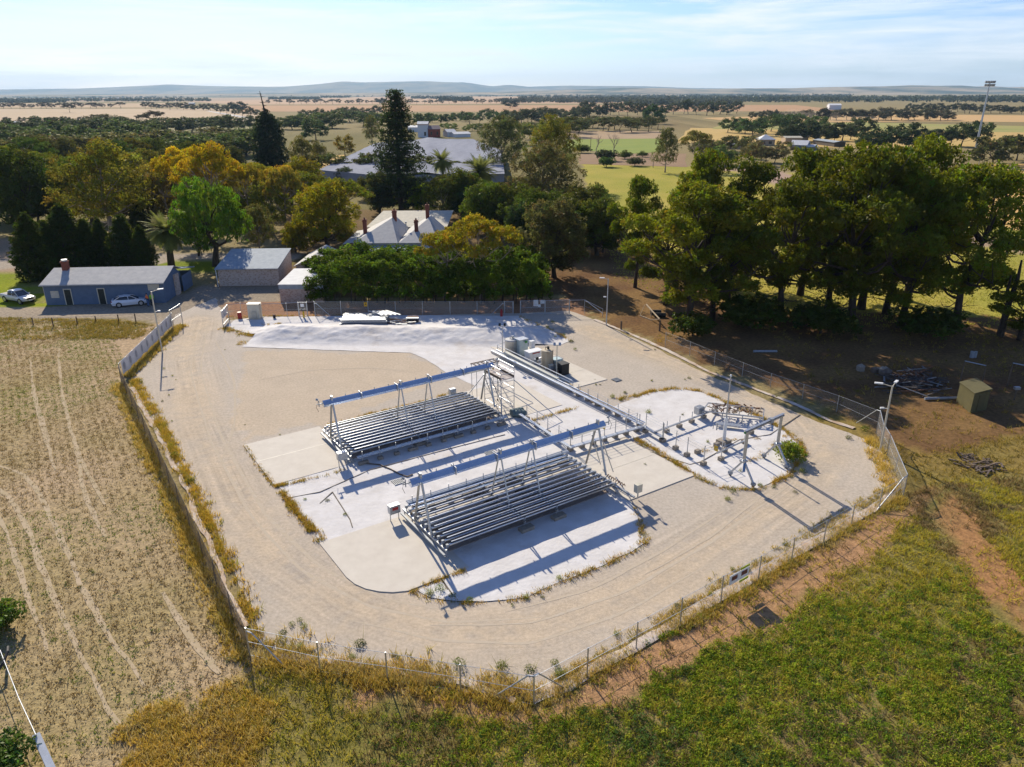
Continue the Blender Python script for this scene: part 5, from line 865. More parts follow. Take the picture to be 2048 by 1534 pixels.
# ------------------------------------------------------------------ people by the shed
def zbands(name, bands):          # clothing bands up the body, by height in the figure's own space
    M = bpy.data.materials.new(name); M.use_nodes = True; nt = M.node_tree; N = nt.nodes.new; L = nt.links.new; tc = N('ShaderNodeTexCoord'); sp = N('ShaderNodeSeparateXYZ'); L(tc.outputs['Object'], sp.inputs[0]); mr = N('ShaderNodeMath'); mr.operation = 'DIVIDE'; mr.inputs[1].default_value = 2; L(sp.outputs['Z'], mr.inputs[0]); cr = N('ShaderNodeValToRGB'); cr.color_ramp.interpolation = 'CONSTANT'
    el = cr.color_ramp.elements
    while len(el) < len(bands): el.new(.5)
    for e, (z, c) in zip(el, bands): e.position = z/2; e.color = (*c, 1)
    L(mr.outputs[0], cr.inputs[0]); L(cr.outputs[0], nt.nodes['Principled BSDF'].inputs['Base Color']); nt.nodes['Principled BSDF'].inputs['Roughness'].default_value = .8; return M
def person(b_, rz, h, label, body, hair, arms=0.):
    t = thing('person', label, 'person', G(*b_), rz=rz); k = h/1.75
    J = [((0, 0, .95), .15), ((0, 0, 1.15), .145), ((0, 0, 1.38), .17), ((0, 0, 1.5), .075), ((0, .02, 1.58), .085), ((0, .03, 1.68), .10), ((0, .01, 1.75), .07)]; E = [(i, i+1) for i in range(6)]
    for s in (-1, 1):
        n = len(J); J += [((s*.10, 0, .88), .105), ((s*.12, .01, .5), .075), ((s*.13, -.02, .12), .055), ((s*.13, .02, .05), .055), ((s*.14, .16, .04), .045)]; E += [(0, n), (n, n+1), (n+1, n+2), (n+2, n+3), (n+3, n+4)]
        n = len(J); J += [((s*.19, 0, 1.40), .07), ((s*.26, .02, 1.14), .052), ((s*.2, .14+arms, .95+arms), .042), ((s*.17, .2+arms, .90+arms), .042)]; E += [(2, n), (n, n+1), (n+1, n+2), (n+2, n+3)]
        m0 = n+3
        for f in range(5): n = len(J); q = np.array(J[m0][0])+[(f-2)*.018, .06 if f else .02, -.03+.004*f]; J.append((tuple(q), .012)); E.append((m0, n))
    me = bpy.data.meshes.new('body'); me.from_pydata([tuple(c*k for c in j[0]) for j in J], E, []); o = link('body', me, t); me.materials.append(body); md = o.modifiers.new('skin', 'SKIN')
    for i, j in enumerate(J): me.skin_vertices[0].data[i].radius = (j[1]*k, j[1]*k*(.72 if i in (1, 2) else 1))
    me.skin_vertices[0].data[0].use_root = True; o.modifiers.new('smooth', 'SUBSURF').levels = 1; md2 = o.modifiers['smooth']; md2.render_levels = 1
    b = MB(); b.sphere((0, .0, 1.73*k), (.108*k, .118*k, .085*k), 10); b.build('hair', hair, t, local=True, smooth=True); b = MB(); b.tube([(0, .12*k, 1.66*k), (0, .15*k, 1.64*k)], [.014, .016], 5); b.build('nose', mat('skin', (.42, .25, .18), None, .6), t, local=True)
skin = (.42, .25, .18)
person((297, 612.5), math.radians(150), 1.76, 'person in an orange hi-vis jacket and blue jeans by the white car', zbands('orange_vest', [(0, (.02, .02, .02)), (.1, (.06, .12, .25)), (.93, (.03, .035, .06)), (1.12, (.75, .16, .03)), (1.46, (.75, .16, .03)), (1.52, skin)]), mat('brown_hair', (.05, .03, .02), None, .7), .05)
person((306, 611), math.radians(200), 1.80, 'person in a lime hi-vis shirt and dark trousers behind the lamp pole', zbands('lime_vest', [(0, (.015, .015, .015)), (.1, (.012, .014, .02)), (.95, (.30, .65, .02)), (1.2, (.30, .65, .02)), (1.5, skin), (1.6, skin)]), mat('dark_hair', (.015, .012, .01), None, .7), .1)
# ------------------------------------------------------------------ solar collectors: rows of long mirrors under a raised receiver trough
mirror = mat('mirror_glass', (.60, .64, .70), (.52, .57, .64), .09, 1., .6); mback = mat('mirror_back', (.075, .075, .09), (.055, .055, .068), .55, .3, 1); trough = mat('receiver_skin', (.72, .77, .83), (.62, .67, .74), .2, .9, .5)
SUNV = np.array([sd.x, sd.y, sd.z])
def collector(label, v0, u0=18.25, front=False):
    t = thing('solar_collector', label, 'solar collector', U(u0, v0)); R3 = (ER, EP, np.array([0, 0, 1.])); u1 = u0+13.9; rec = np.array([v0+3.15, 4.12]); sv = np.array([SUNV@EP, SUNV[2]]); sv /= np.linalg.norm(sv)
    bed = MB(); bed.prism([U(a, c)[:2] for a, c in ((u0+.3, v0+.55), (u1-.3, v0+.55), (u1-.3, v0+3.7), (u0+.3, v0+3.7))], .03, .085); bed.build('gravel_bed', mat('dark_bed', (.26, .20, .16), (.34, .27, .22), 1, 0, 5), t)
    n = 11
    for k in range(n):
        v = v0+.10+k*.572; z = .86; tr = rec-[v, z]; tr /= np.linalg.norm(tr); nn = sv+tr; nn /= np.linalg.norm(nn); ac = np.array([nn[1], -nn[0]])      # across the mirror, in the (v, z) plane
        wd = .55; c0 = U(0, 0); P = lambda u, s, off: U(u, v+ac[0]*s+nn[0]*off, z+ac[1]*s+nn[1]*off)
        b = MB(); b.tube([U(u0+.25, v, z-.02), U(u1-.25, v, z-.02)], .085, 10); row = b.build('mirror_row', steel, t, smooth=True)
        b = MB(); b.hexa([P(u0+.35, -wd/2, .05), P(u1-.35, -wd/2, .05), P(u1-.35, wd/2, .05), P(u0+.35, wd/2, .05)], [P(u0+.35, -wd/2, .075), P(u1-.35, -wd/2, .075), P(u1-.35, wd/2, .075), P(u0+.35, wd/2, .075)]); b.f = b.f; b.m = [1, 0, 1, 1, 1, 1]; b.build('mirror', [mirror, mback], row)
        b = MB(); b.bar(P(u0+.35, wd/2, .06), P(u1-.35, wd/2, .06), .045, .05); b.bar(P(u0+.35, -wd/2, .06), P(u1-.35, -wd/2, .06), .045, .05); b.build('edge_rail', steel, row)
        for u in (u0+.12, u0+5.9, u0+8.55, u1-.12): b = MB(); b.box(U(u, v, z-.03), (.16, .16, .2), R3); b.bar(U(u, v, z-.1), U(u, v, .5), .05); b.build('bearing', greym, row)
    for u in (u0, u0+5.9, u0+8.55, u1):
        b = MB(); e = u in (u0, u1); b.bar(U(u, v0-.05, .55), U(u, v0+6.05, .55), .12 if e else .09, .16)
        for v in np.linspace(v0+.1, v0+5.9, 6 if e else 4): b.bar(U(u, v, .5), U(u, v, .0), .08)
        b.build('cross_beam', galv, t)
        if not e:
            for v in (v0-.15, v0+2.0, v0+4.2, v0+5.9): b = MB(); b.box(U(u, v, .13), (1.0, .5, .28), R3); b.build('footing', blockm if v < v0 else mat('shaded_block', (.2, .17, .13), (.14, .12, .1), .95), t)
    for u in (u0, u0+5.98, u0+8.58, u0+14.5):   # A-frames
        for s, vf in ((-1, v0+1.95), (1, v0+4.3)):
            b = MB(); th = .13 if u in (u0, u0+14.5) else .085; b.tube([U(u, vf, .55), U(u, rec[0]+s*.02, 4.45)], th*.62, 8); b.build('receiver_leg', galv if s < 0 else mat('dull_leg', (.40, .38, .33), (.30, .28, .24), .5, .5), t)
        b = MB(); b.box(U(u, rec[0], 4.42), (.12, .26, .42), R3); b.build('apex_plate', galv, t)
    for (ua, ub) in ((u0+14.5, u0+15.6),):
        b = MB(); b.tube([U(ua, rec[0]+.6, 3.2), U(ub, rec[0]+.75, .3)], .045, 6); b.build('stay', galv, t); b = MB(); b.tube([U(ua, rec[0]-.6, 3.2), U(ub, rec[0]-.75, .3)], .045, 6); b.build('stay', galv, t)
    ra, rb = u0-.75, u0+15.1; prof = [(rec[0]+.30, rec[1]-.2), (rec[0]+.28, rec[1]-.02), (rec[0]+.12, rec[1]+.24), (rec[0]+.04, rec[1]+.27), (rec[0]-.06, rec[1]+.22), (rec[0]-.30, rec[1]-.02), (rec[0]-.18, rec[1]-.24)]; b = MB(); m_ = len(prof); vs = [U(ra, *p) for p in prof]+[U(rb, *p) for p in prof]; b.add(vs, [(i, i+1, m_+i+1, m_+i) for i in range(m_-1)]+[tuple(range(m_))[::-1], tuple(range(m_, 2*m_)), (0, m_, 2*m_-1, m_-1)]); rcv = b.build('receiver', trough, t)
    for k in range(1, 5): b = MB(); u = ra+(rb-ra)*k/5; b.box(U(u, rec[0], rec[1]+.03), (.05, .68, .56), R3); b.build('joint_band', galv, rcv)
    b = MB()
    for k in range(12): u = ra+.7+k*1.25; b.bar(U(u, rec[0]+.1, rec[1]+.2), U(u, rec[0]+.1, rec[1]+.42), .05)
    b.build('vent_pin', greym, rcv)
    b = MB(); b.tube([U(ra+.1, rec[0], rec[1]-.2), U(rb-.1, rec[0], rec[1]-.2)], .07, 8); b.build('absorber_tube', whitem, rcv)
    for s, uu in ((-1, ra), (1, rb)):          # end fittings with a bracket, a valve and loose cable
        b = MB(); b.bar(U(uu+s*.35, rec[0]-.15, rec[1]-.1), U(uu+s*.35, rec[0]-.15, rec[1]+.45), .06); b.bar(U(uu, rec[0], rec[1]+.05), U(uu+s*.5, rec[0], rec[1]+.05), .07); b.tube([U(uu+s*.35, rec[0], rec[1]+.42), U(uu+s*.5, rec[0]+.05, rec[1]+.5)], .09, 6); b.build('end_valve', greym, t)
        b = MB(); b.tube([U(uu+s*.4, rec[0]-.1, rec[1]+.3), U(uu+s*.6, rec[0]-.2, rec[1]-.1), U(uu+s*.45, rec[0]-.2, rec[1]-.5)], .015, 4); b.build('cable', darkm, t)
    b = MB(); b.box(U(rb+.02, rec[0], rec[1]-.28), (.12, .2, .25), R3); b.build('yellow_tag', yellowm, t)
    # drive boxes, pipes and walkway rails along the edges
    b = MB(); b.box(U(u0-.75, v0+(5.9 if front else -.15), .95), (.75, .42, .62), R3); bx = b.build('control_box', galv, t); b = MB()
    for du in (-.3, .3): b.bar(U(u0-.75+du, v0+(5.9 if front else -.15), .64), U(u0-.75+du, v0+(5.9 if front else -.15), .05), .06)
    b.build('stand', galv, bx)
    if front:
        b = MB(); b.box(U(u0-.75, v0+5.68, 1.02), (.42, .012, .22), R3); b.build('plate', redm, bx)
    for (vv, zz, nn) in ((v0+5.95, .95, 3),) if front else ((v0-.75, .62, 3),):
        for k in range(nn): b = MB(); b.tube([U(u0+.3+4.6*q, vv+k*.14, zz+(.03 if q % 2 else 0)+k*.02) for q in range(4)], .05, 7); b.build('pipe', whitem if k == 1 else galv, t)
        for q in range(10): u = u0+.7+q*1.42; b = MB(); b.bar(U(u, vv+.1, zz+.45), U(u, vv+.1, .2 if not front else .5), .055); post = b.build('pipe_post', galv, t); b = MB(); b.box(U(u, vv, .14), (.42 if q % 3 else .8, .3, .28), R3); b.build('block', blockm, post)
    b = MB(); b.bar(U(u1+.2, v0-1.6 if front else v0-.2, .5), U(u1+.2, v0+6, .5), .16, .1); b.build('cable_tray', greym, t); b = MB(); b.bar(U(u0-.2, v0-.1, .35), U(u0-.2, v0+6, .35), .14, .1); b.build('cable_tray', greym, t)
    if front:
        b = MB(); b.box(U(u1+.75, v0-1.35, .95), (.5, .35, .62), R3); bx = b.build('control_box', creamm, t); b = MB(); b.bar(U(u1+.75, v0-1.35, .65), U(u1+.75, v0-1.35, .1), .09); b.build('stand', galv, bx)
        b = MB()
        for q in range(8): b.tube([U(u1+.55, v0+.1+q*.25, .45), U(u1+.75, v0+.1+q*.25, .62), U(u1+.85, v0+.1+q*.25, .4)], .035, 5)
        b.build('orange_conduit', rustm, t)
    else:
        b = MB(); b.box(U(u1-1.2, v0+6.5, 1.0), (.6, .4, .6), R3); bx = b.build('control_box', galv, t); b = MB(); b.bar(U(u1-1.2, v0+6.5, .7), U(u1-1.2, v0+6.5, .1), .09); b.build('stand', galv, bx)
    return t
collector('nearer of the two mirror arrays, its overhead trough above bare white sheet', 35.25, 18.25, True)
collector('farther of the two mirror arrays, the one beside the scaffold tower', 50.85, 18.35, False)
# ------------------------------------------------------------------ pipe and cable runs on blocks
Z3 = np.array([0, 0, 1.]); R3 = (ER, EP, Z3)
def run(name, label, pts, posts, wires=3, ph=1.15, tray=.30, z=.55, w2=0):
    t = thing(name, label, 'cable run', U(*pts[0])); b = MB()
    for a, c in zip(pts[:-1], pts[1:]): b.bar(U(*a, z), U(*c, z), tray, .1)
    b.build('tray', galv, t)
    if w2:
        for a, c in zip(pts[:-1], pts[1:]):
            d = norm(U(*c)-U(*a)); s = np.array([-d[1], d[0], 0])
            for q in (w2, -w2): b = MB(); b.tube([U(*a, z+.1)+s*q, U(*c, z+.1)+s*q], .06, 7); b.build('pipe', steel, t)
    tops = []
    for p in posts:
        b = MB(); b.bar(U(*p, .1), U(*p, z+ph), .06); q = b.build('post', galv, t); b = MB(); b.box(U(*p, .17), (.42, .34, .32), R3); b.build('block', blockm, q); tops.append(U(*p, z+ph-.03))
    for k in range(wires):
        b = MB()
        for a, c in zip(tops[:-1], tops[1:]): b.tube([a-[0, 0, k*.24], c-[0, 0, k*.24]], .012, 4, cap=False)
        if len(tops) > 1: b.build('wire', galv, t)
    return t
L_ = lambda a, c, n: [(a[0]+(c[0]-a[0])*k/(n-1), a[1]+(c[1]-a[1])*k/(n-1)) for k in range(n)]
run('cable_run', 'longest cable run, from the equipment slab down to the corner by the nearer array', [(41.2, 66.2), (41.2, 42.4)], L_((41.5, 53), (41.4, 43), 8), 2, .7, .34, .55, .3)
t = thing('handrail', 'low white pipe handrail along the equipment slab', 'handrail', U(42, 66)); b = MB(); b.tube([U(41.9, 66.6, 1.05), U(41.9, 53, 1.05)], .045, 6); b.tube([U(41.9, 66.6, 1.05), U(44, 67.2, 1.05)], .045, 6); b.build('rail', whitem, t); b = MB(); b.tube([U(41.9, 66.6, .75), U(41.9, 53, .75)], .03, 6); b.build('mid_rail', galv, t)
for v in np.linspace(66.6, 53, 7): b = MB(); b.bar(U(41.9, v, 1.05), U(41.9, v, .1), .06); b.build('post', galv, t)
t = thing('duct', 'wide pale duct lying along the kerb of the equipment slab', 'duct', U(41.6, 60)); b = MB(); b.bar(U(41.62, 64.5, .75), U(41.62, 55, .62), .42, .28); b.build('duct', mat('duct_tin', (.52, .52, .46), (.44, .44, .40), .5, .2), t)
run('cable_run', 'cable run ending at the scaffold tower, with wired posts over the white sheet', [(33.9, 50.3), (33.5, 42.7)], L_((34.3, 49.8), (33.9, 43), 5), 3, 1.0, .3, .5)
run('cable_run', 'cable run behind the nearer array with a row of tall wired posts', [(33.4, 42.5), (41.0, 42.2)], L_((33.7, 42.75), (40.6, 42.5), 7), 4, 1.25, .36, .5)
run('cable_run', 'short cable run joining the corner to the outer posts', [(41.1, 42.2), (40.9, 39.7)], [(41.1, 41.9), (41.0, 39.8)], 3, 1.3, .32, .5)
run('pipe_run', 'straight grey pipe run on little blocks across the right white sheet', [(40.9, 40.6), (49.1, 41.0)], L_((42.6, 40.9), (49.0, 41.3), 5), 0, .45, .14, .62)
run('wire_barrier', 'line of posts with slack wires crossing in front of the instrument mast', [(41, 39.75), (41.02, 39.75)], [(41, 39.7), (40.85, 38.1), (40.7, 36.7), (40.65, 34.9), (42.4, 34.7)], 3, 1.2, .1, .5)
run('pipe_run', 'low pipe from the instrument mast towards the gantry', [(42.6, 35.3), (46.5, 35.6)], L_((43.8, 35.6), (46.3, 35.7), 2)+[(48.2, 36.6)], 0, .4, .1, .35)
for p in ((41.8, 36.6), (44.0, 36.6)): b = MB(); b.box(U(*p, .18), (.45, .34, .34), R3); tag(b.build('concrete_block', blockm, bevel=.02), 'loose concrete block on the white sheet %s' % ('nearest the yellow-signed wires' if p[0] < 42 else 'behind the instrument mast'), 'block')
b = MB(); b.box(U(42.1, 35.05, 1.0), (.02, .4, .45), R3); tag(b.build('warning_sign', yellowm, bevel=.005), 'small yellow warning sign hung on the wires before the mast', 'sign')
# instrument mast
g = G(1447, 886); t = thing('instrument_mast', 'tall thin instrument mast on a dark base in the right white sheet', 'mast', g); b = MB(); b.box(g+[0, 0, .16], (1.0, .8, .32), R3); b.build('base', blockm, t); b = MB(); b.tube([g, g+[0, 0, 2.3]], .14, 9); b.build('lower_tube', whitem, t); b = MB(); b.tube([g+[0, 0, 2.25], g+[0, 0, 5.9]], [.07, .055], 8); b.build('pole', galv, t)
b = MB()
for z in (1.35, 1.5, 1.65): b.tube([g+[-.15, 0, z], g+[-.75, -.05, z]], .035, 6)
b.build('sensor_arm', galv, t); b = MB(); b.tube([g+[-.7, -.05, 1.2], g+[-.7, -.05, 1.8]], .05, 6); b.tube([g+[-1., -.05, 1.3], g+[-1., -.05, 1.7]], .03, 6); b.build('sensor', greym, t); b = MB(); b.sphere(g+[0, 0, 5.95], .1, 8); b.build('cap', whitem, t)
# steel gantry on two splayed trestles
t = thing('gantry', 'portable lifting gantry of pale steel at the right end of the white sheet', 'gantry', U(43.3, 31.9)); tops = []
for (ua, va) in ((41.05, 31.5), (45.45, 31.95)):
    fr = MB()
    for s in (-1, 1): fr.bar(U(ua+s*.09, va, 1.7), U(ua+s*.09, va, 4.0), .11)
    fr.build('column', galv, t); fr = MB(); fr.box(U(ua, va, 1.72), (.5, .42, .12), R3); fr.build('collar', galv, t); tops.append(U(ua, va, 4.05))
    for s in (-1, 1): fr = MB(); fr.bar(U(ua, va, 1.75), U(ua, va+s*1.05, .32), .12); fr.build('splayed_leg', galv, t); fr = MB(); fr.box(U(ua, va+s*1.08, .28), (.22, .3, .22), R3); fr.build('foot', greym, t); fr = MB(); fr.tube([U(ua-.04, va+s*1.08, .11), U(ua+.04, va+s*1.08, .11)], .11, 10); fr.build('caster', rustm if ua < 42 and s < 0 else darkm, t)
b = MB(); b.bar(tops[0]-ER*.25, tops[1]+ER*.25, .20, .09); b.bar(tops[0]-ER*.25+[0, 0, .16], tops[1]+ER*.25+[0, 0, .16], .20, .03); b.bar(tops[0]-ER*.25+[0, 0, .08], tops[1]+ER*.25+[0, 0, .08], .05, .16); b.build('beam', galv, t); b = MB(); m0 = tops[0]*.32+tops[1]*.68; b.box(m0+[0, 0, .05], (.3, .34, .36), R3); b.build('trolley', greym, t); b = MB(); b.box(tops[0]-ER*.27, (.02, .16, .16), R3); b.build('end_cap', greenp, t)
b = MB(); b.box(U(41.0, 31.35, 1.3), (.14, .14, .8), R3); b.build('jack', mat('blue_paint', (.05, .16, .38), None, .5), t)
# metal cage frame full of scrap
t = thing('scrap_tray', 'galvanised frame tray heaped with rusty fittings behind the instrument mast', 'frame tray', U(48.5, 39)); b = MB()
for (a, c) in (((47.2, 41.2), (50.4, 37.2)), ((49, 42.2), (52, 38.4))): b.bar(U(*a, .75), U(*c, .75), .1)
for k in range(6): f_ = k/5; b.bar(U(47.2+3.2*f_, 41.2-4*f_, .75), U(49+3*f_, 42.2-3.8*f_, .75), .08)
b.build('frame', galv, t)
for k in range(4): f_ = k/3; b = MB(); b.bar(U(47.2+3.2*f_, 41.2-4*f_, .75), U(47.2+3.2*f_, 41.2-4*f_, 0), .08); b.build('leg', galv, t)
b = MB(); b.box(U(47.6, 38.6, .3), (2.0, .5, .12), (norm(np.array(U(50.4, 37.2))-U(47.2, 41.2)), np.cross(Z3, norm(np.array(U(50.4, 37.2))-U(47.2, 41.2))), Z3)); b.build('plank', galv, t)
rng = np.random.default_rng(8); sc = MB()
for k in range(90):
    f_ = rng.uniform(.05, .95); g_ = rng.uniform(.1, .9); p = U(47.2+3.2*f_+1.9*g_, 41.2-4*f_+1.1*g_, .8+rng.uniform(0, .2)); d = norm(rng.normal(size=3)*[1, 1, .4])*rng.uniform(.1, .3); sc.bar(p-d, p+d, rng.uniform(.04, .1), mi=int(rng.integers(0, 4)))
tag(sc.build('scrap_heap', [rustm, mat('dusty_rag', (.22, .17, .15), None, .9), palewood, rustm]), 'heap of rusty fittings and scrap lying in the frame tray', 'scrap', kind='stuff')
b = MB(); b.box(U(47.2, 41.6, .7), (.7, .6, .7), R3); tag(b.build('meter_box', galv, bevel=.02), 'grey square box at the corner of the frame tray', 'box')
# scaffold tower
t = thing('scaffold_tower', 'wheeled scaffold tower with a work platform and outrigger braces', 'scaffold', U(34, 53.5)); us, vs_ = (33.15, 34.55), (52.2, 55.0); H_ = 3.25
for u in us:
    for v in vs_: b = MB(); b.tube([U(u, v, .15), U(u, v, H_+1.1)], .035, 6); b.build('standard', galv, t); b = MB(); b.tube([U(u-.03, v, .12), U(u+.03, v, .12)], .1, 8); b.build('caster', darkm, t)
b = MB()
for z in (.5, 1.0, 1.5, 2.0, 2.5, 3.0, H_+.5, H_+1.0):
    for v in vs_: b.tube([U(us[0], v, z), U(us[1], v, z)], .022, 5)
b.build('rung', galv, t)
b = MB()
for z in (.6, 2.2, H_+.5, H_+1.0):
    for u in us: b.tube([U(u, vs_[0], z), U(u, vs_[1], z)], .025, 5)
b.build('guard_rail', galv, t); b = MB()
for u in us:
    for (z0, z1) in ((.6, 1.9), (1.9, .6), (1.9, 3.1), (3.1, 1.9)): b.tube([U(u, vs_[0], z0), U(u, vs_[1], z1)], .02, 5)
b.build('diagonal_brace', galv, t); b = MB(); b.box(U((us[0]+us[1])/2, 53.6, H_), (1.35, 2.85, .07), R3); b.build('platform', mat('ply_deck', (.46, .40, .36), (.36, .31, .28), .8), t); b = MB(); b.box(U(us[0]+.02, 53.6, H_+.12), (.04, 2.85, .18), R3); b.box(U(us[1]-.02, 53.6, H_+.12), (.04, 2.85, .18), R3); b.build('toe_board', woodm, t)
for (p, q) in (((33.15, 52.2, 3.), (32.2, 50.6, .1)), ((34.55, 52.2, 3.), (36.6, 47.6, .05)), ((34.55, 52.2, 1.5), (36, 49.2, .05)), ((34.55, 55, 3.0), (36.4, 56.8, .1)), ((33.15, 55, 3), (32.4, 57.2, .1)), ((34.55, 55, 1.6), (36.9, 52.6, .1))): b = MB(); b.tube([U(*p), U(*q)], .035, 6); b.build('outrigger', galv, t)
t = thing('upper_walkway', 'second raised walkway frame of brown planks behind the scaffold platform', 'walkway', U(34, 56)); b = MB(); b.box(U(34.4, 56.5, 3.3), (2.6, .1, .1), R3); b.box(U(34.4, 57.4, 3.3), (2.6, .1, .1), R3)
for k in range(6): b.box(U(33.3+k*.44, 56.95, 3.3), (.1, .95, .08), R3)
b.build('frame', mat('brown_steel', (.16, .12, .10), (.11, .08, .07), .6), t)
for u in (33.2, 35.6):
    for v in (56.5, 57.4): b = MB(); b.bar(U(u, v, 3.3), U(u, v, .1), .05); b.build('leg', galv, t)
b = MB(); b.tube([U(33.6, 51.2, .3), U(34.7, 51.0, .34)], .42, 10); b.sphere(U(34.2, 50.8, .35), (.75, .5, .4), 8); tag(b.build('tarped_pump', mat('grey_green_tarp', (.15, .20, .19), (.10, .14, .14), .8), bevel=.02), 'lumpy grey-green covered pump at the foot of the scaffold tower', 'pump')
# ------------------------------------------------------------------ equipment slab
def local_box(name, label, cat, px, z0, sz, m, lidm=None, ax=R3, bev=.03):
    g = G(*px); t = thing(name, label, cat, g); b = MB(); b.box(g+[0, 0, z0+sz[2]/2], sz, ax); b.build('body', m, t, bevel=bev)
    if lidm: b = MB(); b.box(g+[0, 0, z0+sz[2]+.03], (sz[0]+.08, sz[1]+.08, .06), ax); b.build('lid', lidm, t)
    return t, g
def tank(name, label, px, r_, h, m, extra=None):
    g = G(*px); t = thing(name, label, 'tank', g); b = MB(); b.tube([g+[0, 0, .12], g+[0, 0, h]], r_, 22); b.build('shell', m, t, smooth=False); b = MB(); b.tube([g+[0, 0, h], g+[0, 0, h+.08], g+[0, 0, h+.12]], [r_*1.03, r_*.95, r_*.3], 22); b.build('top', m, t)
    b = MB(); b.tube([g+[.1, .1, h+.1], g+[.1, .1, h+.42]], .12, 8); b.tube([g+[-.2, .05, h+.1], g+[-.2, .05, h+.35], g+[.2, .05, h+.35]], .05, 6); b.build('fittings', darkm if h > 1.8 else galv, t); b = MB(); b.tube([g+[0, 0, .02], g+[0, 0, .14]], r_*.9, 16); b.build('skirt', greym, t); return t, g
tank('steel_tank', 'short fat steel tank next to the pale green panel', (1024, 709), .78, 1.72, mat('stainless', (.52, .50, .45), (.42, .40, .36), .35, .7))
t, g = local_box('equipment_cabinet', 'tall grey-green cabinet behind the steel tank with a small green sign', 'cabinet', (1043, 711), .08, (1.15, .9, 1.85), mat('pale_green_tin', (.42, .50, .50), (.34, .42, .43), .4, .2), galv); b = MB(); b.box(g-EP*.46+[.25, 0, 1.7], (.32, .02, .26), R3); b.build('green_sign', greenp, t)
t, g = local_box('white_cabinet', 'wide white cabinet with a red strip on the equipment slab', 'cabinet', (1067, 723), .08, (1.75, .95, 1.15), whitem, whitem); b = MB(); b.box(g-EP*.485+[.0, 0, 1.12], (.95, .02, .12), R3); b.build('red_strip', redm, t)
t, g = tank('tall_tank', 'tall rust-streaked beige tank in the middle of the slab', (1094, 742), .62, 2.25, mat('beige_tank', (.50, .43, .30), (.36, .27, .17), .6, 0, 1.6, 6, 0, (1, 1, .25)))
local_box('white_box', 'small white box behind the grey-green cabinet', 'box', (1064, 697), .08, (.55, .5, .85), whitem)
t = thing('pump_unit', 'cluster of yellow and grey pump parts at the foot of the tall tank', 'pump', G(1078, 740)); g = G(1078, 740); b = MB(); b.tube([g+[-.4, 0, .45], g+[.3, 0, .45]], .3, 10); b.tube([g+[-.35, .2, .4], g+[-.35, .2, 1.15]], .2, 10); b.build('motor', greym, t); b = MB(); b.box(g+[.4, -.35, .2], (1.0, .35, .2), R3); b.tube([g+[.5, -.3, .3], g+[.6, -.2, .7]], .06, 6); b.build('yellow_guard', yellowm, t); b = MB(); b.tube([g+[-.3, .1, 1.1], g+[.2, .2, 1.3], g+[.5, .3, .8]], .08, 7); b.build('pipe', galv, t); b = MB(); b.sphere(g+[-.2, .1, 1.25], .18, 8); b.build('valve', darkm, t)
# caged water tote
g = G(1112, 738); t = thing('water_tote', 'translucent water tote in a wire cage behind the black bin', 'tote', g); b = MB(); b.box(g+[0, 0, .72], (1.05, .95, .95), R3); b.build('bottle', mat('milky_plastic', (.55, .66, .64), (.46, .58, .57), .35), t, bevel=.06); b = MB(); b.box(g+[0, 0, .13], (1.15, 1.05, .14), R3); b.build('pallet', palewood, t); b = MB()
for k in range(6):
    a = -.5+k*.2
    for s in (-1, 1): b.bar(g+ER*a+EP*s*.5+[0, 0, .2], g+ER*a+EP*s*.5+[0, 0, 1.24], .025); b.bar(g+EP*a*.95+ER*s*.55+[0, 0, .2], g+EP*a*.95+ER*s*.55+[0, 0, 1.24], .025)
for z in (.25, .58, .9, 1.22):
    for s in (-1, 1): b.bar(g-ER*.55+EP*s*.5+[0, 0, z], g+ER*.55+EP*s*.5+[0, 0, z], .025); b.bar(g-EP*.5+ER*s*.55+[0, 0, z], g+EP*.5+ER*s*.55+[0, 0, z], .025)
b.build('cage', galv, t)
local_box('black_bin', 'big black plastic bin at the front of the equipment slab', 'bin', (1125, 749), .08, (.98, .95, 1.15), blackp, blackp); local_box('grey_bin', 'small grey cabinet beside the black bin', 'cabinet', (1102, 747), .08, (.42, .4, .85), greym, creamm); local_box('low_box', 'low dark box between grey cabinet and black bin', 'box', (1112, 752), .08, (.5, .42, .6), mat('brown_tin', (.11, .075, .06), None, .6))
def spot(px, yt, label, m):
    g = G(*px); h = HT(px, yt); t = thing('spotlight_pole', label, 'spotlight', g); b = MB(); b.tube([g, g+[0, 0, h]], [.055, .045], 7); b.build('pole', m, t); b = MB(); b.bar(g+[-.3, 0, h-.05], g+[.3, 0, h-.05], .06); b.build('crossarm', galv, t)
    for s in (-1, 1): b = MB(); b.box(g+[s*.27, -.08, h+.12], (.24, .18, .3), ((1, 0, 0), (0, .85, -.5), (0, .5, .85))); b.build('lamp_head', darkm if m is galv else galv, t)
spot((1005, 716), 651, 'twin spotlight on a thin pole by the far end of the cable run', galv); spot((1113, 754), 690, 'twin spotlight on a cream pole beside the black bin', creamm)
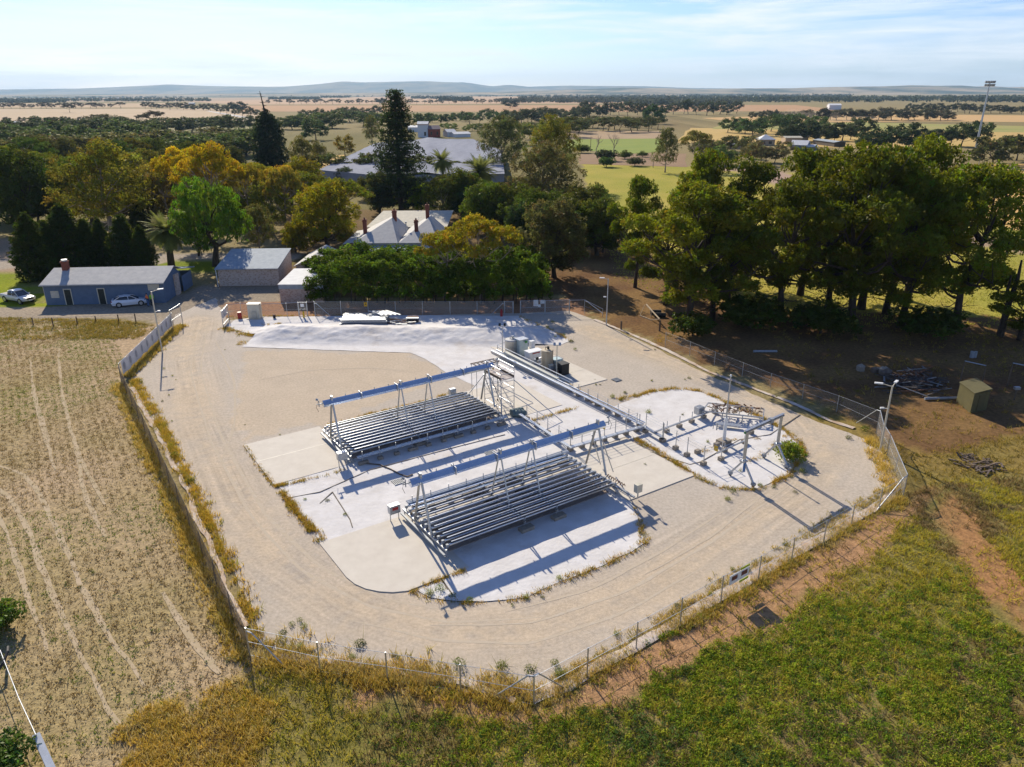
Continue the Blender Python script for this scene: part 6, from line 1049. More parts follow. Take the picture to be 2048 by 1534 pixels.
# ------------------------------------------------------------------ materials laid out on the back membrane
g0 = G(679, 651); t = thing('steel_stack', 'stack of bright galvanised steel channels lying by the back fence', 'steel stack', g0); X_ = np.array([1., .03, 0]); ln = np.linalg.norm(G(775, 650)-g0); rng = np.random.default_rng(3)
for l in range(3):
    for k in range(7):
        b = MB(); y = k*.46+rng.uniform(-.05, .05); o_ = rng.uniform(-.15, .15); a = g0+X_*(.1+o_)+np.array([0, y, .18+l*.26]); b.bar(a, a+X_*(ln-.3), .30, .16); b.build('channel', galv, t)
for k in range(5): b = MB(); a = g0+X_*(ln-2.9+k*.55)+np.array([0, 3.3, .95]); b.bar(a, a+np.array([2.2, -2.2, .03]), .22, .1); b.build('cross_channel', galv, t)
for y in (.2, 2.6): b = MB(); b.bar(g0+[.3, y, .05], g0+X_*ln+[-.3, y, .05], .2, .1); b.build('bearer', palewood, t)
b = MB(); rng = np.random.default_rng(6); g1 = G(800, 649)
for k in range(26): p = g1+[rng.uniform(-1.3, 1.6), rng.uniform(-.9, 1.6), rng.uniform(.08, .4)]; d = np.array([rng.uniform(.3, 1.), rng.uniform(-.35, .35), rng.uniform(-.1, .1)]); b.bar(p-d, p+d, .09, .07, mi=int(k % 3))
tag(b.build('scrap_heap', [galv, rustm, greym]), 'tangle of steel offcuts right of the galvanised stack', 'scrap', kind='stuff')
t = thing('steel_trestle', 'dark steel trestle lying right of the offcuts', 'trestle', G(825, 645)); g = G(825, 645); b = MB(); b.box(g+[0, 0, .25], (1.6, .5, .25)); b.build('lower_beam', darkm, t); b = MB(); b.box(g+[0, .1, .55], (1.6, .5, .12)); b.build('plate', galv, t); b = MB(); b.box(g+[0, .6, .5], (1.4, .4, .3)); b.build('upper_beam', rustm, t)
t = thing('utility_cabinet', 'tall beige utility cabinet behind the back entrance', 'cabinet', G(511, 637)); g = G(511, 637); b = MB(); b.box(g+[0, 0, 1.0], (1.5, .9, 1.95)); b.build('body', creamm, t, bevel=.03); b = MB(); b.box(g+[0, 0, 2.0], (1.6, 1.0, .08)); b.build('top', creamm, t); b = MB(); b.box(g+[.05, -.5, .62], (.62, .16, .8)); b.build('meter_box', mat('dull_cream', (.50, .46, .36), None, .6), t); b = MB(); b.box(g+[0, 0, .04], (1.9, 1.2, .1)); b.build('plinth', concm, t)
t = thing('red_drum', 'red drum standing beside the beige cabinet', 'drum', G(480, 637)); g = G(480, 637); b = MB(); b.tube([g, g+[0, 0, .85]], .26, 14); b.build('body', redm, t); b = MB()
for z in (.28, .56, .84): b.tube([g+[0, 0, z-.02], g+[0, 0, z+.02]], .275, 14)
b.build('hoop', mat('dark_red', (.25, .02, .02), None, .5), t)
t = thing('bucket', 'small black bucket on the white membrane near the back fence', 'bucket', G(549, 637)); g = G(549, 637); b = MB(); b.tube([g, g+[0, 0, .5]], [.16, .2], 10); b.build('body', blackp, t); b = MB(); b.tube([g+[0, 0, .48], g+[0, 0, .52]], .215, 10); b.build('rim', rustm, t)
g = G(608, 636); b = MB(); b.tube([g, g+[0, 0, .85], g+[0, 0, .95]], [.11, .11, .05], 10); tag(b.build('bollard', yellowm), 'yellow bollard beside the small back gate', 'bollard')
t = thing('fire_extinguisher', 'red extinguisher cylinder standing at the back fence stay', 'extinguisher', G(1003, 633)); g = G(1003, 633); b = MB(); b.tube([g, g+[0, 0, .75], g+[0, 0, .9]], [.17, .17, .07], 10); b.build('cylinder', redm, t); b = MB(); b.box(g+[0, 0, .95], (.2, .08, .1)); b.build('valve', redm, t)
for i, (uv, lb) in enumerate([((20.0, 45.9), 'drain grate nearest the left end of the overhead trough'), ((28.2, 46.0), 'drain grate under the middle of the overhead trough'), ((47.3, 52.8), 'drain grate near the far rim of the right white sheet')]):
    t = thing('drain_grate', lb, 'grate', U(*uv)); b = MB()
    for k in range(7): b.box(U(uv[0]-.36+k*.12, uv[1], .075), (.05, .7, .03), R3)
    b.box(U(uv[0], uv[1]-.36, .075), (.85, .05, .035), R3); b.box(U(uv[0], uv[1]+.36, .075), (.85, .05, .035), R3); b.build('bars', greym, t); b = MB(); b.box(U(*uv, .052), (.8, .7, .01), R3); b.build('pit', darkm, t)
t = thing('hose', 'brown hose lying across the white sheet below the farther array', 'hose', U(19.5, 49)); b = MB(); b.tube([U(19.2, 49.9, .12), U(20.0, 49.2, .08), U(20.4, 48, .08), U(20.6, 46.9, .08), U(20.9, 46.2, .08), U(21.4, 46.3, .08)], .05, 6); b.build('hose', mat('brown_hose', (.16, .11, .07), None, .7), t)
# ------------------------------------------------------------------ lamp masts
def lamp(px, yt, label, m, arms, cam_z=.62, r_=.085):
    g = G(*px); h = HT(px, yt); t = thing('lamp_mast', label, 'lamp', g); b = MB(); b.tube([g, g+[0, 0, h]], [r_, r_*.8], 9); b.build('pole', m, t)
    for a in arms: b = MB(); e = g+np.array(a)*1.0+[0, 0, h+.12]; b.bar(g+[0, 0, h-.05], e, .05); b.build('arm', m, t); b = MB(); b.box(e+np.array(a)*.25, (.6, .2, .1), (norm(np.array(a, float)), np.cross(Z3, norm(np.array(a, float))), Z3)); b.build('lamp_head', whitem, t)
    b = MB(); b.bar(g+[0, 0, h*cam_z], g+np.array(arms[0])*.35+[0, 0, h*cam_z], .04); b.box(g+np.array(arms[0])*.55+[0, 0, h*cam_z], (.3, .12, .12)); b.build('camera', whitem, t)
lamp((325, 706), 583, 'tall cream lamp mast rising out of the bannered fence', creamm, [(.62, .45, 0)], .68); lamp((1759.7, 902), 772, 'tall lamp mast with two arms by the far right fence corner', creamm, [(-.75, .25, 0), (.45, .5, 0)], .66); lamp((1212.5, 651), 558, 'slim grey lamp mast at the back right corner', galv, [(-.6, .1, 0)], .62)
# ------------------------------------------------------------------ fences
def fence(label, posts, heights, M=CHAIN, rail=False, top=True, name='chain_link_fence', group=None, pr=.032, stays=(), signs=(), postm=None, wires=2, wirem=None):
    P = [G(*p) for p in posts]; t = thing(name, label, 'fence', P[0], group); hs = [h if h else 1.85 for h in heights]
    for p, h in zip(P, hs): b = MB(); b.tube([p-[0, 0, .1], p+[0, 0, h]], pr, 7); b.build('post', postm or galv, t)
    if M:
        b = MB(); acc = 0; b.uv = []
        for i, (p, h) in enumerate(zip(P, hs)):
            if i: acc += np.linalg.norm(P[i]-P[i-1])
            b.v += [tuple(p+[0, 0, .03]), tuple(p+[0, 0, h-.03])]; b.uv += [(acc, 0), (acc, h)]
        b.f = [(2*i, 2*i+2, 2*i+3, 2*i+1) for i in range(len(P)-1)]; b.m = [0]*len(b.f); b.build('mesh', M, t)
    for k in range(wires):
        b = MB()
        for (p, h), (q, hq) in zip(list(zip(P, hs))[:-1], list(zip(P, hs))[1:]): b.tube([p+[0, 0, (h-.03)*(1-.48*k)], q+[0, 0, (hq-.03)*(1-.48*k)]], .032 if rail and not k else .011, 5, cap=False)
        b.build('top_rail' if rail and not k else 'wire', wirem or galv, t)
    for (a, bq, za, zb) in stays: b = MB(); A, B_ = G(*a), G(*bq); m_ = A*.85+B_*.15; b.tube([A+[0, 0, za], m_+[0, 0, za-.02], B_+[0, 0, zb]], .035, 7); b.build('stay', galv, t)
    return t, P
def dens(pts, n):                       # extra posts between traced corners
    out = []
    for a, c, k in zip(pts[:-1], pts[1:], n): out += [(a[0]+(c[0]-a[0])*i/k, a[1]+(c[1]-a[1])*i/k) for i in range(k)]
    return out+[pts[-1]]
def even(a, c, n):                      # evenly spaced on the ground, given as pixels again
    A, B = G(*a), G(*c); return [tuple(PX((A+(B-A)*k/n)[None])[0]) for k in range(n+1)]
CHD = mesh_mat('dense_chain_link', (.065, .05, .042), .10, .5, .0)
fence('left chain-link fence seen almost edge-on down the stubble field', even((243, 764), (500, 1312), 13), [1.75]*14, CHD, stays=[((500, 1312), (572, 1335), 1.6, .0)], wires=2, postm=mat('dull_post', (.16, .14, .125), (.11, .1, .09), .9), pr=.028, wirem=mat('dull_post', (.16, .14, .125)))
FH = [1.8]+[HT(p, y) for p, y in zip(FENCE_F[1:], (1284, 1304.4, 1328.5, 1352.6, 1295.5, 1243.5, 1195, 1151.5, 1111.4, 1075, 1040, 1008.7, 977.6, 952.3))]
fence('front chain-link fence running from the near left corner to the right end post', FENCE_F, FH, mesh_mat('thin_chain_link', (.45, .44, .42), .12, .055, .4), stays=[((1067.5, 1411), (992, 1394), 1.75, .1), ((1067.5, 1411), (1127, 1378), 1.8, .1), ((1806, 993), (1752, 1024), 1.7, .1)], wires=3, pr=.038)
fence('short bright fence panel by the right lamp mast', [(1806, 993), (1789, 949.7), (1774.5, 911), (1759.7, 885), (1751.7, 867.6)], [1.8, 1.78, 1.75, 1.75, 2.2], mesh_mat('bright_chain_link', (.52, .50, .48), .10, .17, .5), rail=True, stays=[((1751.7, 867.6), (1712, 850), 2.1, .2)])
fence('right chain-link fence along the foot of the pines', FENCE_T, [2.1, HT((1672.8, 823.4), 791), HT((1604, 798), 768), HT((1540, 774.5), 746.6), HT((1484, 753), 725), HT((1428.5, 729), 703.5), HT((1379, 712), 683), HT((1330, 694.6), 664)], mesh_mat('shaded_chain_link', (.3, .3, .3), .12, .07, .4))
BK = [(630.8, 632.7), (683, 630.9), (737.4, 630.7), (791.7, 630.5), (845.8, 630.4), (900.6, 630.3), (954.5, 630.2), (1008.7, 630)]
fence('back chain-link fence in front of the hedge', BK, [HT(p, 602.5) for p in BK], mesh_mat('back_chain_link', (.40, .42, .40), .12, .10, .4), stays=[((1008.7, 630), (981, 631), 1.55, .05), ((630.8, 632.7), (660, 632), 1.75, .05)], pr=.045)
def gate(label, posts, yt, M=CHAIN):
    P = [G(*p) for p in posts]; h = HT(posts[0], yt); t = thing('mesh_gate', label, 'gate', P[0])
    for p in P: b = MB(); b.tube([p, p+[0, 0, h]], .05, 7); b.build('post', galv, t)
    for p, q in zip(P[:-1], P[1:]):
        d = norm(q-p)*.07; b = MB(); z0 = .12; path = [p+d+[0, 0, z0], p+d+[0, 0, h-.05], q-d+[0, 0, h-.05], q-d+[0, 0, z0], p+d+[0, 0, z0]]
        for a, c in zip(path[:-1], path[1:]): b.tube([a, c], .025, 6)
        b.tube([p+d+[0, 0, h*.5], q-d+[0, 0, h*.5]], .02, 6); lf = b.build('leaf_frame', galv, t); b = MB(); ln = np.linalg.norm(q-p); b.v = [tuple(p+d+[0, 0, z0]), tuple(q-d+[0, 0, z0]), tuple(q-d+[0, 0, h-.05]), tuple(p+d+[0, 0, h-.05])]; b.uv = [(0, 0), (ln, 0), (ln, h), (0, h)]; b.f = [(0, 1, 2, 3)]; b.m = [0]; b.build('mesh', M, lf)
    return t, P, h
gate('narrow back gate leaf left of the long double gate', [(1008.9, 629.8), (1026.5, 629.8)], 602); _, GP_, gh = gate('long double mesh gate at the back with notices pinned on it', [(1040.6, 629.8), (1090, 629.2), (1138.7, 627.5)], 601); gate('small back gate beside the yellow bollard', [(598.5, 632.8), (616, 632.7)], 604)
for i, (px, w, h_, z, lb) in enumerate([((1071.5, 628.9), .62, .85, 1.55, 'larger white notice board on the double gate'), ((1078.5, 628.9), .34, .34, 1.2, 'little white notice below the boards on the double gate'), ((1085, 628.8), .62, .48, 1.72, 'wide white notice board right of the larger one')]): b = MB(); b.box(G(*px)+[0, -.08, z], (w, .02, h_)); tag(b.build('notice_board', whitem, bevel=.004), lb, 'sign')
b = MB(); b.box(G(733, 630.8)+[0, -.07, 1.5], (.42, .02, .55)); sg = tag(b.build('hazard_sign', mat('amber_sign', (.70, .38, .02), (.6, .33, .02), .5), bevel=.004), 'amber hazard sign on the back fence above the steel stack', 'sign'); b = MB(); b.add([(G(733, 630.8)+[dx, -.083, 1.5+dz]) for dx, dz in ((-.12, -.05), (.12, -.05), (0, .18))], [(0, 1, 2)]); b.build('triangle', blackp, sg)
b = MB(); b.box(G(607, 632.8)+[0, -.08, 1.5], (.45, .02, .4)); tag(b.build('gate_sign', whitem, bevel=.004), 'white sign on the small back gate', 'sign')
fence('back left fence of bare rails beside the beige cabinet', [(457.7, 637.6), (484, 635.6), (525, 634.5), (575, 633.5), (598, 632.9)], [HT((457.7, 637.6), 609), HT((484, 635.6), 606), 1.8, 1.85, 1.9], mesh_mat('faint_chain_link', (.4, .38, .35), .12, .04, .4), rail=True, wires=2)
fence('short fence right of the double gate', [(1138.7, 627.5), (1168.6, 626.6), (1205, 634)], [1.85, 1.85, 1.1], None, rail=True, stays=[((1168.6, 626.6), (1205, 640), 1.7, .9)])
t, P_2, h_ = gate('open entrance gate leaf on the right of the driveway', [(458, 638), (446.5, 651)], 609.5); b = MB(); d = P_2[1]-P_2[0]; b.hexa([P_2[0]+d*.1+[-.05, 0, .75], P_2[0]+d*.85+[-.05, 0, .75], P_2[0]+d*.85+[-.07, 0, .75], P_2[0]+d*.1+[-.07, 0, .75]], [P_2[0]+d*.1+[-.05, 0, 1.75], P_2[0]+d*.85+[-.05, 0, 1.75], P_2[0]+d*.85+[-.07, 0, 1.75], P_2[0]+d*.1+[-.07, 0, 1.75]]); tag(b.build('gate_banner', whitem), 'white notice hanging on the open entrance gate leaf', 'sign')
gate('open entrance gate leaf at the end of the bannered fence', [(346, 662), (366, 648)], 620)
# banner with pale printed ovals on the entrance fence
bp = even((244, 762), (348, 655), 9); PB = [G(*p) for p in bp]; t, _ = fence('entrance fence carrying the long white banner', bp, [1.9]*10, CHAIN, rail=True, wires=1); base = PB[0]; dv = norm(PB[-1]-PB[0]); nv = norm(np.cross(dv, Z3)); ln = np.linalg.norm(PB[-1]-PB[0])
if nv[0] < 0: nv = -nv
b = MB(); n = 60; vs = []
for k in range(n+1):
    s = ln*(.02+.96*k/n); sag = .05*math.sin(s*2.1); w_ = .04*math.sin(s*3.3)
    for z in (.52+sag, 1.86+sag*.4): vs.append(base+dv*s+nv*(.07+w_)+[0, 0, z])
b.add(vs, [(2*k, 2*k+2, 2*k+3, 2*k+1) for k in range(n)]); ban = tag(b.build('banner', mat('banner_cloth', (.62, .61, .60), (.54, .53, .53), .8), smooth=True), 'long white banner with a row of grey ovals along the entrance fence', 'banner')
for k in range(10):
    s = ln*(.06+.098*k); b = MB(); c = base+dv*s+nv*.125+[0, 0, 1.28]; m_ = 14; b.add([c]+[c+dv*.27*math.cos(6.283*i/m_)+np.array([0, 0, .40*math.sin(6.283*i/m_)]) for i in range(m_)], [(0, i+1, (i+1) % m_+1) for i in range(m_)]); b.build('oval_print', mat('grey_print', (.27, .28, .30), (.36, .36, .37), .8, 0, 5), ban)
    b = MB(); c2 = base+dv*s+nv*.125+[0, 0, .74]; b.box(c2, (.5, .004, .05), (dv, nv, Z3)); b.build('caption_strip', mat('caption_grey', (.42, .42, .42), None, .8), ban)
# sign board on the front fence: two white panels with dark pictures and lime strips
A, B_ = G(1441, 1205.4), G(1516, 1162); d = norm(B_-A); nrm = norm(np.cross(d, Z3)); c = A+d*1.35+nrm*.06+[0, 0, 1.28]
t = thing('site_sign', 'double white site sign with lime strips on the front fence', 'sign', c)
for k, (o_, w_) in enumerate(((-.42, .8), (.45, .85))):
    b = MB(); b.box(c+d*o_, (w_, .03, .62), (d, nrm, Z3)); b.build('panel', whitem, t)
    b = MB(); b.box(c+d*o_+nrm*-.022+[0, 0, .06], (w_*.62, .008, .28), (d, nrm, Z3)); b.box(c+d*o_+nrm*.022+[0, 0, .06], (w_*.62, .008, .28), (d, nrm, Z3)); b.build('picture', mat('sign_dark', (.05, .03, .03), (.25, .08, .05), .6, 0, 9), t)
lime = mat('lime_paint', (.36, .42, .03), None, .6)
for z in (.40, -.44): b = MB(); b.box(c+d*.5+[0, 0, z], (.8, .03, .14), (d, nrm, Z3)); b.build('strip', lime, t)
# farm fences
FP = [(39, 643), (67, 650), (107, 653), (155, 648), (192, 643), (238, 645), (272, 644)]
fence('sagging wire fence on dark stakes above the stubble', FP, [HT(p, y) for p, y in zip(FP, (638, 635, 635, 633, 632, 629, 627))], None, name='wire_fence', postm=woodm, pr=.07, wires=2)
for px, yt, lb in (((1319, 662), 640, 'weathered wooden strainer post by the timber frame'), ((1242, 660), 642, 'short wooden post on the liner strip')): g = G(*px); b = MB(); b.tube([g, g+[0, 0, HT(px, yt)]], .11, 7); tag(b.build('fence_post', woodm), lb, 'post')
t = thing('timber_frame', 'collapsed pale timber gate frame under the first pine', 'frame', G(1300, 640)); b = MB(); f0, f1, f2 = G(1280, 632), G(1303, 641), G(1318, 652); b.bar(f0+[0, 0, .05], f1+[0, 0, .05], .12); b.bar(f1+[0, 0, .1], f2+[0, 0, .9], .12); b.bar(f0+[0, 0, .1], G(1289, 622)+[0, 0, .9], .05); b.bar(G(1292, 622)+[0, 0, .9], G(1302, 634)+[0, 0, .9], .14); b.bar(G(1302, 634)+[0, 0, .9], f2+[0, 0, .9], .12); b.bar(G(1302, 634)+[0, 0, .9], G(1302, 634), .1); b.build('rails', palewood, t)
for k, px in enumerate(((1311, 628), (1320, 634))): b = MB(); g = G(*px); b.tube([g+[-.7, 0, .3], g+[.7, -.1, .3]], .28, 10); tag(b.build('drainage_pipe', blackp), 'black pipe length lying behind the timber frame, %s one' % ('upper' if k == 0 else 'lower'), 'pipe')
# green shed, junk and frames in the shade on the right
t = thing('green_shed', 'small olive-green flat-roofed shed in the shade at the right', 'shed', G(1930, 818)); A, B_, C_ = G(1912, 803), G(1940, 826), G(1972, 820); hs_ = HT((1940, 826), 788); D_ = A+C_-B_; b = MB(); b.hexa([A, B_, C_, D_], [p+[0, 0, hs_] for p in (A, B_, C_, D_)]); olive = mat('olive_tin', (.135, .118, .05), (.105, .092, .04), .6, .1, 2); b.build('wall', olive, t)
cen = (A+B_+C_+D_)/4; b = MB(); q = [cen+(p-cen)*1.08+[0, 0, hs_+z] for p, z in ((A, .02), (B_, .05), (C_, .2), (D_, .17))]; b.hexa(q, [p+[0, 0, .07] for p in q]); b.build('roof', olive, t)
b = MB(); e = B_*.7+C_*.3; d = norm(C_-B_); n_ = np.cross(d, Z3); b.box(e+d*.5+n_*.02+[0, 0, hs_*.45], (.8, .03, hs_*.85), (d, n_, Z3)); b.build('door', mat('olive_door', (.11, .095, .042), None, .6), t)
rng = np.random.default_rng(12); b = MB()
for k in range(130): px = (rng.normal(1825, 26), rng.normal(768, 9)); p = G(*px)+[0, 0, rng.uniform(.05, .5)]; d = norm(np.array([rng.normal(), rng.normal()*.6, rng.normal()*.12]))*rng.uniform(.5, 1.8); b.bar(p-d, p+d, rng.uniform(.06, .16), .06, mi=int(rng.choice([0, 0, 0, 1, 2])))
tag(b.build('timber_heap', [mat('grey_timber', (.10, .085, .075), (.06, .05, .045), .9), galv, rustm]), 'dark heap of old timber and tin in the pine shade', 'timber heap', kind='stuff')
b = MB(); g = G(1768, 748); rng = np.random.default_rng(2)
for k in range(9): b.sphere(g+[rng.normal(0, .8), rng.normal(0, .6), .25], rng.uniform(.25, .6), 7, int(k % 2))
tag(b.build('rubble_heap', [mat('rubble', (.17, .13, .10), (.12, .09, .07), .95), blockm]), 'small heap of rubble behind the dark timber heap', 'rubble', kind='stuff')
for px, q, lb in (((1885, 800), (1.7, .15), 'grey pipe lying beside the green shed'), ((1530, 705), (1.3, -.03), 'lone pipe on the dirt under the middle pines')): g = G(*px); b = MB(); b.tube([g+[-q[0], 0, .15], g+[q[0], q[1], .15]], .13, 9); tag(b.build('grey_pipe', greym), lb, 'pipe')
for i, (a, c, yt, lb) in enumerate((((1918, 772), (1960, 782), 722, 'thin dark goal-like frame behind the green shed'), ((2014, 772), (2060, 782), 726, 'thin dark goal-like frame at the picture edge'))):
    t = thing('post_frame', lb, 'frame', G(*a)); h = HT(a, yt); A, B_ = G(*a), G(*c); b = MB(); b.tube([A, A+[0, 0, h]], .06, 6); b.build('post', woodm, t); b = MB(); b.tube([B_, B_+[0, 0, h]], .06, 6); b.build('post', woodm, t); b = MB(); b.tube([A+[0, 0, h], B_+[0, 0, h]], .05, 6); b.build('crossbar', galv, t)
t = thing('box_on_post', 'small grey box on a short post right of the green shed', 'post box', G(2028, 800)); g = G(2028, 800); b = MB(); b.bar(g, g+[0, 0, 1.1], .1); b.build('post', woodm, t); b = MB(); b.box(g+[0, 0, 1.2], (.5, .3, .25)); b.build('box', galv, t)
b = MB(); g = G(1943, 715); b.tube([g, g+[0, 0, .7]], .22, 9); b.tube([g+[.35, 0, 0], g+[.35, 0, .7]], .16, 9); tag(b.build('grey_drums', greym), 'two grey drums far back in the pine shade', 'drums')
# near left corner: white strainer post with a long stay wire
g = G(112, 1560); p1 = G(82, 1502); t = thing('strainer_post', 'leaning white strainer post with a long wire at the near left corner', 'post', g); b = MB(); b.bar(g+[0, 0, .1], p1+[0, 0, .9], .3); b.build('post', whitem, t); b = MB(); b.tube([p1+[0, 0, .9], G(45, 1420)+[0, 0, .75], G(8, 1325)+[0, 0, .8]], .022, 6); b.build('wire', galv, t); b = MB(); q = G(4, 1355); b.tube([q+[-.3, -1, 0], q+[.1, .2, .7], q+[0, .8, .9], q+[-.5, 1.5, .6]], .07, 7); b.build('hose', darkm, t)
b = MB(); g0, g1 = G(1990, 940), G(1925, 915); rng = np.random.default_rng(31)
for k in range(60): p = g1+(g0-g1)*rng.uniform(0, 1)+rng.normal(0, .7, 3)*[1, 1, 0]+[0, 0, .1]; d = norm(rng.normal(size=3)*[1, 1, .2])*rng.uniform(.15, .6); b.bar(p-d, p+d, .12, .08, mi=int(k % 2))
tag(b.build('brush_heap', [woodm, mat('grey_brush', (.17, .13, .11), (.11, .085, .07), .95)]), 'flattened heap of grey brush on the dry grass at the right', 'brush heap', kind='stuff')
# ------------------------------------------------------------------ grasses, stubble and weeds
wr = np.random.default_rng(2024)
def cover(n, x0, x1, y0, y1): return np.stack([wr.uniform(x0, x1, n), wr.uniform(y0, y1, n)], -1)
def seen(p, mg=260):
    q = PX(np.column_stack([p, np.zeros(len(p))])); return (q[:, 0] > -mg) & (q[:, 0] < 2048+mg) & (q[:, 1] > 150) & (q[:, 1] < 1534+mg)
def blades(p, h, w, k, lean, cols, var=.25, spread=.12):
    """k upright blades per plant at points p; cols is one colour per plant"""
    n = len(p); idx = np.repeat(np.arange(n), k); M_ = len(idx); h = np.broadcast_to(h, n)[idx]*wr.uniform(.55, 1.2, M_); th = wr.uniform(0, 6.283, M_); b = np.column_stack([p[idx]+wr.normal(0, 1, (M_, 2))*np.broadcast_to(spread, n)[idx][:, None], np.zeros(M_)])
    s = np.stack([np.cos(th), np.sin(th), np.zeros(M_)], -1)*np.broadcast_to(w, n)[idx][:, None]*.5; t = b+np.stack([wr.normal(0, lean, M_)*h, wr.normal(0, lean, M_)*h, h], -1)
    v = np.stack([b-s, b+s, t], 1).reshape(-1, 3); c = np.repeat(cols[idx]*wr.uniform(1-var, 1+var, (M_, 1)), 3, 0); return v, c
def rosettes(p, r_, h, k, lw, cols, var=.25):
    """k leaf faces per plant, heaped as a low mound"""
    n = len(p); idx = np.repeat(np.arange(n), k); M_ = len(idx); r_ = np.broadcast_to(r_, n)[idx]; h = np.broadcast_to(h, n)[idx]; a = wr.uniform(0, 6.283, M_); q = np.sqrt(wr.uniform(0, 1, M_)); c0 = np.stack([p[idx, 0]+np.cos(a)*q*r_, p[idx, 1]+np.sin(a)*q*r_, .03+h*(1-q*q*.8)*wr.uniform(.4, 1, M_)], -1)
    d = norm(np.stack([np.cos(a)*q, np.sin(a)*q, .5+0*a], -1)+wr.normal(0, .45, (M_, 3))); u = norm(np.cross(d, wr.normal(size=(M_, 3)))); w = np.cross(d, u); l = np.broadcast_to(lw, n)[idx]*wr.uniform(.6, 1.3, M_)
    v = np.stack([c0-u*l[:, None], c0+w*l[:, None]*.55, c0+u*l[:, None]], 1).reshape(-1, 3); c = np.repeat(cols[idx]*wr.uniform(1-var, 1+var, (M_, 1)), 3, 0); return v, c
def commit(name, parts, label):
    v = np.concatenate([a[0] for a in parts]); c = np.clip(np.concatenate([a[1] for a in parts]), 0, 1); o = link(name, raw_mesh(name, v, np.arange(len(v)).reshape(-1, 3), c, [GRASS], tri=True)); tag(o, label, name.replace('_', ' '), kind='stuff')
def mixc(n, cols, wts): return np.array(cols)[wr.choice(len(cols), n, p=np.array(wts)/sum(wts))]
YARD = np.concatenate([gp(*FENCE_L[1:]), gp(*FENCE_F[1:]), gp(*FENCE_R[1:]), gp(*FENCE_T[1:]), gp((1190, 645), (1140, 628), (455, 640), (357, 652))])
# stubble field on the left: thin drill rows with straw, dry and green bits
p = cover(210000, -75, -5, 8, 104); p = p[inpoly(jit(p, .8), STUBBLE) & seen(p)]; rows = p@np.array([-ROWD[1], ROWD[0]])+.8*(fbm(p, 25, 8)-.5); ph = np.abs(((rows/.58) % 1)-.5)*2; big = fbm(p, 9, 81); keep = wr.random(len(p)) < (.16+.8*(ph > .5))*(.25+1.2*big); p = p[keep]; big = big[keep]; g = fbm(p, 6, 91)
for ln_ in TRK:
    q = smooth_line(ln_, 12); dd = np.min(np.linalg.norm(p[:, None]-q[None, ::2], axis=2), axis=1); k = dd > .26; p = p[k]; g = g[k]
cols = np.where((g > .48)[:, None] & (wr.random(len(p)) < .7)[:, None], mixc(len(p), [(.25, .29, .04), (.16, .22, .035), (.36, .33, .08)], [3, 3, 2]), mixc(len(p), [(.44, .34, .15), (.36, .26, .10), (.27, .18, .07), (.52, .42, .24)], [4, 4, 3, 2]))
ps = cover(150000, -75, -5, 8, 104); ps = ps[inpoly(jit(ps, .8), STUBBLE) & seen(ps)]; ps = ps[wr.random(len(ps)) < .25+.6*fbm(ps, 5, 61)]
commit('stubble', [rosettes(ps, .05, .02, 2, .06, mixc(len(ps), [(.62, .52, .34), (.50, .40, .24), (.30, .22, .12)], [4, 3, 2]), .25), blades(p, .11, .06, 4, .7, cols, .3, .10)], 'cut stubble and sparse weeds in drill rows on the left field')
# golden dry grass at the near left, around the fence feet and in strips
def along(line, n, w, off=0., side=1):
    pl = gp(*line); sg = np.linalg.norm(np.diff(pl, axis=0), axis=1); cum = np.concatenate([[0], np.cumsum(sg)]); s = wr.uniform(0, cum[-1], n); i = np.clip(np.searchsorted(cum, s)-1, 0, len(sg)-1); f = (s-cum[i])/sg[i]; q = pl[i]+(pl[i+1]-pl[i])*f[:, None]; d = (pl[i+1]-pl[i])/sg[i][:, None]; nn = np.stack([-d[:, 1], d[:, 0]], -1)*side
    q = q+nn*(off+wr.normal(0, 1, n)*w)[:, None]; return q
GC = [(.63, .44, .085), (.55, .38, .065), (.64, .51, .20), (.38, .32, .055)]
p = cover(90000, -34, 6, 6, 36); p = p[inpoly(jit(p, 2.2), GOLD) & seen(p)]; p = p[wr.random(len(p)) < np.clip(.25+1.6*(fbm(p, 2.2, 3)-.35), 0, 1)]
parts = [blades(p, .30, .05, 8, .55, mixc(len(p), GC, [4, 3, 3, 1]), .3, .12)]
q = along([(243, 768), (300, 890), (400, 1100), (460, 1225), (500, 1315)], 2000, .30, -.42, 1); q = q[wr.random(len(q)) < np.clip(fbm(q, 2.5, 6)*1.9-.3, 0, 1)]; parts.append(blades(q, .34, .05, 9, .5, mixc(len(q), GC, [4, 3, 3, 2]), .3, .14))
q = along([(268, 760), (320, 850), (405, 1020), (455, 1130), (500, 1225), (515, 1300)], 1500, .24, .05, 1); q = q[wr.random(len(q)) < np.clip(fbm(q, 2.0, 16)*2.2-.35, 0, 1)]; parts.append(blades(q, .32, .05, 9, .5, mixc(len(q), [(.60, .40, .05), (.52, .36, .06), (.36, .33, .05)], [4, 3, 2]), .3, .14))
q = along([(520, 1300), (640, 1335), (775, 1350), (925, 1375), (1068, 1405)], 1500, .6, .0, 1); q = q[wr.random(len(q)) < np.clip(fbm(q, 2.4, 26)*2-.45, 0, 1)]; parts.append(blades(q, .38, .05, 9, .5, mixc(len(q), GC, [4, 3, 2, 2]), .3, .14))
q = along([(1068, 1412), (1272, 1300), (1441, 1208), (1600, 1115), (1757, 1022), (1806, 995)], 2400, .35, .05, 1); q = q[wr.random(len(q)) < np.clip(fbm(q, 2.4, 36)*2-.6, 0, 1)]; parts.append(blades(q, .28, .045, 8, .5, mixc(len(q), GC, [3, 3, 2, 3]), .3, .12))
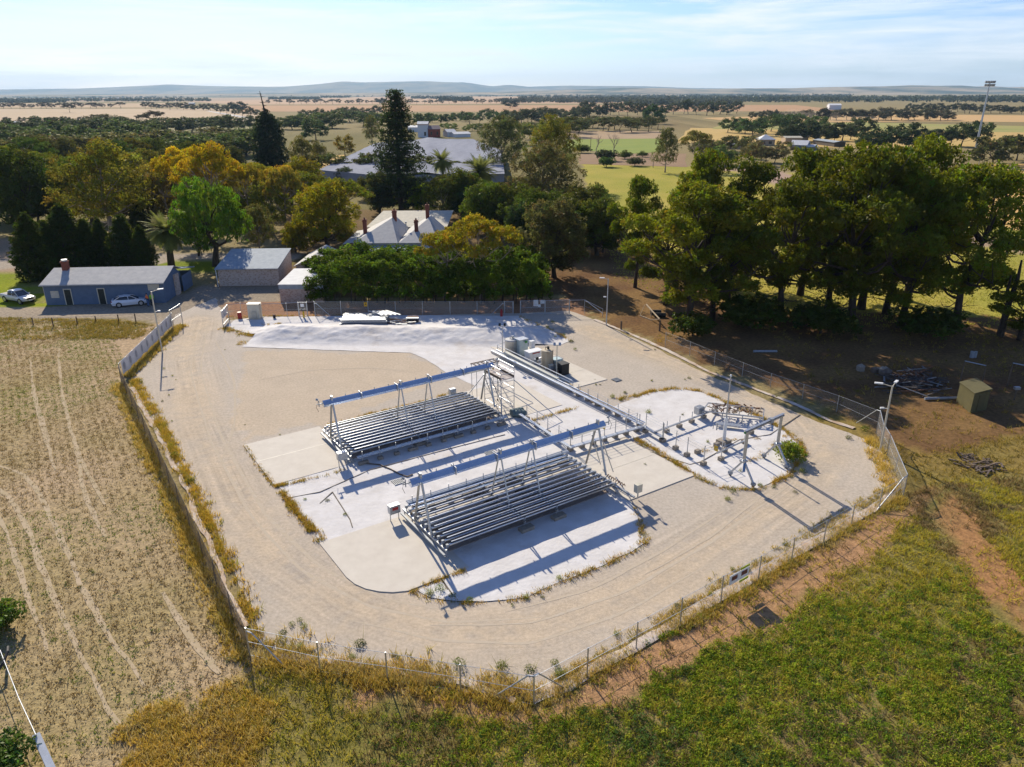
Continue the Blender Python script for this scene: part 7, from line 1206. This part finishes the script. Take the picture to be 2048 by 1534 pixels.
q = along([(1065, 1384), (1180, 1325), (1365, 1216), (1520, 1125), (1700, 1020), (1765, 980)], 1500, .25, 0, 1); q = q[wr.random(len(q)) < np.clip(fbm(q, 1.8, 46)*2-.6, 0, 1)]; parts.append(blades(q, .22, .04, 7, .5, mixc(len(q), GC, [3, 3, 2, 4]), .3, .1))
q = along([(1800, 990), (1775, 930), (1748, 880)], 190, .3, .45, 1); parts.append(blades(q, .5, .05, 9, .45, mixc(len(q), GC, [5, 3, 2, 1]), .3, .14))
q = along([(248, 755), (300, 705), (345, 662), (360, 652)], 1100, .3, -.25, 1); parts.append(blades(q, .42, .05, 9, .45, mixc(len(q), GC, [4, 4, 2, 3]), .3, .12))
for line, n, w, h in (([(448, 655), (480, 668), (520, 672), (535, 662)], 900, .45, .35), ([(480, 690), (505, 672)], 200, .3, .3), ([(525, 650), (560, 648)], 160, .2, .3), ([(455, 634), (600, 632), (690, 630)], 500, .25, .3), ([(1035, 634), (1095, 658), (1140, 682)], 420, .3, .35), ([(1035, 722), (1090, 752), (1140, 775), (1190, 805), (1250, 832)], 900, .22, .38), ([(490, 892), (520, 935), (548, 972)], 220, .12, .25), ([(552, 974), (600, 963), (650, 952), (690, 940)], 500, .12, .3), ([(562, 985), (600, 1030), (642, 1082)], 1100, .22, .38), ([(820, 1186), (870, 1163), (930, 1142)], 420, .14, .3), ([(835, 1190), (900, 1203), (960, 1207), (1050, 1196), (1130, 1160)], 300, .2, .25), ([(1130, 1160), (1205, 1133), (1262, 1104), (1290, 1084), (1276, 1040), (1262, 1015)], 420, .18, .32), ([(1160, 815), (1110, 828), (1065, 842)], 380, .12, .35), ([(1238, 800), (1300, 784), (1355, 777), (1400, 783), (1470, 811), (1560, 855), (1598, 885), (1608, 910)], 1500, .22, .34), ([(1608, 905), (1580, 950), (1515, 979), (1440, 976), (1392, 952), (1300, 895), (1270, 878)], 1300, .18, .34), ([(1480, 940), (1540, 900), (1575, 868)], 260, .2, .25), ([(1405, 905), (1470, 880), (1520, 878)], 160, .2, .22), ([(1385, 650), (1300, 690)], 200, .6, .25), ([(655, 850), (740, 828), (830, 808), (905, 785)], 420, .14, .28)):
    q = along(line, int(n*.55), w*.75); q = q[wr.random(len(q)) < np.clip(fbm(q, 1.3, 56)*2.6-.7, 0, 1)]; parts.append(blades(q, h*.72, .04, 7, .5, mixc(len(q), [(.56, .36, .05), (.46, .29, .045), (.36, .30, .04), (.18, .18, .03)], [4, 3, 2, 1]), .3, .09))
commit('dry_grass', parts, 'golden dry grass along the fence feet, sheet edges and near left corner')
# red verge, brown-gold meadow and broadleaf weeds on the near and right side
p = cover(260000, -22, 62, 6, 60); ins = inpoly(p, GRASSY); p = p[ins & seen(p) & ~inpoly(p, YARD)]; n1 = fbm(p, 7, 101); n2 = fbm(p, 2.4, 111); px = PX(np.column_stack([p, np.zeros(len(p))]))
d_red = inpoly(jit(p, 1.2), REDSTRIP) | inpoly(jit(p, 1.5), TILLED); green = np.clip((px[:, 0]-700)/700, 0, 1)*np.clip((px[:, 1]-1180-(1500-px[:, 0])*.12)/140, 0, 1)
n3 = fbm(p, 1.1, 117); n4 = fbm(p, 16, 119); pw = np.clip(green*(n2*2.2+n3*1.8+n4*1.2-1.95), 0, 1)*~d_red; w1 = p[wr.random(len(p)) < pw*.42]
gcol = np.where((fbm(w1, 8, 121) > .5)[:, None], mixc(len(w1), [(.20, .29, .02), (.32, .37, .03), (.12, .20, .035), (.42, .38, .06)], [3, 3, 2, 1.5]), mixc(len(w1), [(.11, .18, .045), (.18, .25, .035), (.35, .36, .03)], [3, 3, 2]))
parts = [rosettes(w1, wr.uniform(.14, .40, len(w1)), wr.uniform(.10, .32, len(w1)), 28, .072, gcol, .35)]
p2 = cover(26000, -30, 16, 5, 50); p2 = p2[seen(p2) & ~inpoly(p2, YARD)]; p2 = p2[wr.random(len(p2)) < np.where(inpoly(p2, STUBBLE), .055, .13)*(fbm(p2, 3, 7) > .5)]; parts.append(rosettes(p2, wr.uniform(.08, .2, len(p2)), .14, 16, .055, mixc(len(p2), [(.07, .13, .03), (.10, .15, .03)], [1, 1]), .35))
commit('broadleaf_weeds', parts, 'low broadleaf green weeds spread over the near right field')
my = np.clip(.30+n2*1.1-.12*green, 0, 1)*np.where(d_red, .08, .42); m1 = p[wr.random(len(p)) < my]; ng = fbm(m1, 5, 131)
mc = np.where((ng > .5)[:, None], mixc(len(m1), [(.52, .41, .05), (.42, .34, .05), (.34, .33, .04)], [3, 2, 2]), mixc(len(m1), [(.30, .20, .08), (.24, .165, .06), (.38, .29, .14), (.20, .18, .03)], [3, 3, 2, 1]))
mg_ = [blades(m1, wr.uniform(.16, .36, len(m1)), .05, 6, .6, mc, .3, .13)]
p3 = cover(60000, 30, 95, 40, 108); ok = seen(p3) & ~inpoly(p3, YARD) & ~inpoly(p3, PADDOCK) & ~inpoly(p3, GRASSY); p3 = p3[ok]; lit = inpoly(p3, LITTER); p3 = p3[wr.random(len(p3)) < np.where(lit, .10, .55)*np.clip(fbm(p3, 4, 141)*2-.4, 0, 1)]; mg_.append(blades(p3, .3, .06, 6, .6, mixc(len(p3), [(.38, .27, .045), (.30, .22, .05), (.20, .17, .03)], [3, 3, 2]), .3, .15))
p4 = cover(30000, -70, -18, 84, 103); p4 = p4[inpoly(p4, gp((-100, 634), (240, 640), (330, 655), (240, 690), (160, 720), (-100, 668)))]; p4 = p4[wr.random(len(p4)) < np.clip(fbm(p4, 4, 151)*2.2-.5, 0, 1)*.8]; mg_.append(blades(p4, .25, .06, 6, .6, mixc(len(p4), [(.40, .28, .05), (.30, .23, .05), (.20, .2, .03)], [3, 3, 1]), .3, .15))
p5 = cover(9000, 0, 110, 84, 150); p5 = p5[inpoly(p5, PADDOCK)]; mg_.append(blades(p5, .22, .12, 5, .6, mixc(len(p5), [(.42, .38, .05), (.33, .33, .05), (.50, .42, .10)], [3, 3, 1]), .3, .3))
commit('meadow_grass', mg_, 'brown and yellow meadow grass outside the front and right fences')
# single weeds on the gravel: each a plant of its own
def weed_mesh(k):
    c = np.array([[0., 0.]]); cl = [(.13, .19, .02), (.20, .24, .03), (.09, .12, .03)][k % 3]; a = rosettes(c, .30, .22 if k % 3 == 2 else .42, 150, .05, np.array([cl]), .35); b = blades(c, .55, .03, 26 if k % 3 == 1 else 10, .6, np.array([(.30, .30, .05)]), .3, .1); v = np.concatenate([a[0], b[0]]); return raw_mesh('weed_leaves', v, np.arange(len(v)).reshape(-1, 3), np.clip(np.concatenate([a[1], b[1]]), 0, 1), [GRASS], tri=True)
WM = [weed_mesh(k) for k in range(6)]
W_ = [(918, 1332, 1.2), (1003, 1335, 1.1), (1060, 1340, 1.15), (1109, 1329, .8), (1119, 1352, 1.2), (720, 1290, 1.2), (600, 1242, .6), (608, 1255, .7), (565, 1268, .8), (584, 1250, .6), (600, 1297, .8), (626, 1305, .4), (643, 1300, .4), (704, 1316, .7), (788, 1311, .6), (798, 1318, .5), (1232, 1270, .7), (1353, 1212, .6), (1493, 1142, .9), (1465, 1140, .6), (1569, 1090, .6), (1025, 1212, .4), (1053, 1196, .7), (1085, 1195, .5), (880, 1180, 1.1), (860, 1188, .9), (905, 1192, .8), (940, 1203, .8), (1118, 1158, .7), (380, 965, 1.3), (350, 915, 1.2), (342, 895, .9), (320, 852, .9), (300, 828, .6), (282, 765, .8), (308, 701, .5), (344, 843, .4), (1297, 826, .9), (1378, 757, .7), (1370, 760, .4), (1303, 762, .5), (1250, 786, .8), (1241, 801, .7), (1225, 795, .8), (1697, 877, 1.0), (1730, 862, 1.4), (1600, 905, 1.0), (1605, 945, 1.2), (1466, 985, .9), (1520, 972, .7), (1548, 975, .7), (1080, 705, .5), (1110, 675, .7), (1142, 684, 1.2), (1128, 672, .8), (1095, 655, .7), (1105, 645, 1.0), (1150, 700, .8), (1192, 770, .4), (1200, 770, .4), (1190, 760, .3), (690, 1030, .5), (655, 1002, .6), (610, 1000, .5), (1415, 885, .5), (1365, 830, .5), (1290, 930, .4), (1455, 1000, .8), (1590, 985, .6), (1480, 943, .5), (560, 870, .3), (490, 850, .3), (1665, 1060, .5), (1420, 1190, .5), (1640, 840, .8), (1590, 805, .6), (1553, 795, .5), (1310, 700, .5), (328, 738, .5), (345, 752, .35), (326, 755, .4), (352, 760, .3), (338, 791, .35), (325, 803, .45), (450, 700, .3), (318, 690, .4)]
for i, (x, y, s) in enumerate(W_):
    o = link('weed', WM[i % 6]); o.location = V3(G(x, y)+[0, 0, .01]); o.scale = (s, s, s*random.uniform(.8, 1.1)); o.rotation_euler = (0, 0, random.uniform(0, 6.28)); k = random.uniform(.75, 1.2); o.color = (k, k, k, 1); tag(o, 'scattered green weed growing out of the yard gravel or along its rim', 'weed', 'weeds on the gravel')
for i, (b_, h, wf, c, lb) in enumerate([((1578, 918), 1.5, 1.15, (.22, .27, .025), 'bright yellow-green bush at the right rim of the white sheet'), ((-8, 1262), 1.9, 1.1, (.10, .15, .02), 'green bush at the left picture edge above the corner wire'), ((-2, 1560), 1.8, 1.2, (.075, .14, .02), 'dark green bush in the near left corner'), ((610, 1405), .01, 1, (.1, .1, .1), '')]):
    if lb: tree('bush', 'bush', i % 2, b_, 0, wf, c, lb, cat='bush', h=h)
